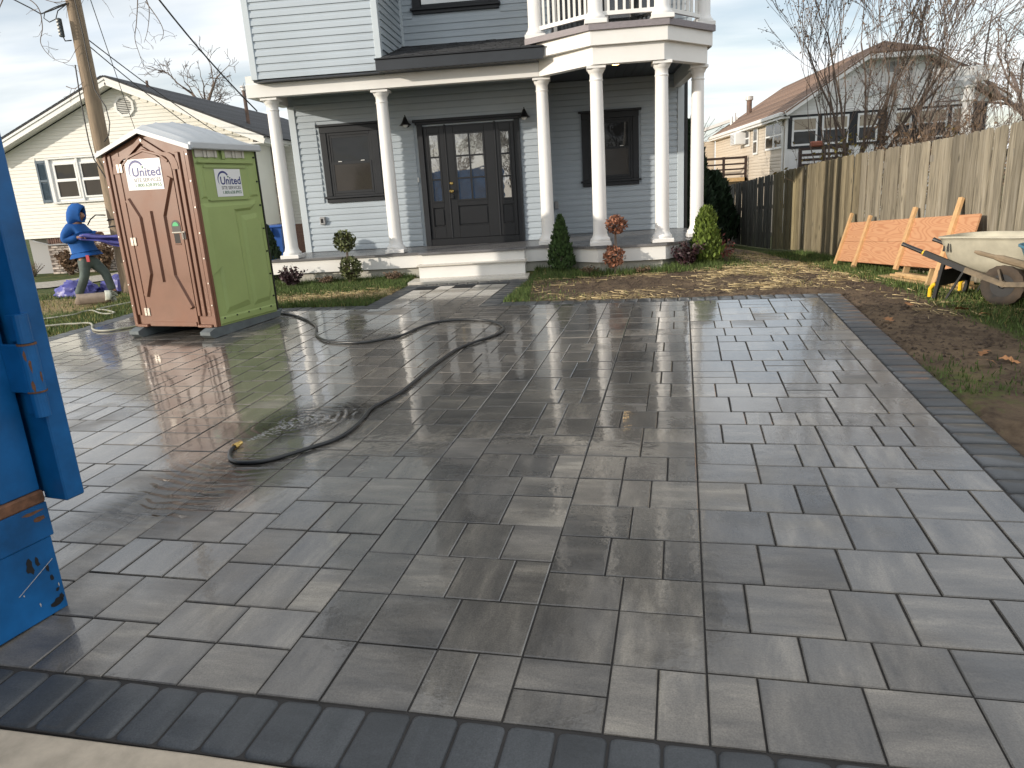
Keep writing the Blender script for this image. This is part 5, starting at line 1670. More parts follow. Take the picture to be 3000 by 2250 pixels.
skin_obj('boot', [(-9.06, F_-.02, .275, .05), (-9.07, F_-.02, .24, .046), (-8.98, F_-.03, .235, .042), (-8.91, F_-.03, .23, .034)], [(0, 1), (1, 2), (2, 3)], 'boot_dark', ppl)
MB().bbox(-9.20, -9.13, N_-.06, N_-.045, .88, 1.01, .006).build('pocket_rag', MATS['red_tag'], ppl)
# ---------------------------------------------------------------- tarps and rolled rug
m = MB()
rs = []
for k in range(15):
    t = k/14
    x = -9.24 + .86*t
    zt, zb = 1.40 - .10*t + .01*math.sin(9*t), 1.31 - .27*t
    ring = []
    for i in range(13):
        s = i/12
        ring.append((x + .03*math.sin(7*s+3*t), YQ-.20 + .30*t + .055*math.sin(13*s+4*t) + .03*math.sin(29*s), zt+(zb-zt)*s + .012*math.sin(11*t+5*s)))
    rs.append(ring)
m.rings(rs, False)
tp_ = m.build('held_tarp', MATS['tarp_purple'], None, True, True)
tp_.modifiers.new('solid', 'SOLIDIFY').thickness = .012
tag(tp_, 'purple tarp stretched taut between the hooded person and the wooden pole', 'tarp')
def heap(name, label, cx, cy, lx, ly, hz, mat, seed, yaw=0.0):
    m = MB()
    nu, nv = 40, 12
    rs = []
    for j in range(nv+1):
        v = j/nv*math.pi/2
        ring = []
        for i in range(nu):
            u = 2*math.pi*i/nu
            d = Vector((math.cos(u)*math.cos(v), math.sin(u)*math.cos(v), math.sin(v)))
            nn = noise.noise(d*3.1+Vector((seed, 0, 0)))*.22 + abs(noise.noise(d*7+Vector((0, seed, 0))))*.22 - .06
            k = 1 + nn
            px, py = d.x*lx*k, d.y*ly*k
            X, Y_ = px*math.cos(yaw)-py*math.sin(yaw), px*math.sin(yaw)+py*math.cos(yaw)
            ring.append((cx+X, cy+Y_, ground_z(cx+X, cy+Y_)-.01 + max(0, d.z*hz*k)))
        rs.append(ring)
    m.rings(rs, True, True, True)
    o = m.build(name, MATS[mat], None, True, False)
    smooth_by_angle(o, 35)
    return tag(o, label, 'tarp')
heap('tarp_heap', 'crumpled purple tarp heaped behind the legs of the hooded person', -9.98, 13.75, .46, .34, .30, 'tarp_purple', 3.3)
heap('tarp_heap', 'dark blue rolled tarp lying at the foot of the wooden pole', -9.20, 14.0, .48, .26, .34, 'tarp_purple', 8.1)
# rolled rug: spiral
rug = thing('rolled_rug', 'brown rug rolled up on the grass before the person', 'rug', (-8.4, 11.9, .21))
m = MB()
A_, B_ = Vector((-8.68, 11.9, .315)), Vector((-8.10, 11.98, .325))
ax = (B_-A_).normalized(); upv = Vector((0, 0, 1)); sd = ax.cross(upv).normalized()
def spiral(k, r0, r1, turns, n__):
    out_ = []
    for i in range(n__):
        t = i/(n__-1)
        an = turns*2*math.pi*t + .6
        rr = r0+(r1-r0)*t
        out_.append((an, rr + .006*math.sin(5*an)))
    return out_
spn = spiral(0, .03, .115, 3.1, 64)
rings_ = []
for s in range(9):
    c = A_.lerp(B_, s/8)
    rings_.append([c + sd*math.cos(a)*r_ + upv*math.sin(a)*r_*.93 + ax*(.025*math.sin(3*a) if s in (0, 8) else 0) for a, r_ in spn])
m.rings(rings_, False)
rg = m.build('roll', MATS['rug_brown'], rug, True, True)
rg.modifiers.new('solid', 'SOLIDIFY').thickness = .014
m = MB()
rings_ = []
for s in range(4):
    c = A_.lerp(B_, .86+.06*s)
    rings_.append([c + sd*math.cos(a)*.128*(1+.04*math.sin(4*a+s)) + upv*math.sin(a)*.122 + ax*(.03*math.sin(2*a+1)) for a in [R(-20+200*i/20) for i in range(21)]])
m.rings(rings_, False)
rb_ = m.build('turned_back_edge', MATS['rug_back'], rug, True, True)
rb_.modifiers.new('solid', 'SOLIDIFY').thickness = .012
m = MB()
for i in range(3):
    c = B_ + ax*.02
    m.tube([c + sd*math.cos(a)*(.03+.03*i) + upv*math.sin(a)*(.03+.027*i) + ax*.015*math.sin(3*a+i) for a in [R(20*k) for k in range(0, 17)]], .009, 5)
m.build('rolled_layers', MATS['rug_back'], rug, True, True)

# ---------------------------------------------------------------- hoses
def smooth_path(pts, n_=5):
    """Catmull-Rom through points"""
    out_ = []
    P_ = [Vector(p) for p in pts]
    for i in range(len(P_)-1):
        p0, p1, p2, p3 = P_[max(i-1, 0)], P_[i], P_[i+1], P_[min(i+2, len(P_)-1)]
        for k in range(n_):
            t = k/n_
            out_.append(.5*((2*p1) + (p2-p0)*t + (2*p0-5*p1+4*p2-p3)*t*t + (3*p1-p0-3*p2+p3)*t**3))
    out_.append(P_[-1])
    return out_
HP = [(-4.25, 9.62), (-4.006, 9.377), (-3.769, 9.214), (-3.484, 8.899), (-3.237, 8.548), (-3.093, 8.276), (-3.012, 8.016), (-2.897, 7.762), (-2.727, 7.546), (-2.494, 7.415), (-2.273, 7.363), (-2.077, 7.46), (-1.891, 7.62), (-1.782, 7.935), (-1.649, 8.186), (-1.443, 8.279), (-1.16, 8.235), (-0.945, 8.099), (-0.795, 7.824), (-0.775, 7.593), (-0.853, 7.361), (-1.021, 7.129), (-1.16, 6.874), (-1.255, 6.516), (-1.322, 6.163), (-1.382, 5.776), (-1.437, 5.489), (-1.507, 5.304), (-1.572, 5.13), (-1.576, 4.925), (-1.593, 4.704), (-1.654, 4.505), (-1.773, 4.379), (-1.882, 4.271), (-1.991, 4.18), (-2.104, 4.152), (-2.217, 4.174), (-2.293, 4.256), (-2.338, 4.365), (-2.342, 4.433)]
HR = .0138
hose = thing('garden_hose', 'black garden hose with brass end snaking across the wet pavers', 'hose', (-2.34, 4.43, plane_z(-2.34, 4.43)))
pp = [(x, y, plane_z(x, y)+HR+.002) for x, y in HP]
MB().tube(smooth_path(pp), HR, 10).build('hose_pipe', MATS['hose_black'], hose, True, True)
e0, e1 = Vector((-2.342, 4.43, plane_z(-2.34, 4.43)+HR+.004)), Vector((-2.322, 4.495, plane_z(-2.32, 4.5)+HR+.008))
MB().tube([e0, e0.lerp(e1, .45)], [.021, .021], 8).build('brass_collar', MATS['brass'], hose)
MB().tube([e0.lerp(e1, .5), e1], [.018, .016], 12).build('brass_coupling', MATS['brass'], hose)
gp = [(-7.9, 9.25), (-7.324, 9.388), (-7.157, 9.427), (-6.968, 9.422), (-6.823, 9.427), (-6.698, 9.338), (-6.569, 9.173), (-6.454, 8.997), (-6.311, 8.855), (-6.187, 8.799), (-6.058, 8.798), (-5.936, 8.878), (-5.72, 9.10), (-5.3, 9.5)]
gh = MB().tube(smooth_path([(x, y, max(plane_z(x, y), ground_z(x, y)) + .016) for x, y in gp]), .014, 8).build('grey_hose', MATS['hose_grey'], None, True, True)
tag(gh, 'grey hose lying over the border stones and running under the portable toilet', 'hose')
gp2 = [(-8.5, 10.2), (-8.02, 10.308), (-7.867, 10.377), (-7.738, 10.453), (-7.76, 10.661), (-7.70, 10.769), (-7.53, 10.632), (-7.278, 10.361), (-7.049, 10.166), (-6.883, 10.134), (-6.954, 10.249), (-7.358, 10.634), (-7.60, 10.85), (-7.2, 11.3), (-6.6, 11.5)]
gh2 = MB().tube(smooth_path([(x, y, ground_z(x, y) + .02) for x, y in gp2]), .013, 8).build('grey_hose', MATS['hose_grey'], None, True, True)
tag(gh2, 'grey hose doubling back on itself across the grass', 'hose')
# running water round the hose end: a thin rippled sheet following the paving
def puddle(cx, cy, rx, ry, ang, seed, n__=48, rings__=9):
    m = MB()
    rs = []
    for j in range(1, rings__+1):
        ring = []
        for i in range(n__):
            t = 2*math.pi*i/n__
            k = (j/rings__)*(1 + .28*noise.noise(Vector((math.cos(t)*1.6+seed, math.sin(t)*1.6, .3))) + .1*noise.noise(Vector((math.cos(t)*5, math.sin(t)*5, seed))))
            px, py = rx*k*math.cos(t), ry*k*math.sin(t)
            X, Y_ = cx+px*math.cos(ang)-py*math.sin(ang), cy+px*math.sin(ang)+py*math.cos(ang)
            ring.append((X, Y_, plane_z(X, Y_)+.0062))
        rs.append(ring)
    m.rings(rs, True, True, False)
    return m
pd = MB()
pd.v, pd.f = [], []
def depth_attr(o, n__=48, rings__=9):
    ca_ = o.data.color_attributes.new('depth', 'FLOAT_COLOR', 'POINT')
    for i, v in enumerate(o.data.vertices):
        k = 1-(i//n__+1)/rings__
        k = min(1, k*2.2)
        ca_.data[i].color = (k, k, k, 1)
a_ = puddle(-2.02, 5.0, .68, .42, R(40), 2.2)
wa_ = a_.build('water_spread', MATS['water_film'], None, True, True); stuff(wa_); depth_attr(wa_)
b_ = puddle(-2.35, 3.85, .85, .50, R(62), 6.1)
wb2 = b_.build('water_spread', MATS['water_film'], None, True, True); stuff(wb2); depth_attr(wb2)
# spray fan: droplets thrown from the coupling
m = MB()
qs = random.Random(5)
d0 = Vector((.72, .70, 0)).normalized()
for k in range(260):
    t = qs.random()**.8
    s = qs.gauss(0, .085)*t
    dist = .03 + .62*t
    p = Vector((-2.32, 4.50, 0)) + d0*dist + Vector((-d0.y, d0.x, 0))*s*1.4
    z = plane_z(p.x, p.y) + .022 + .05*math.sin(math.pi*min(1, t))*qs.random()
    ln = .008 + .012*qs.random()
    r_ = .0011 + .0009*qs.random()
    m.tube([(p.x, p.y, z), (p.x+d0.x*ln, p.y+d0.y*ln, z-.002)], r_, 3)
P('water_drop', (.85, .87, .88), .08, transmission=.6)
stuff(m.build('water_spray', MATS['water_drop']))
# ---------------------------------------------------------------- dumpster at the near left
DA = Vector((-2.287, 2.635))
du, dv = Vector((.277, .961)), Vector((.961, -.277))
dmx = Matrix(((dv.x, du.x, 0, DA.x), (dv.y, du.y, 0, DA.y), (0, 0, 1, .066), (0, 0, 0, 1)))
dump = thing('dumpster', 'scuffed blue steel dumpster with hinged gate post at the edge of the pavers', 'dumpster', mtx=dmx)
def dpart(mb, name, mat, parent=None):
    return mb.build(name, MATS[mat], parent or dump, False)
m = MB()
m.box(-.09, -.012, -4.2, -.004, .002, 2.35)
sidew = dpart(m, 'side_wall', 'dumpster_blue')
MB().bbox(-.0115, .010, -4.2, .0, .002, .345, .004).build('lower_plate', MATS['dumpster_blue'], sidew, False)
MB().bbox(-.0115, .016, -4.2, .012, .346, .50, .004).build('mid_plate', MATS['dumpster_blue'], sidew, False)
MB().bbox(-.0115, .020, -4.2, .010, .50, .555, .008).build('rub_rail', MATS['rust'], sidew, False)
MB().bbox(-.0115, .004, -.16, .006, .556, 2.35, .004).build('corner_post', MATS['dumpster_blue'], sidew, False)
for k in range(5):
    MB().bbox(-.0115, .05, -1.0-k*.75, -.88-k*.75, .556, 2.3, .006).build('side_rib', MATS['dumpster_blue'], sidew, False)
MB().box(-.0112, -.002, -.86, -.175, .57, .76).build('dust_patch', MATS['dusty_patch'], sidew, False)
dpart(MB().box(-2.3, -.093, -.08, -.004, .002, 2.35), 'end_frame', 'dumpster_blue')
dpart(MB().box(-2.3, -.093, -4.2, -.085, .002, .12), 'floor_plate', 'dumpster_blue')
dpart(MB().box(-2.38, -2.302, -4.2, -.004, .002, 2.35), 'side_wall', 'dumpster_blue')
# chips and scrapes with their own outline
qd = random.Random(21)
def blotch(y, z, w_, h_, mat, x=.0112, n__=11):
    m = MB()
    pts = [(x, y + w_*math.cos(2*math.pi*k/n__)*qd.uniform(.5, 1.1), z + h_*math.sin(2*math.pi*k/n__)*qd.uniform(.5, 1.1)) for k in range(n__)]
    m.add(pts, (tuple(range(n__)),))
    m.build('paint_chip', MATS[mat], sidew, False)
for y, z, w_, h_, mt in ((-.12, .255, .02, .045, 'plastic_black'), (-.085, .26, .012, .028, 'plastic_black'), (-.05, .215, .008, .022, 'plastic_black'), (-.042, .165, .010, .017, 'plastic_black'), (-.03, .10, .010, .012, 'plastic_black'),
                        (-.045, .045, .03, .022, 'plastic_black'), (-.02, .06, .012, .02, 'plastic_black'), (-.115, .075, .004, .012, 'pipe_cap'), (-.02, .12, .003, .012, 'pipe_cap'), (-.17, .15, .004, .006, 'pipe_cap')):
    blotch(y, z, w_, h_, mt)
blotch(-.035, .44, .03, .012, 'rust', .0168); blotch(-.06, .475, .05, .01, 'rust', .0168)
MB().beam((.0108, -.19, .155), (.0108, -.02, .245), .0015, .004, (1, 0, 0)).build('scrape', MATS['pipe_cap'], sidew, False)
# gate post just beyond the corner, with hinge knuckles
gate = dpart(MB().bbox(-.022, .112, .033, .121, .50, 2.42, .006), 'gate_post', 'dumpster_blue')
MB().bbox(-2.2, -.024, .05, .11, .52, 2.40, .004).build('gate_panel', MATS['dumpster_blue'], gate, False)
cxh, cyh, rh = .112, .022, .030
for z0, z1 in ((1.19, 1.305), (.885, .985)):
    MB().lathe([(rh, z0), (rh, z1)], (cxh, cyh), 16).build('gate_knuckle', MATS['dumpster_blue'], gate, False)
    MB().box(.03, cxh, .018, .032, z0+.006, z1-.006).build('hinge_leaf', MATS['dumpster_blue'], gate, False)
hk = dpart(MB().lathe([(rh+.004, .988), (rh+.004, 1.187)], (cxh, cyh), 18), 'body_knuckle', 'dumpster_blue')
MB().bbox(.0045, cxh, -.012, .008, .988, 1.187, .003).build('hinge_leaf', MATS['dumpster_blue'], hk, False)
MB().lathe([(rh+.006, .987), (rh+.0062, .9935)], (cxh, cyh), 18).build('rust_ring', MATS['rust'], hk, False)
MB().lathe([(rh+.006, 1.181), (rh+.0062, 1.1875)], (cxh, cyh), 18).build('rust_ring', MATS['rust'], hk, False)
for z, t in ((1.14, -60), (1.10, -40), (1.02, -50), (1.05, 10)):
    a = R(t)
    m = MB(); pts = []
    for k in range(9):
        aa = a + .22*math.cos(2*math.pi*k/9)*qd.uniform(.5, 1); zz = z + .028*math.sin(2*math.pi*k/9)*qd.uniform(.5, 1.2)
        pts.append((cxh + (rh+.0046)*math.cos(aa), cyh + (rh+.0046)*math.sin(aa), zz))
    m.add(pts, (tuple(range(9)),)); m.build('rust_patch', MATS['rust'], hk, False)

# ---------------------------------------------------------------- wooden fence
fence = thing('wooden_fence', 'tall weathered grey picket fence along the neighbouring yard', 'fence', (FENCE_X, 9, .3))
FT = [(3, 1.98), (8.4, 2.104), (10.0, 2.035), (13.4, 1.951), (17.5, 1.757), (18.6, 1.686), (24.2, 1.405), (31.4, 1.125), (40, .8)]
qf = random.Random(4)
pk = {}
y, k = 4.6, 0
while y < 30.5:
    wd = qf.choice((.135, .138, .140, .142))
    zt = lerp_table(FT, y+wd/2) + qf.uniform(-.006, .006)
    zb = lerp_table(FENCE_Z, y+wd/2) + .015
    hh = round(zt-zb, 2)
    key = (wd, hh)
    if key not in pk:
        c = .028
        m = MB()
        pl = [(-wd/2, 0), (wd/2, 0), (wd/2, hh-c), (wd/2-c, hh), (-wd/2+c, hh), (-wd/2, hh-c)]
        m.rings([[(-.008, a, b) for a, b in pl], [(.008, a, b) for a, b in pl]], True, True, True)
        e = m.mesh('picket'); e.materials.append(MATS['fence_wood']); pk[key] = e
    if abs(y-17.85) > .10:
        o = link('picket', pk[key], None, fence, True, (FENCE_X + (.009 if k % 2 else -.004) + qf.uniform(-.004, .004), y+wd/2, zb), (0, qf.gauss(0, .004), qf.gauss(0, .03)))
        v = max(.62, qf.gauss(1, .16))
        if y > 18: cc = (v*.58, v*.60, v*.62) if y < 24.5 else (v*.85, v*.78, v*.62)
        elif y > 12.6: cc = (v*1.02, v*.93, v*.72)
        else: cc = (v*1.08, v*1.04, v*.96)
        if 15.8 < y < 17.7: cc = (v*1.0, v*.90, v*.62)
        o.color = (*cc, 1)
    y += wd + qf.uniform(.003, .009)
    k += 1
for zz in (.35, 1.0, 1.55):
    for a, b in ((4.6, 10), (10, 17.8), (18, 30)):
        MB().beam((FENCE_X+.03, a, lerp_table(FENCE_Z, a)+zz), (FENCE_X+.03, b, lerp_table(FENCE_Z, b)+zz), .035, .085).build('rail', MATS['fence_wood'], fence, True)
for yy in (6, 8.4, 10.8, 13.2, 15.6, 18, 20.4, 22.8, 25.2, 27.6, 30):
    MB().box(FENCE_X+.05, FENCE_X+.14, yy-.045, yy+.045, lerp_table(FENCE_Z, yy)-.3, lerp_table(FT, yy)-.05).build('post', MATS['fence_wood'], fence, True)

# ---------------------------------------------------------------- form panel leaning on the fence, loose lumber
panel = thing('form_panel', 'reddish plywood form panel with nailed battens leaning against the fence', 'wood panel', (4.4, 10.4, .3))
b0, b1 = Vector((4.36, 12.30, .285)), Vector((4.40, 8.50, .545))       # lower edge, far to near
t0, t1 = Vector((4.66, 12.66, .86)), Vector((4.70, 8.82, 1.145))
nrm = (b1-b0).cross(t0-b0).normalized()
if nrm.x > 0: nrm = -nrm
def pq(s, t, o_=0.0):
    return b0.lerp(b1, s).lerp(t0.lerp(t1, s), t) + nrm*o_
for a, b in ((0.0, .492), (.498, 1.0)):
    m = MB()
    m.rings([[pq(0, a), pq(1, a), pq(1, b), pq(0, b)], [pq(0, a, -.02), pq(1, a, -.02), pq(1, b, -.02), pq(0, b, -.02)]], True, True, True)
    m.build('plywood_sheet', MATS['form_ply'], panel, True)
for s, ta, tb, wd in ((.0, -.10, 1.24, .07), (.205, -.10, 1.13, .085), (.575, -.10, 1.22, .09), (.865, -.35, 1.32, .09)):
    m = MB()
    ctr = lambda t: pq(s+.008, t)
    d = (b1-b0).normalized()
    rs = []
    for t in (ta, tb):
        c = ctr(t)
        rs.append([c-d*wd/2+nrm*.001, c+d*wd/2+nrm*.001, c+d*wd/2+nrm*.036, c-d*wd/2+nrm*.036])
    m.rings(rs, True, True, True)
    m.build('batten', MATS['batten'], panel, True)
MB().beam(pq(0, .0)-Vector((0, -.012, 0)), pq(0, 1)-Vector((0, -.012, 0)), .03, .03).build('edge_strip', MATS['bark'], panel, True)
for s, tt in ((.16, -.12), (.62, -.32), (.80, -.40)):
    MB().beam(pq(s, .35, -.06), pq(s, tt, -.06), .035, .07, nrm).build('stake', MATS['lumber'], panel, True)
def plank(name, label, a, b, wd, th, mat='lumber'):
    return tag(MB().beam(a, b, wd, th).build(name, MATS[mat]), label, 'lumber', 'loose lumber by the fence')
gzv = lambda x, y, d=0.0: (x, y, ground_z(x, y)+d)
plank('board', 'bottom plank of the small lumber stack under the leaning panel', gzv(4.30, 10.35, .012), gzv(4.52, 8.6, .012), .14, .03)
plank('board', 'middle plank of the small lumber stack under the leaning panel', gzv(4.40, 10.2, .045), gzv(4.62, 8.5, .045), .14, .03)
plank('board', 'top plank of the small lumber stack under the leaning panel', gzv(4.36, 10.0, .08), gzv(4.60, 8.7, .08), .10, .035)

# ---------------------------------------------------------------- wheelbarrows
def wheel(parent, c, axis_, r_=.20, wd=.085, tyre='tyre_rubber'):
    c, axis_ = Vector(c), Vector(axis_).normalized()
    u = axis_.orthogonal().normalized(); v = axis_.cross(u)
    def ringset(prof, n__=28, lug=False):
        rs = []
        for rr, o_ in prof:
            rs.append([c + axis_*o_ + (u*math.cos(2*math.pi*i/n__)+v*math.sin(2*math.pi*i/n__))*(rr + (.006 if lug and rr > r_*.97 and i % 2 else 0)) for i in range(n__)])
        return rs
    m = MB(); m.rings(ringset([(r_*.55, -wd*.30), (r_*.80, -wd*.5), (r_*.98, -wd*.38), (r_*1.0, 0), (r_*.98, wd*.38), (r_*.80, wd*.5), (r_*.55, wd*.30)], 36, True), True, False, False)
    w_ = m.build('wheel', MATS[tyre], parent, True)
    smooth_by_angle(w_, 40)
    m = MB(); m.rings(ringset([(r_*.56, -wd*.33), (r_*.50, -wd*.2), (r_*.2, -wd*.12), (r_*.13, -wd*.5), (r_*.13, wd*.5), (r_*.2, wd*.12), (r_*.50, wd*.2), (r_*.56, wd*.33)]), True, True, True)
    m.build('rim', MATS['barrow_black'], w_, False)
    return w_
def tub(parent, corner, a, s, L_, Wd, zr, dep, mat):
    """tray: corner is the near handle-end rim corner, a along, s across"""
    a, s = Vector(a), Vector(s)
    def sec(k, z, tl=0.0):
        """rounded outline, shrunk by k towards a low middle"""
        cx = Vector(corner) + a*L_*.52 + s*Wd*.5
        pts = []
        n__ = 36
        for i in range(n__):
            t = 2*math.pi*i/n__
            e = .45
            ca, sa_ = math.cos(t), math.sin(t)
            X = (abs(ca)**e)*math.copysign(1, ca)*L_*.5*k - a.dot(a)*.06*(1-k)*L_
            Yv = (abs(sa_)**e)*math.copysign(1, sa_)*Wd*.5*(k*.75+.25)
            q_ = cx + a*X + s*Yv
            pts.append((q_.x, q_.y, z + .05*(ca*.5+.5)*(1 if k > .9 else .2)))
        return pts
    m = MB()
    m.rings([sec(1.04, zr-.012), sec(1.04, zr+.006), sec(.985, zr+.004), sec(.95, zr-.04), sec(.80, zr-dep*.62), sec(.62, zr-dep*.93), sec(.45, zr-dep)], True, False, False)
    inn = [sec(.45, zr-dep+.008), sec(.62, zr-dep*.9), sec(.80, zr-dep*.6)]
    m.rings([sec(.45, zr-dep-.006), sec(.62, zr-dep*.95-.004), sec(.815, zr-dep*.63), sec(.965, zr-.045), sec(1.0, zr-.015), sec(1.04, zr-.0125)], True, True, False)
    o = m.build('tub', MATS[mat], parent, True, True)
    return o
WA, WS = Vector((.59, -.807, 0)), Vector((.807, .59, 0))
gzw = lambda p: ground_z(p.x, p.y)
wb = thing('wheelbarrow', 'muddy cream wheelbarrow with black handle grip standing by the fence', 'wheelbarrow', (4.1, 7.9, .29))
HB = Vector((3.69, 8.42, 0))                # under the near handle end
WH = Vector((4.315, 7.60, 0))               # under the near wheel
zg_ = gzw(WH)
tub(wb, HB + WA*.30 + WS*.0, WA, WS, 1.06, .70, .955, .36, 'tub_cream')
for off in (0.0, .62):
    h0, h1 = HB + WS*off + Vector((0, 0, .885)), WH + WS*off + Vector((0, 0, zg_+.225))
    r0 = h0.lerp(h1, .24)
    MB().tube([h0, h0.lerp(h1, .05), h0.lerp(h1, .22)], [.024, .021, .024], 10).build('grip', MATS['plastic_black'], wb, True)
    MB().tube([h0.lerp(h1, .225), h0.lerp(h1, .24)], .026, 10).build('grip_ring', MATS['yellow_plastic'], wb, True)
    MB().beam(r0, h0.lerp(h1, .66), .045, .055).build('side_rail', MATS['barrow_black'], wb, True)
    MB().beam(h0.lerp(h1, .66), h1 + WA*.04, .045, .055).build('side_rail', MATS['barrow_muddy'], wb, True)
    lt = h0.lerp(h1, .45)
    ft = Vector((3.935, 8.11, 0)) + WS*off; ft.z = gzw(ft)+.012
    MB().beam(lt, ft + Vector((0, 0, .0)), .035, .035).build('leg', MATS['barrow_black'], wb, True)
    MB().beam(h0.lerp(h1, .66), ft + WA*.12, .02, .02).build('brace', MATS['barrow_black'], wb, True)
    f0 = ft - WA*.055
    m = MB(); m.tube([f0+Vector((0, 0, .012)), f0+Vector((0, 0, .10)), f0+Vector((0, 0, .145))+WA*.03, f0+Vector((0, 0, .16))+WA*.055], .021, 8)
    m.build('foot_guard', MATS['yellow_plastic'], wb, True)
    MB().beam(WH + WS*off + Vector((0, 0, zg_+.22)) + WA*.02, WH + WS*off + Vector((0, 0, .66)) - WA*.03, .03, .02).build('tub_strut', MATS['barrow_muddy'], wb, True)
c0 = Vector((3.935, 8.11, zg_+.24))
MB().beam(c0 + WA*.02, c0 + WS*.62 + WA*.02, .012, .17).build('leg_plate', MATS['barrow_black'], wb, True)
wheel(wb, WH + WS*.07 + Vector((0, 0, zg_+.205)), WS, .205, .10)
wheel(wb, WH + WS*.55 + Vector((0, 0, zg_+.205)), WS, .205, .10)
g0 = WH + WA*.24 + Vector((0, 0, zg_+.24))
MB().beam(WH + WA*.03 + Vector((0, 0, zg_+.225)), g0, .04, .05).build('nose_guard', MATS['barrow_muddy'], wb, True)
MB().beam(g0, g0 + WS*.62, .04, .05).build('nose_guard', MATS['barrow_muddy'], wb, True)
MB().tube([g0+WS*.05+Vector((0, 0, .02)), g0+WS*.05+Vector((0, 0, .09)), g0+WS*.22+Vector((0, 0, .10)), g0+WS*.22+Vector((0, 0, .02))], .012, 6).build('nose_loop', MATS['barrow_muddy'], wb, True)
# two small dark marks on the tray side
mk = HB + WA*.47 - WS*.0 + Vector((0, 0, .82))
for k, (ox, hz_) in enumerate(((-.03, .06), (.012, .085))):
    p = mk + WA*ox - WS*.002
    MB().add([p, p+WA*.028, p+WA*.022+Vector((0, 0, hz_)), p+WA*.006+Vector((0, 0, hz_))], ((0, 1, 2, 3),)).build('printed_mark', MATS['plastic_black'], wb, True)
# second barrow, blue, mostly past the picture edge
wb2_ = thing('wheelbarrow', 'blue wheelbarrow with bare wooden handle cut off by the picture edge', 'wheelbarrow', (4.5, 6.9, .26))
BA, BS = Vector((.96, -.28, 0)), Vector((.28, .96, 0))
cb_ = Vector((3.98, 6.72, 0))
tub(wb2_, cb_ + BA*.06, BA, BS, .92, .60, .945, .32, 'tub_blue')
for off in (.36, .0):
    h0 = cb_ + BS*off - BA*.30 + Vector((0, 0, .905)); h1 = cb_ + BS*off + BA*1.05 + Vector((0, 0, .47))
    if off == .0:
        h0 = cb_ + BS*off + BA*.1 + Vector((0, 0, .76))
    m = MB()
    m.tube([h0, h0.lerp(h1, .03), h0.lerp(h1, .12), h0.lerp(h1, .17), h1], [.012, .021, .021, .036, .034], 8)
    m.build('wooden_handle', MATS['wood_handle'], wb2_, True)
    ft = cb_ + BS*off + BA*.30; ft.z = gzw(ft)+.01
    MB().beam(h0.lerp(h1, .5), ft, .04, .03).build('leg', MATS['barrow_black'], wb2_, True)
wheel(wb2_, cb_ + BA*1.12 + BS*.2 + Vector((0, 0, .26+.2)), BS)
# ---------------------------------------------------------------- house beyond the fence
rh_ = thing('neighbour_house', 'white and tan house with brown clipped-gable roof behind the fence', 'house', (11.5, 28, -.5))
def rp(mb, name, mat, parent=None, smooth=False):
    return mb.build(name, MATS[mat], parent or rh_, True, smooth)
X0, X1, Y0, Y1 = 7.93, 14.76, 28.0, 41.0
XM, ZE, ZRG = 11.5, 3.84, 6.10
SL = .60
gtop = lambda x: ZE + (min(x-X0, X1-x)+.17)*SL
m = MB()
prof = [(X0, -1), (X1, -1), (X1, gtop(X1)-.1), (12.5, 5.35), (10.5, 5.35), (X0, gtop(X0)-.1)]
m.rings([[(x, y, z) for x, z in prof] for y in (Y0+.005, Y1)], True, True, True)
rw = rp(m, 'front_wall', 'white_siding')
def rtop(z):
    h = max(0.0, (z-ZE)/SL-.1)
    if z > 5.35: return (0, 0)
    return (h, X1-X0-h)
boards(rw, (X0, Y0, 0), (1, 0, 0), (0, -1, 0), X1-X0, 1.0, 5.3, [(.0, 6.6, 2.35, 3.72)], 'white_siding', .125, rtop)
sw_ = rp(MB().box(X0-.012, X0-.002, Y0+.1, Y1, -1, 3.72), 'side_wall', 'tan_siding')
boards(sw_, (X0-.012, Y0+.1, 0), (0, 1, 0), (-1, 0, 0), Y1-Y0-.1, 1.2, 3.7, [(.2, 2.7, 2.5, 3.7), (3.8, 4.7, 2.4, 3.7), (5.2, 7.4, 2.9, 3.7)], 'tan_siding', .125)
rp(MB().bbox(X0-.05, X0+.11, Y0-.04, Y0+.1, -.5, 3.75, .01), 'corner_board', 'gutter_white')
# roof: two slopes, clipped at the front
m = MB()
YO = Y0-.55
hipz, hx = 5.55, 1.05
A = [(X0-.22, YO, ZE-.02), (XM-hx, YO, hipz), (XM, YO+1.55, ZRG), (XM, Y1+.4, ZRG), (X0-.22, Y1+.4, ZE-.02)]
B = [(X1+.5, YO, ZE-.02), (XM+hx, YO, hipz), (XM, YO+1.55, ZRG), (XM, Y1+.4, ZRG), (X1+.5, Y1+.4, ZE-.02)]
Hh = [(XM-hx, YO, hipz), (XM+hx, YO, hipz), (XM, YO+1.55, ZRG)]
def slab(poly, th=.06):
    return MB().rings([poly, [(x, y, z-th) for x, y, z in poly]], True, True, True)
rfl = rp(slab(A), 'roof_slope', 'shingle_brown'); rp(slab(B), 'roof_slope', 'shingle_brown'); hipf = rp(slab(Hh), 'roof_hip', 'shingle_brown')
for k in range(18):
    t = (k+.2)/18.5
    xa, za_ = X0-.22+(XM-X0+.22)*t, ZE-.02+(ZRG-ZE+.02)*t
    ya = YO if xa < XM-hx else YO + (xa-XM+hx)/hx*1.55
    MB().beam((xa+.10, ya+.02, za_+.075), (xa+.10, Y1+.4, za_+.075), .21, .02, (-SL, 0, 1)).build('shingle_course', MATS['shingle_brown'], rfl, False)
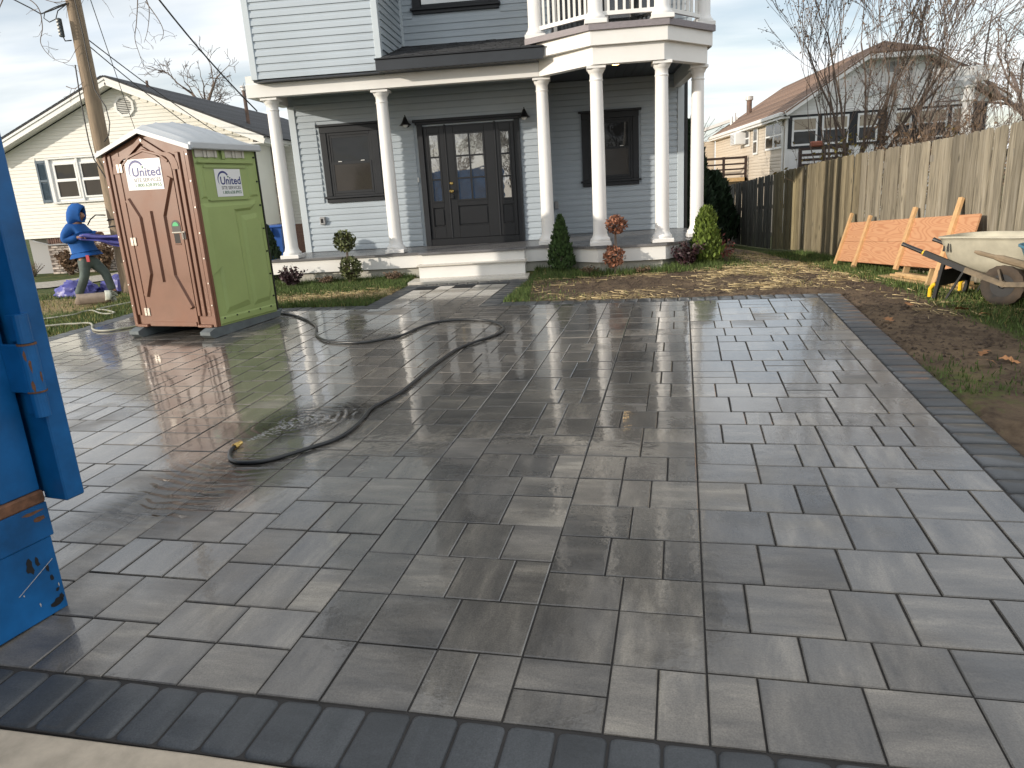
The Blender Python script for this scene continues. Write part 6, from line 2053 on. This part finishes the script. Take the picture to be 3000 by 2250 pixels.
for s, xe, xc in ((-1, X0-.22, XM-hx), (1, X1+.5, XM+hx)):
    MB().beam((xe, YO+.02, ZE-.10), (xc, YO+.02, hipz-.10), .03, .17).build('rake_board', MATS['gutter_white'], rh_, True)
    MB().rings([[(xe, YO+.04, ZE-.13), (xc, YO+.04, hipz-.13), (xc, Y0, hipz-.13), (xe, Y0, ZE-.13)], [(xe, YO+.04, ZE-.10), (xc, YO+.04, hipz-.10), (xc, Y0, hipz-.10), (xe, Y0, ZE-.10)]], True, True, True).build('soffit', MATS['gutter_white'], rh_, True)
rp(MB().bbox(XM-hx, XM+hx, YO+.0, YO+.05, hipz-.22, hipz-.04, .01), 'hip_fascia', 'gutter_white')
rp(MB().box(XM-hx, XM+hx, YO+.05, Y0, hipz-.2, hipz-.17), 'soffit', 'gutter_white')
rp(MB().bbox(X0-.36, X0-.2, YO+.3, Y1+.4, ZE-.16, ZE-.02, .02), 'gutter', 'gutter_white')
rp(MB().box(X0-.3, X0, YO+.3, Y1+.4, ZE-.24, ZE-.17), 'soffit', 'gutter_white')
rp(MB().tube([(X0-.28, Y0+.25, ZE-.15), (X0-.28, Y0+.25, ZE-.3), (X0-.08, Y0+.2, ZE-.5), (X0-.08, Y0+.2, -.2)], .04, 8), 'downspout', 'gutter_white')
rp(MB().box(XM-.25, XM+.15, Y0-.03, Y0, 4.92, 5.25), 'gable_louvre', 'plastic_grey')
# sun room band: dark surround with white sashes and blinds
sr = rp(MB().box(X0+.02, X1-.05, Y0-.06, Y0-.001, 2.56, 3.72), 'sun_room', 'black_trim')
def sunwin(x0, x1, z0=2.64, z1=3.62):
    zm = (z0+z1)/2+.03
    MB().box(x0, x1, Y0-.075, Y0-.061, z0, z1).build('sash_frame', MATS['window_white'], sr, False)
    pane_box(sr, x0+.07, x1-.07, Y0-.076, zm+.03, z1-.07, 'blind', 'roller_blind')
    pane_box(sr, x0+.07, x1-.07, Y0-.076, z0+.07, zm-.03)
for a, b in ((8.08, 8.97), (9.12, 10.05), (10.35, 11.05), (11.35, 12.2), (12.4, 13.42), (13.55, 14.25)):
    sunwin(a, b)
rp(MB().box(X0+.02, X1-.05, Y0-.09, Y0-.061, 3.70, 3.78), 'band_board', 'gutter_white')
rp(MB().box(X0+.02, X1-.05, Y0-.02, Y0-.001, .5, 2.55), 'sun_room_base', 'white_siding')
# windows and air conditioner on the tan side
def sidewin(y0, y1, z0, z1):
    w_ = rp(MB().box(X0-.07, X0-.03, y0, y1, z0, z1), 'window', 'window_white')
    zm = (z0+z1)/2
    for a, b in ((z0+.08, zm-.03), (zm+.03, z1-.08)):
        MB().box(X0-.078, X0-.071, y0+.09, y1-.09, a, b).build('pane', MATS['glass_dark'], w_, False)
sidewin(28.45, 29.5, 2.62, 3.62); sidewin(29.55, 30.7, 2.62, 3.62); sidewin(32.0, 32.7, 2.55, 3.62); sidewin(33.4, 34.6, 2.95, 3.62)
acu = rp(MB().bbox(X0-.55, X0-.03, 34.0, 34.9, 3.06, 3.58, .03), 'air_conditioner', 'window_white')
for k in range(7):
    MB().box(X0-.556, X0-.551, 34.08, 34.82, 3.12+k*.06, 3.15+k*.06).build('grille_slot', MATS['plastic_grey'], acu, False)
# brown deck rails
dk = rp(MB().box(X0-2.2, X0-.1, 33.5, 43, 1.5, 1.66), 'rear_deck', 'lumber')
for z in (1.80, 2.02, 2.24, 2.50):
    MB().beam((X0-2.2, 33.55, z), (X0-.12, 33.55, z), .04, .10 if z > 2.4 else .07).build('deck_rail', MATS['deck_brown'], dk, False)
    MB().beam((X0-2.2, 33.6, z), (X0-2.2, 41, z), .04, .10 if z > 2.4 else .07).build('deck_rail', MATS['deck_brown'], dk, False)
for x in (X0-2.2, X0-1.1, X0-.15):
    MB().box(x-.05, x+.05, 33.5, 33.6, .2, 2.56).build('deck_post', MATS['deck_brown'], dk, False)
fdk = rp(MB().box(8.0, 9.6, 26.6, 27.9, 1.7, 1.8), 'front_deck', 'deck_brown')
for z in (1.95, 2.12, 2.28, 2.48):
    MB().beam((7.98, 26.6, z), (9.6, 26.6, z), .04, .09).build('deck_rail', MATS['deck_brown'], fdk, False)
for x in (8.0, 8.8, 9.55):
    MB().box(x-.05, x+.05, 26.55, 26.65, .0, 2.54).build('deck_post', MATS['deck_brown'], fdk, False)
rp(MB().bbox(8.35, 8.75, 26.5, 26.8, 2.53, 2.72, .04), 'planter', 'flowerpot')
# rear wing
rwg = rp(MB().box(4.6, 7.9, 41.2, 46, -1, 3.6), 'rear_wing', 'tan_siding')
boards(rwg, (4.6, 41.2, 0), (1, 0, 0), (0, -1, 0), 3.3, 1.2, 3.6, (), 'tan_siding', .14)
rp(MB().rings([[(4.3, y, 3.3), (9.0, y, 4.6), (9.0, y, 4.75), (4.3, y, 3.45)] for y in (40.8, 46)], True, True, True), 'wing_roof', 'gutter_white')
rp(MB().tube([(9.1, 38.8, 4.4), (9.1, 38.8, 5.35)], .13, 10), 'flue_pipe', 'rust_pipe')
rp(MB().lathe([(.15, 5.3), (.19, 5.33), (.19, 5.5), (.12, 5.52)], (9.1, 38.8), 12), 'flue_cap', 'pipe_cap')
for x, y, z in ((8.5, 40.0, 4.7), (8.75, 40.4, 4.9)):
    rp(MB().tube([(x, y, 3.9), (x, y, z)], .07, 8), 'vent_pipe', 'window_white')
# ---------------------------------------------------------------- pergola between fence and house
pg_ = thing('pergola', 'white pergola with scroll-cut rafters standing behind the fence', 'pergola', (8.85, 17.6, -.1))
for x in (8.85, 7.25):
    MB().bbox(x-.075, x+.075, 17.52, 17.68, -.3, 3.36, .01).build('post', MATS['pergola_white'], pg_)
    for z in (3.02, 3.30):
        MB().bbox(x-.115, x+.115, 17.48, 17.72, z, z+.05, .01).build('post_collar', MATS['pergola_white'], pg_)
    MB().bbox(x-.04, x+.04, 16.8, 19.2, 3.362, 3.50, .008).build('beam', MATS['pergola_white'], pg_)
for y in (17.15, 18.0, 18.95):
    m = MB()
    pl = [(6.2, 3.505), (9.05, 3.505), (9.10, 3.53), (9.12, 3.58), (9.18, 3.60), (9.21, 3.68), (6.2, 3.68)]
    m.rings([[(x, yy, z) for x, z in pl] for yy in (y-.025, y+.025)], True, True, True)
    m.build('rafter', MATS['pergola_white'], pg_)

# ---------------------------------------------------------------- trees, shrubs, plants
def twigs(mb, p, d, ln, r, depth, q, spread=.55, up=.15, kids=(2, 3), wob=.18, shrink=.72, leaf=None, rmin=.004, droop=0.0, ls=.03):
    p, d = Vector(p), Vector(d).normalized()
    n_ = 3 if depth > 1 else 2
    pts, rs = [p], [r]
    for k in range(n_):
        d = (d + Vector((q.gauss(0, wob), q.gauss(0, wob), q.gauss(0, wob) + up*.3 - droop))).normalized()
        p = p + d*(ln/n_)
        pts.append(p); rs.append(max(rmin, r*(1-.38*(k+1)/n_)))
    mb.tube(pts, rs, 6 if r > .05 else (4 if r > .015 else 3), False)
    if leaf is not None and depth <= 1:
        for _ in range(leaf[1]):
            c = pts[q.randrange(1, len(pts))] + Vector((q.gauss(0, .03), q.gauss(0, .03), q.gauss(0, .03)))
            leaf_quad(leaf[0], c, ls*q.uniform(.6, 1.3), q)
    if depth == 0: return
    for k in range(q.randint(*kids)):
        t = q.uniform(.35, 1.0) if k else 1.0
        i = min(int(t*n_), n_-1)
        b = pts[i].lerp(pts[i+1], t*n_-i if t < 1 else 1)
        nd = (d + Vector((q.gauss(0, spread), q.gauss(0, spread), q.gauss(0, spread*.7) + up))).normalized()
        twigs(mb, b, nd, ln*shrink*q.uniform(.75, 1.15), max(rmin, rs[min(i+1, len(rs)-1)]*(.8 if k == 0 else .62)), depth-1, q, spread, up, kids, wob, shrink, leaf, rmin, droop, ls)
def leaf_quad(mb, c, s, q, flat=0.0, asp=1.7):
    u = Vector((q.gauss(0, 1), q.gauss(0, 1), q.gauss(0, 1)*(1-flat))).normalized()
    v = u.orthogonal().normalized()
    a = q.uniform(0, 6.28)
    w_ = u.cross(v)
    v, w_ = v*math.cos(a)+w_*math.sin(a), w_*math.cos(a)-v*math.sin(a)
    mb.add([c-v*s*asp*.5, c+w_*s*.42-v*s*.05, c+v*s*asp*.5, c-w_*s*.42-v*s*.05], ((0, 1, 2, 3),))
def tree(name, label, base, ln, r, depth, seed, bark='bark', d=(0, 0, 1), group=None, stems=None, **k):
    q = random.Random(seed)
    t = thing(name, label, 'tree', base, 0, group)
    tr_, cr_ = MB(), MB()
    for st in (stems or [(d, 1.0)]):
        dd, sc = st
        p = Vector(base) + Vector((q.gauss(0, .06), q.gauss(0, .06), 0))*(len(stems) > 1 if stems else 0)
        dv_ = Vector(dd).normalized()
        pts = [p, p + dv_*ln*.35*sc, p + (dv_+Vector((q.gauss(0, .08), q.gauss(0, .08), 0)))*ln*.7*sc]
        tr_.tube(pts, [r*sc, r*.85*sc, r*.7*sc], 8, False)
        for _ in range(k.get('limbs', 3)):
            nd = (dv_ + Vector((q.gauss(0, .5), q.gauss(0, .5), q.gauss(.1, .25)))*k.get('open', 1.0)).normalized()
            twigs(cr_, pts[2 if _ < 2 else 1], nd, ln*.6*sc, r*.5*sc, depth, q, **{a: b for a, b in k.items() if a not in ('limbs', 'open')})
    tr_.build('trunk', MATS[bark], t, True, True)
    cr_.build('crown', MATS[bark], t, True, False, False)
    return t
tree('bare_tree', 'gnarled bare tree rising behind the cream house roof', (-15.2, 31, 4.6), 1.9, .13, 4, 12, 'bark', d=(.05, 0, 1), spread=.62, up=.05, wob=.25, limbs=4, rmin=.009, kids=(2, 4))
tree('bare_tree', 'large bare tree spreading in from beyond the clipped-gable house', (15.4, 25.5, -.4), 4.4, .17, 5, 33, 'bark_far', d=(-.12, 0, 1), spread=.6, up=.06, wob=.2, limbs=3, rmin=.008, kids=(2, 3), open=1.3)
tree('bare_tree', 'second bare tree behind the pergola', (19.5, 33, -.4), 4.4, .2, 5, 37, 'bark_far', d=(-.1, 0, 1), spread=.6, up=.06, wob=.2, limbs=3, rmin=.010, kids=(2, 3), open=1.3)
tree('bare_tree', 'thin bare tree behind the porch corner column', (3.4, 27, -.3), 2.6, .05, 4, 41, 'bark_far', spread=.45, up=.25, limbs=4, rmin=.007)
# crepe-myrtle-like leaning shrub behind the fence
stems = [((.12+.10*k+.05*math.sin(k*2.1), .05*math.cos(k*1.7), 1.0), 1.0-.03*k) for k in range(7)] + [((-.22, 0, 1), .72), ((-.05, .1, 1), .85)]
seedpods = MB()
tree('leaning_shrub', 'tall many-stemmed leaning bare shrub with seed heads behind the fence', (5.45, 15.4, .05), 3.3, .05, 4, 19, 'bark', stems=stems, limbs=3, spread=.24, up=.10, wob=.08, rmin=.0045, kids=(2, 3), leaf=(seedpods, 3), ls=.03, open=.42)
o = seedpods.build('seed_heads', MATS['leaf_brown'], bpy.data.objects['leaning_shrub'], True, False, False)
# tangled shrubs and vines along the top of the fence
def shrub(name, label, x, y, h, w_, seed, n__=9, leafmat=None, nleaf=0, leansx=.35, cat='shrub', rr=.016, depth=3, ls=.05, group=None, mat='bark', up=.12):
    q = random.Random(seed)
    zb = ground_z(x, y) if x < 4.7 else lerp_table(FENCE_Z, y)
    t = thing(name, label, cat, (x, y, zb), 0, group)
    tw, lf = MB(), MB()
    for k in range(n__):
        d = Vector((q.gauss(leansx, .35), q.gauss(0, .3), 1))
        twigs(tw, (x+q.gauss(0, w_*.22), y+q.gauss(0, .15), zb), d, h*q.uniform(.45, .62), rr, depth, q, .38, up, (2, 4), .12, .70, (lf, nleaf) if nleaf else None, .0035, 0.0, ls)
    tw.build('branches', MATS[mat], t, True, False, False)
    if nleaf: lf.build('leaves', MATS[leafmat], t, True, False, False)
    return t
shrub('tangled_shrub', 'tangled bare shrub arching over the middle of the fence', 6.2, 13.8, 2.9, 1.2, 5, 9, 'leaf_brown', 1, .5, rr=.016, depth=4, ls=.026)
shrub('tangled_shrub', 'bare bramble in front of the sun room windows', 7.0, 14.8, 2.4, 1.4, 6, 6, None, 0, .4, rr=.016, depth=4)
shrub('tangled_shrub', 'bare bramble at the far end of the fence top by the pergola post', 7.3, 12.4, 2.2, 1.4, 8, 6, None, 0, .25, rr=.014, depth=4)
shrub('vine_thicket', 'rusty yellow vine thicket hanging over the fence below the sun room', 6.3, 15.6, 1.95, 1.5, 9, 12, 'vine_leaf', 2, .05, rr=.010, depth=3, ls=.055, mat='twig_vine')
shrub('vine_thicket', 'olive brown vine thicket lying along the fence top', 6.6, 14.2, 1.9, 1.5, 10, 12, 'leaf_brown', 3, .1, rr=.010, depth=3, ls=.055, mat='twig_vine')
# conifers
def conifer(name, label, x, y, h, w_, mat, seed, n__=2600, sz=.05, zb=None, top=.04, lean=(0, 0), blunt=1.25):
    q = random.Random(seed)
    zb = ground_z(x, y) if zb is None else zb
    t = thing(name, label, 'shrub' if h < 2 else 'tree', (x, y, zb))
    lf = MB()
    lob = [(q.uniform(0, 6.28), q.uniform(.1, .95), q.uniform(.75, 1.2)) for _ in range(26)]
    for _ in range(n__):
        s = q.random()**.8
        a = q.uniform(0, 6.28)
        prof = (min(1, (s+.03)/.16)**.6)*(1-s)**(1/blunt) + top*(1-s)
        bump_ = 1.0
        for la, lz, lk in lob:
            da = abs((a-la+3.14) % 6.28-3.14); dz = abs(s-lz)
            if da < .5 and dz < .08: bump_ = lk
        rad = w_*.5*prof*1.12*bump_*(.55+.45*q.random()**.4)
        c = Vector((x+rad*math.cos(a)+lean[0]*s, y+rad*math.sin(a)+lean[1]*s, zb+.02+h*s*.97))
        outv = Vector((math.cos(a), math.sin(a), 0))
        up_ = (Vector((0, 0, 1))*q.uniform(.7, 1.3) + outv*q.uniform(.15, .75) + Vector((q.gauss(0, .25), q.gauss(0, .25), 0))).normalized()
        side = up_.cross(outv + Vector((q.gauss(0, .5), q.gauss(0, .5), q.gauss(0, .2)))).normalized()
        L_ = sz*q.uniform(.7, 1.4)
        lf.add([c-side*L_*.16, c+side*L_*.16, c+up_*L_*.6+side*L_*.30, c+up_*L_*1.15, c+up_*L_*.6-side*L_*.30], ((0, 1, 2, 3, 4),))
    MB().tube([(x, y, zb-.02), (x+lean[0]*.8, y+lean[1]*.8, zb+h*.8)], [w_*.06, .006], 6).build('trunk', MATS['bark'], t)
    lf.build('foliage', MATS[mat], t, True, False, False)
    return t
conifer('arborvitae', 'dark green cone-shaped arborvitae beside the porch bay near the steps', -.16, 11.64, .88, .42, 'arbor_green', 51)
conifer('arborvitae', 'yellow-green plump arborvitae at the far porch corner', 2.13, 11.70, .86, .42, 'arbor_bright', 52, sz=.062, blunt=2.1, top=.10)
conifer('arborvitae', 'dim green arborvitae between the portable toilet and porch corner', -5.42, 12.62, 1.0, .52, 'arbor_dark', 53, blunt=1.6)
conifer('evergreen_tree', 'dark blue-green evergreen behind the house and the fence', 3.25, 20.5, 3.3, 1.5, 'arbor_dark', 54, 5200, .16, -.15, .03, blunt=1.5)
conifer('evergreen_tree', 'low evergreen spilling over the fence beside the rear deck', 4.1, 21.5, 2.0, 1.4, 'arbor_dark', 55, 2600, .16, -.2, .03, blunt=1.8)
def leaf_ball(mb, c, rx, rz, n__, s, q, shell=.45):
    for _ in range(n__):
        d = Vector((q.gauss(0, 1), q.gauss(0, 1), q.gauss(0, 1))).normalized()
        k = (shell + (1-shell)*q.random()**.5)*(1+.16*noise.noise(d*2.3+Vector(c)))
        leaf_quad(mb, Vector((c[0]+d.x*rx*k, c[1]+d.y*rx*k, c[2]+d.z*rz*k)), s*q.uniform(.6, 1.3), q)
def topiary(name, label, x, y, balls, mat, seed, n__, s, dead=False):
    q = random.Random(seed)
    zb = ground_z(x, y)
    t = thing(name, label, 'shrub', (x, y, zb))
    lf, st = MB(), MB()
    zt = balls[0][2]
    for k in range(2):
        st.tube([(x-.02+.03*k, y, zb-.02), (x+.02-.025*k, y+.01, zb+.25), (x-.01+.03*k, y, (zb+zt)/2), (x, y, zt)], [.014, .012, .010, .007], 5)
    for (bx, by, bz, rx, rz) in balls:
        leaf_ball(lf, (x+bx, y+by, bz), rx, rz, n__, s, q)
        for _ in range(26):
            d = Vector((q.gauss(0, 1), q.gauss(0, 1), q.gauss(.3, .8))).normalized()
            st.tube([(x+bx, y+by, bz-rz*.5), (x+bx+d.x*rx*.5, y+by+d.y*rx*.5, bz-rz*.2+d.z*rz*.5), (x+bx+d.x*rx*1.0, y+by+d.y*rx, bz+d.z*rz)], [.006, .004, .002], 3)
    st.build('stems', MATS['bark'], t, True)
    lf.build('leaves', MATS[mat], t, True, False, False)
topiary('topiary_shrub', 'olive green two-ball topiary before the porch between the first columns', -3.74, 11.86, [(-.01, 0, 1.07, .185, .185), (.03, 0, .615, .19, .20)], 'leaf_olive', 61, 620, .042)
topiary('topiary_shrub', 'dead brown two-ball topiary before the porch bay', .675, 11.17, [(.015, 0, 1.125, .160, .145), (-.03, 0, .645, .165, .17)], 'leaf_dead', 62, 460, .036)
def low_shrub(name, label, x, y, h, w_, mat, seed, n__=14, nleaf=60, s=.035, stem=.004):
    q = random.Random(seed)
    zb = ground_z(x, y)
    t = thing(name, label, 'shrub', (x, y, zb))
    tw, lf = MB(), MB()
    for k in range(n__):
        a = q.uniform(0, 6.28)
        rr = w_*.5*math.sqrt(q.random())
        hh = h*(1-.35*(rr/(w_*.5))**2)*q.uniform(.65, 1.05)
        tip = Vector((x+rr*math.cos(a), y+rr*math.sin(a)*.8, zb+hh))
        mid = Vector((x+rr*.45*math.cos(a), y+rr*.45*math.sin(a), zb+hh*.5))
        b0_ = Vector((x+rr*.15*math.cos(a), y+rr*.15*math.sin(a), zb-.02))
        tw.tube([b0_, mid, tip], [stem, stem*.8, stem*.5], 4)
        for _ in range(nleaf//n__*1):
            t_ = q.uniform(.25, 1.0)
            p = (b0_.lerp(mid, t_*2) if t_ < .5 else mid.lerp(tip, t_*2-1)) + Vector((q.gauss(0, .022), q.gauss(0, .022), q.gauss(0, .012)))
            leaf_quad(lf, p, s*q.uniform(.6, 1.3), q)
    tw.build('stems', MATS['bark'], t, True)
    lf.build('leaves', MATS[mat], t, True, False, False)
low_shrub('purple_shrub', 'dark purple leafy shrub before the porch end nearest the toilet', -4.74, 11.84, .40, .50, 'leaf_purple', 71, 26, 780, .036)
low_shrub('purple_shrub', 'dark purple shrub at the foot of the yellow-green arborvitae', 1.80, 11.42, .44, .52, 'leaf_purple', 72, 28, 900, .036)
low_shrub('red_stemmed_plant', 'thin red-stemmed plant between the arborvitae and the fence', 2.50, 11.95, .50, .26, 'leaf_red', 73, 12, 130, .032)
low_shrub('low_shrub', 'small brown mound shrub beside the purple shrub', -4.15, 11.92, .15, .34, 'leaf_brown', 74, 40, 480, .022, .003)
low_shrub('low_shrub', 'small brown mound shrub next to the entry steps', -3.0, 11.90, .17, .36, 'leaf_brown', 75, 40, 520, .022, .003)
low_shrub('low_shrub', 'withered low plant beside the dark green arborvitae', .25, 11.28, .13, .30, 'leaf_brown', 76, 30, 300, .026, .003)
low_shrub('low_shrub', 'withered low plant before the bay near the purple shrub', 1.08, 11.12, .12, .26, 'leaf_brown', 77, 24, 200, .026, .003)
low_shrub('brown_bush', 'dry brown-leaved bush against the pale brick base', -13.78, 18.85, .72, .75, 'leaf_tan', 78, 40, 900, .07, .006)
low_shrub('brown_bush', 'taller dry brown-leaved bush beside the wooden pole and brick base', -12.75, 18.75, 1.0, .9, 'leaf_tan', 79, 46, 1300, .075, .006)
low_shrub('dry_weeds', 'grey dry weeds by the neighbouring corner door', -14.95, 18.9, .45, .7, 'leaf_tan', 80, 60, 120, .03, .004)
low_shrub('dry_weeds', 'tangle of dry stems against the recessed wing beside the bin', -8.65, 20.2, .95, .7, 'leaf_tan', 81, 60, 120, .03, .004)
# leafless vine strands
def strand(name, label, lists):
    q = random.Random(len(label))
    m = MB()
    for pts in lists:
        sm = smooth_path(pts, 6)
        m.tube(sm, [.010*(1-.75*i/len(sm)) for i in range(len(sm))], 4)
        for i in range(4, len(sm)-2, 3):
            twigs(m, sm[i], (q.gauss(0, 1), q.gauss(0, .6), q.gauss(-.2, .5)), .18, .0045, 1, q, .6, -.1, (1, 2), .3, .7, None, .003)
    o = m.build(name, MATS['bark'], None, True, False, False)
    return tag(o, label, 'vine', 'bare vine strands on the wires')
strand('bare_vine', 'leafless vine strands trailing from the thick service wire', [
    [(-7.60, 13.75, 5.75), (-7.62, 13.7, 5.42), (-7.72, 13.7, 5.05), (-7.80, 13.7, 4.80), (-7.77, 13.7, 4.55), (-7.72, 13.7, 4.30), (-7.64, 13.7, 4.17)],
    [(-7.55, 13.75, 5.6), (-7.43, 13.7, 5.3), (-7.52, 13.7, 4.95), (-7.64, 13.7, 4.72)],
    [(-7.50, 13.75, 5.4), (-7.28, 13.7, 5.05), (-7.24, 13.7, 4.85), (-7.33, 13.7, 4.72)]])
strand('bare_vine', 'leafless vine strands hanging beside the pole near the looped cable', [
    [(-9.9, 13.6, 5.75), (-9.45, 13.55, 5.45), (-9.42, 13.55, 5.1), (-9.52, 13.55, 4.82), (-9.32, 13.5, 4.55), (-9.02, 13.45, 4.45), (-8.8, 13.44, 4.65)],
    [(-10.1, 13.6, 5.6), (-10.28, 13.55, 5.3), (-10.30, 13.55, 5.15)],
    [(-9.6, 13.6, 5.7), (-9.2, 13.55, 5.5), (-8.9, 13.5, 5.45), (-8.3, 13.5, 5.5), (-8.1, 13.5, 5.35)],
    [(-9.15, 13.47, 4.05), (-8.98, 13.45, 4.0), (-8.78, 13.44, 4.1)]])
# wires beyond the fence
wire('far_wire', 'taut wire rising from the corner of the clipped-gable roof', [(12.55, 27.4, 5.5), (14.6, 25, 9.5)], .016, .1)
vn = MB()
sm = smooth_path([(9.6, 24, 5.0), (9.9, 23.6, 5.8), (10.15, 23.2, 6.3), (10.5, 22.8, 7.2), (10.9, 22.4, 8.3)], 6)
vn.tube([p + Vector((.03*math.sin(i*1.1), .03*math.cos(i*1.1), 0)) for i, p in enumerate(sm)], .017, 5)
tag(vn.build('far_wire', MATS['wire_black']), 'dark twisted cable crossing behind the leaning shrub', 'wire', 'overhead wires')
wire('far_wire', 'faint wire crossing the large bare tree', [(11.4, 26, 5.35), (20, 30, 8.3)], .012, .1)
# trees over the street behind the camera, seen mirrored in the door glass and the water
for k, (x, y, s_) in enumerate(((-6.2, -13, 91), (-3.0, -17, 92), (2.6, -15, 93))):
    tree('street_tree', ['tall bare tree across the street mirrored in the door glass', 'bare tree across the street mirrored in the sidelights', 'bare tree across the street mirrored in the porch window'][k], (x, y, -.2), 3.6, .20, 5, s_, 'bark', spread=.5, up=.2, limbs=6, rmin=.016, kids=(2, 3), group='bare trees across the street')

# ---------------------------------------------------------------- ground cover
def scatter(n__, x0, x1, y0, y1, keep, q):
    out_ = []
    while len(out_) < n__:
        x, y = q.uniform(x0, x1), q.uniform(y0, y1)
        if on_drive(x, y, .0): continue
        if -2.68 < x < -.62 and 11.2 < y: continue
        if YP+.05 < y and -5.1 < x < 2.2: continue
        if YB+.05 < y < YP+.1 and .42 < x < 1.44: continue
        if keep(x, y, q): out_.append((x, y))
    return out_
def blades(mb, pts, q, h0, h1, w_=.006):
    for x, y in pts:
        z = ground_z(x, y)-.012
        h = q.uniform(h0, h1); a = q.uniform(0, 6.28); ln = q.gauss(0, .45)*h; b = q.uniform(0, 6.28)
        dx_, dy_ = math.cos(a)*w_, math.sin(a)*w_
        tx, ty = x+ln*math.cos(b), y+ln*math.sin(b)
        mb.add([(x-dx_, y-dy_, z), (x+dx_, y+dy_, z), (tx, ty, z+h)], ((0, 1, 2),))
qg = random.Random(77)
g1, g2 = MB(), MB()
kg = lambda x, y, q: q.random() < zone(x, y)[0]**2.2
blades(g1, scatter(26000, -10.8, -5.0, 8.2, 16.5, kg, qg), qg, .035, .075)
blades(g1, scatter(16000, -5.4, -.6, 9.2, 12.3, kg, qg), qg, .035, .08)
blades(g1, scatter(25000, -2.2, 4.75, 4.9, 15.5, kg, qg), qg, .025, .07)
# longer tufts along the foundations and the fence
tuft = lambda x, y, q: q.random() < (.9 if (abs(y-YP) < .25 and x < -.4) or (x > 4.45) or (-.4 < x < 2.3 and y > 11.05) else .0)*(.35+.65*(noise.noise(Vector((x*3, y*3, 2)))+.5))
blades(g1, scatter(9000, -5.2, 4.78, 7.0, 15.0, tuft, qg), qg, .07, .14, .005)
blades(g2, scatter(9000, -10.8, 4.7, 6.5, 14.5, lambda x, y, q: q.random() < .5*zone(x, y)[0]*(.5+noise.noise(Vector((x, y, 9)))), qg), qg, .03, .07)
stuff(g1.build('grass', MATS['grass_blade'], None, True, False, False), 'green grass growing in tufts over the yards', 'grass')
stuff(g2.build('dry_grass', MATS['grass_dry'], None, True, False, False), 'yellowed dry grass between the green tufts', 'grass')
sm_ = MB()
for x, y in scatter(3600, -5.2, 4.6, 7.2, 13.5, lambda x, y, q: q.random() < zone(x, y)[1]**2*(1.1-zone(x, y)[0]*.7), qg):
    z = ground_z(x, y)-.004 + qg.uniform(0, .012); a = qg.uniform(0, 3.14); ln = qg.uniform(.03, .11); w_ = .0028
    dx_, dy_ = math.cos(a)*ln, math.sin(a)*ln
    sm_.add([(x-dx_-dy_/ln*w_, y-dy_+dx_/ln*w_, z), (x-dx_+dy_/ln*w_, y-dy_-dx_/ln*w_, z), (x+dx_+dy_/ln*w_, y+dy_-dx_/ln*w_, z+qg.uniform(-.004, .014)), (x+dx_-dy_/ln*w_, y+dy_+dx_/ln*w_, z+.004)], ((0, 1, 2, 3),))
stuff(sm_.build('straw', MATS['straw'], None, True, False, False), 'loose straw strewn over the bare soil', 'straw')
cl = MB()
for x, y in scatter(3200, -.8, 4.5, 4.9, 12.0, lambda x, y, q: q.random() < (1-zone(x, y)[0])**1.5, qg):
    z = ground_z(x, y)-.012; r_ = qg.uniform(.006, .022)
    ps = [(x+r_*math.cos(t)*qg.uniform(.7, 1.2), y+r_*math.sin(t)*qg.uniform(.7, 1.2), z) for t in (0, 1.25, 2.5, 3.8, 5.0)]
    cl.add(ps + [(x, y, z+r_*qg.uniform(.5, .9))], ((0, 1, 5), (1, 2, 5), (2, 3, 5), (3, 4, 5), (4, 0, 5)))
stuff(cl.build('soil_crumbs', MATS['soil_clod'], None, True, False, False), 'dark crumbled soil clods on the bare strip', 'soil')
# single fallen oak leaves
def oak(q):
    m = MB()
    n__ = 16
    rim = []
    for i in range(n__+1):
        t = i/n__
        w_ = .028*math.sin(math.pi*t)**.8*(1+.55*math.cos(t*22))
        rim.append((t*.13, w_))
    top = [(x, y_, .012*math.sin(x*40)+.2*y_*y_*10) for x, y_ in rim]
    bot = [(x, -y_, .012*math.sin(x*40)+.2*y_*y_*10) for x, y_ in rim]
    for i in range(n__):
        m.add([bot[i], bot[i+1], top[i+1], top[i]], ((0, 1, 2, 3),))
    e = m.mesh('oak_leaf'); e.materials.append(MATS['fallen_leaf'])
    return e
ok = oak(qg)
spots = [((3.37, 5.95), 'curled orange oak leaf topmost of the leaves by the right border stones'), ((3.30, 5.72), 'broad orange oak leaf in the middle of the leaves beside the right border stones'), ((3.20, 5.55), 'darker oak leaf nearest the border stones among the fallen leaves'),
         ((3.24, 5.30), 'oak leaf lying lowest by the right border stones'), ((3.55, 5.60), 'oak leaf lying farther out on the grass from the border stones'), ((3.55, 7.85), 'small brown leaf in front of the wheelbarrow legs'),
         ((3.80, 7.45), 'tan leaf on the grass beneath the cream wheelbarrow'), ((3.05, 7.25), 'brown leaf on the bare soil strip beside the driveway'), ((3.95, 7.25), 'pale leaf beside the wheelbarrow tyre')]
for (x, y), lb in spots:
    o = link('fallen_leaf', ok, None, None, True, (x, y, ground_z(x, y)+.012), (qg.gauss(0, .25), qg.gauss(0, .25), qg.uniform(0, 6.28)))
    o.scale = (1.15, 1.15, 1.15)
    tag(o, lb, 'leaf', 'fallen oak leaves')
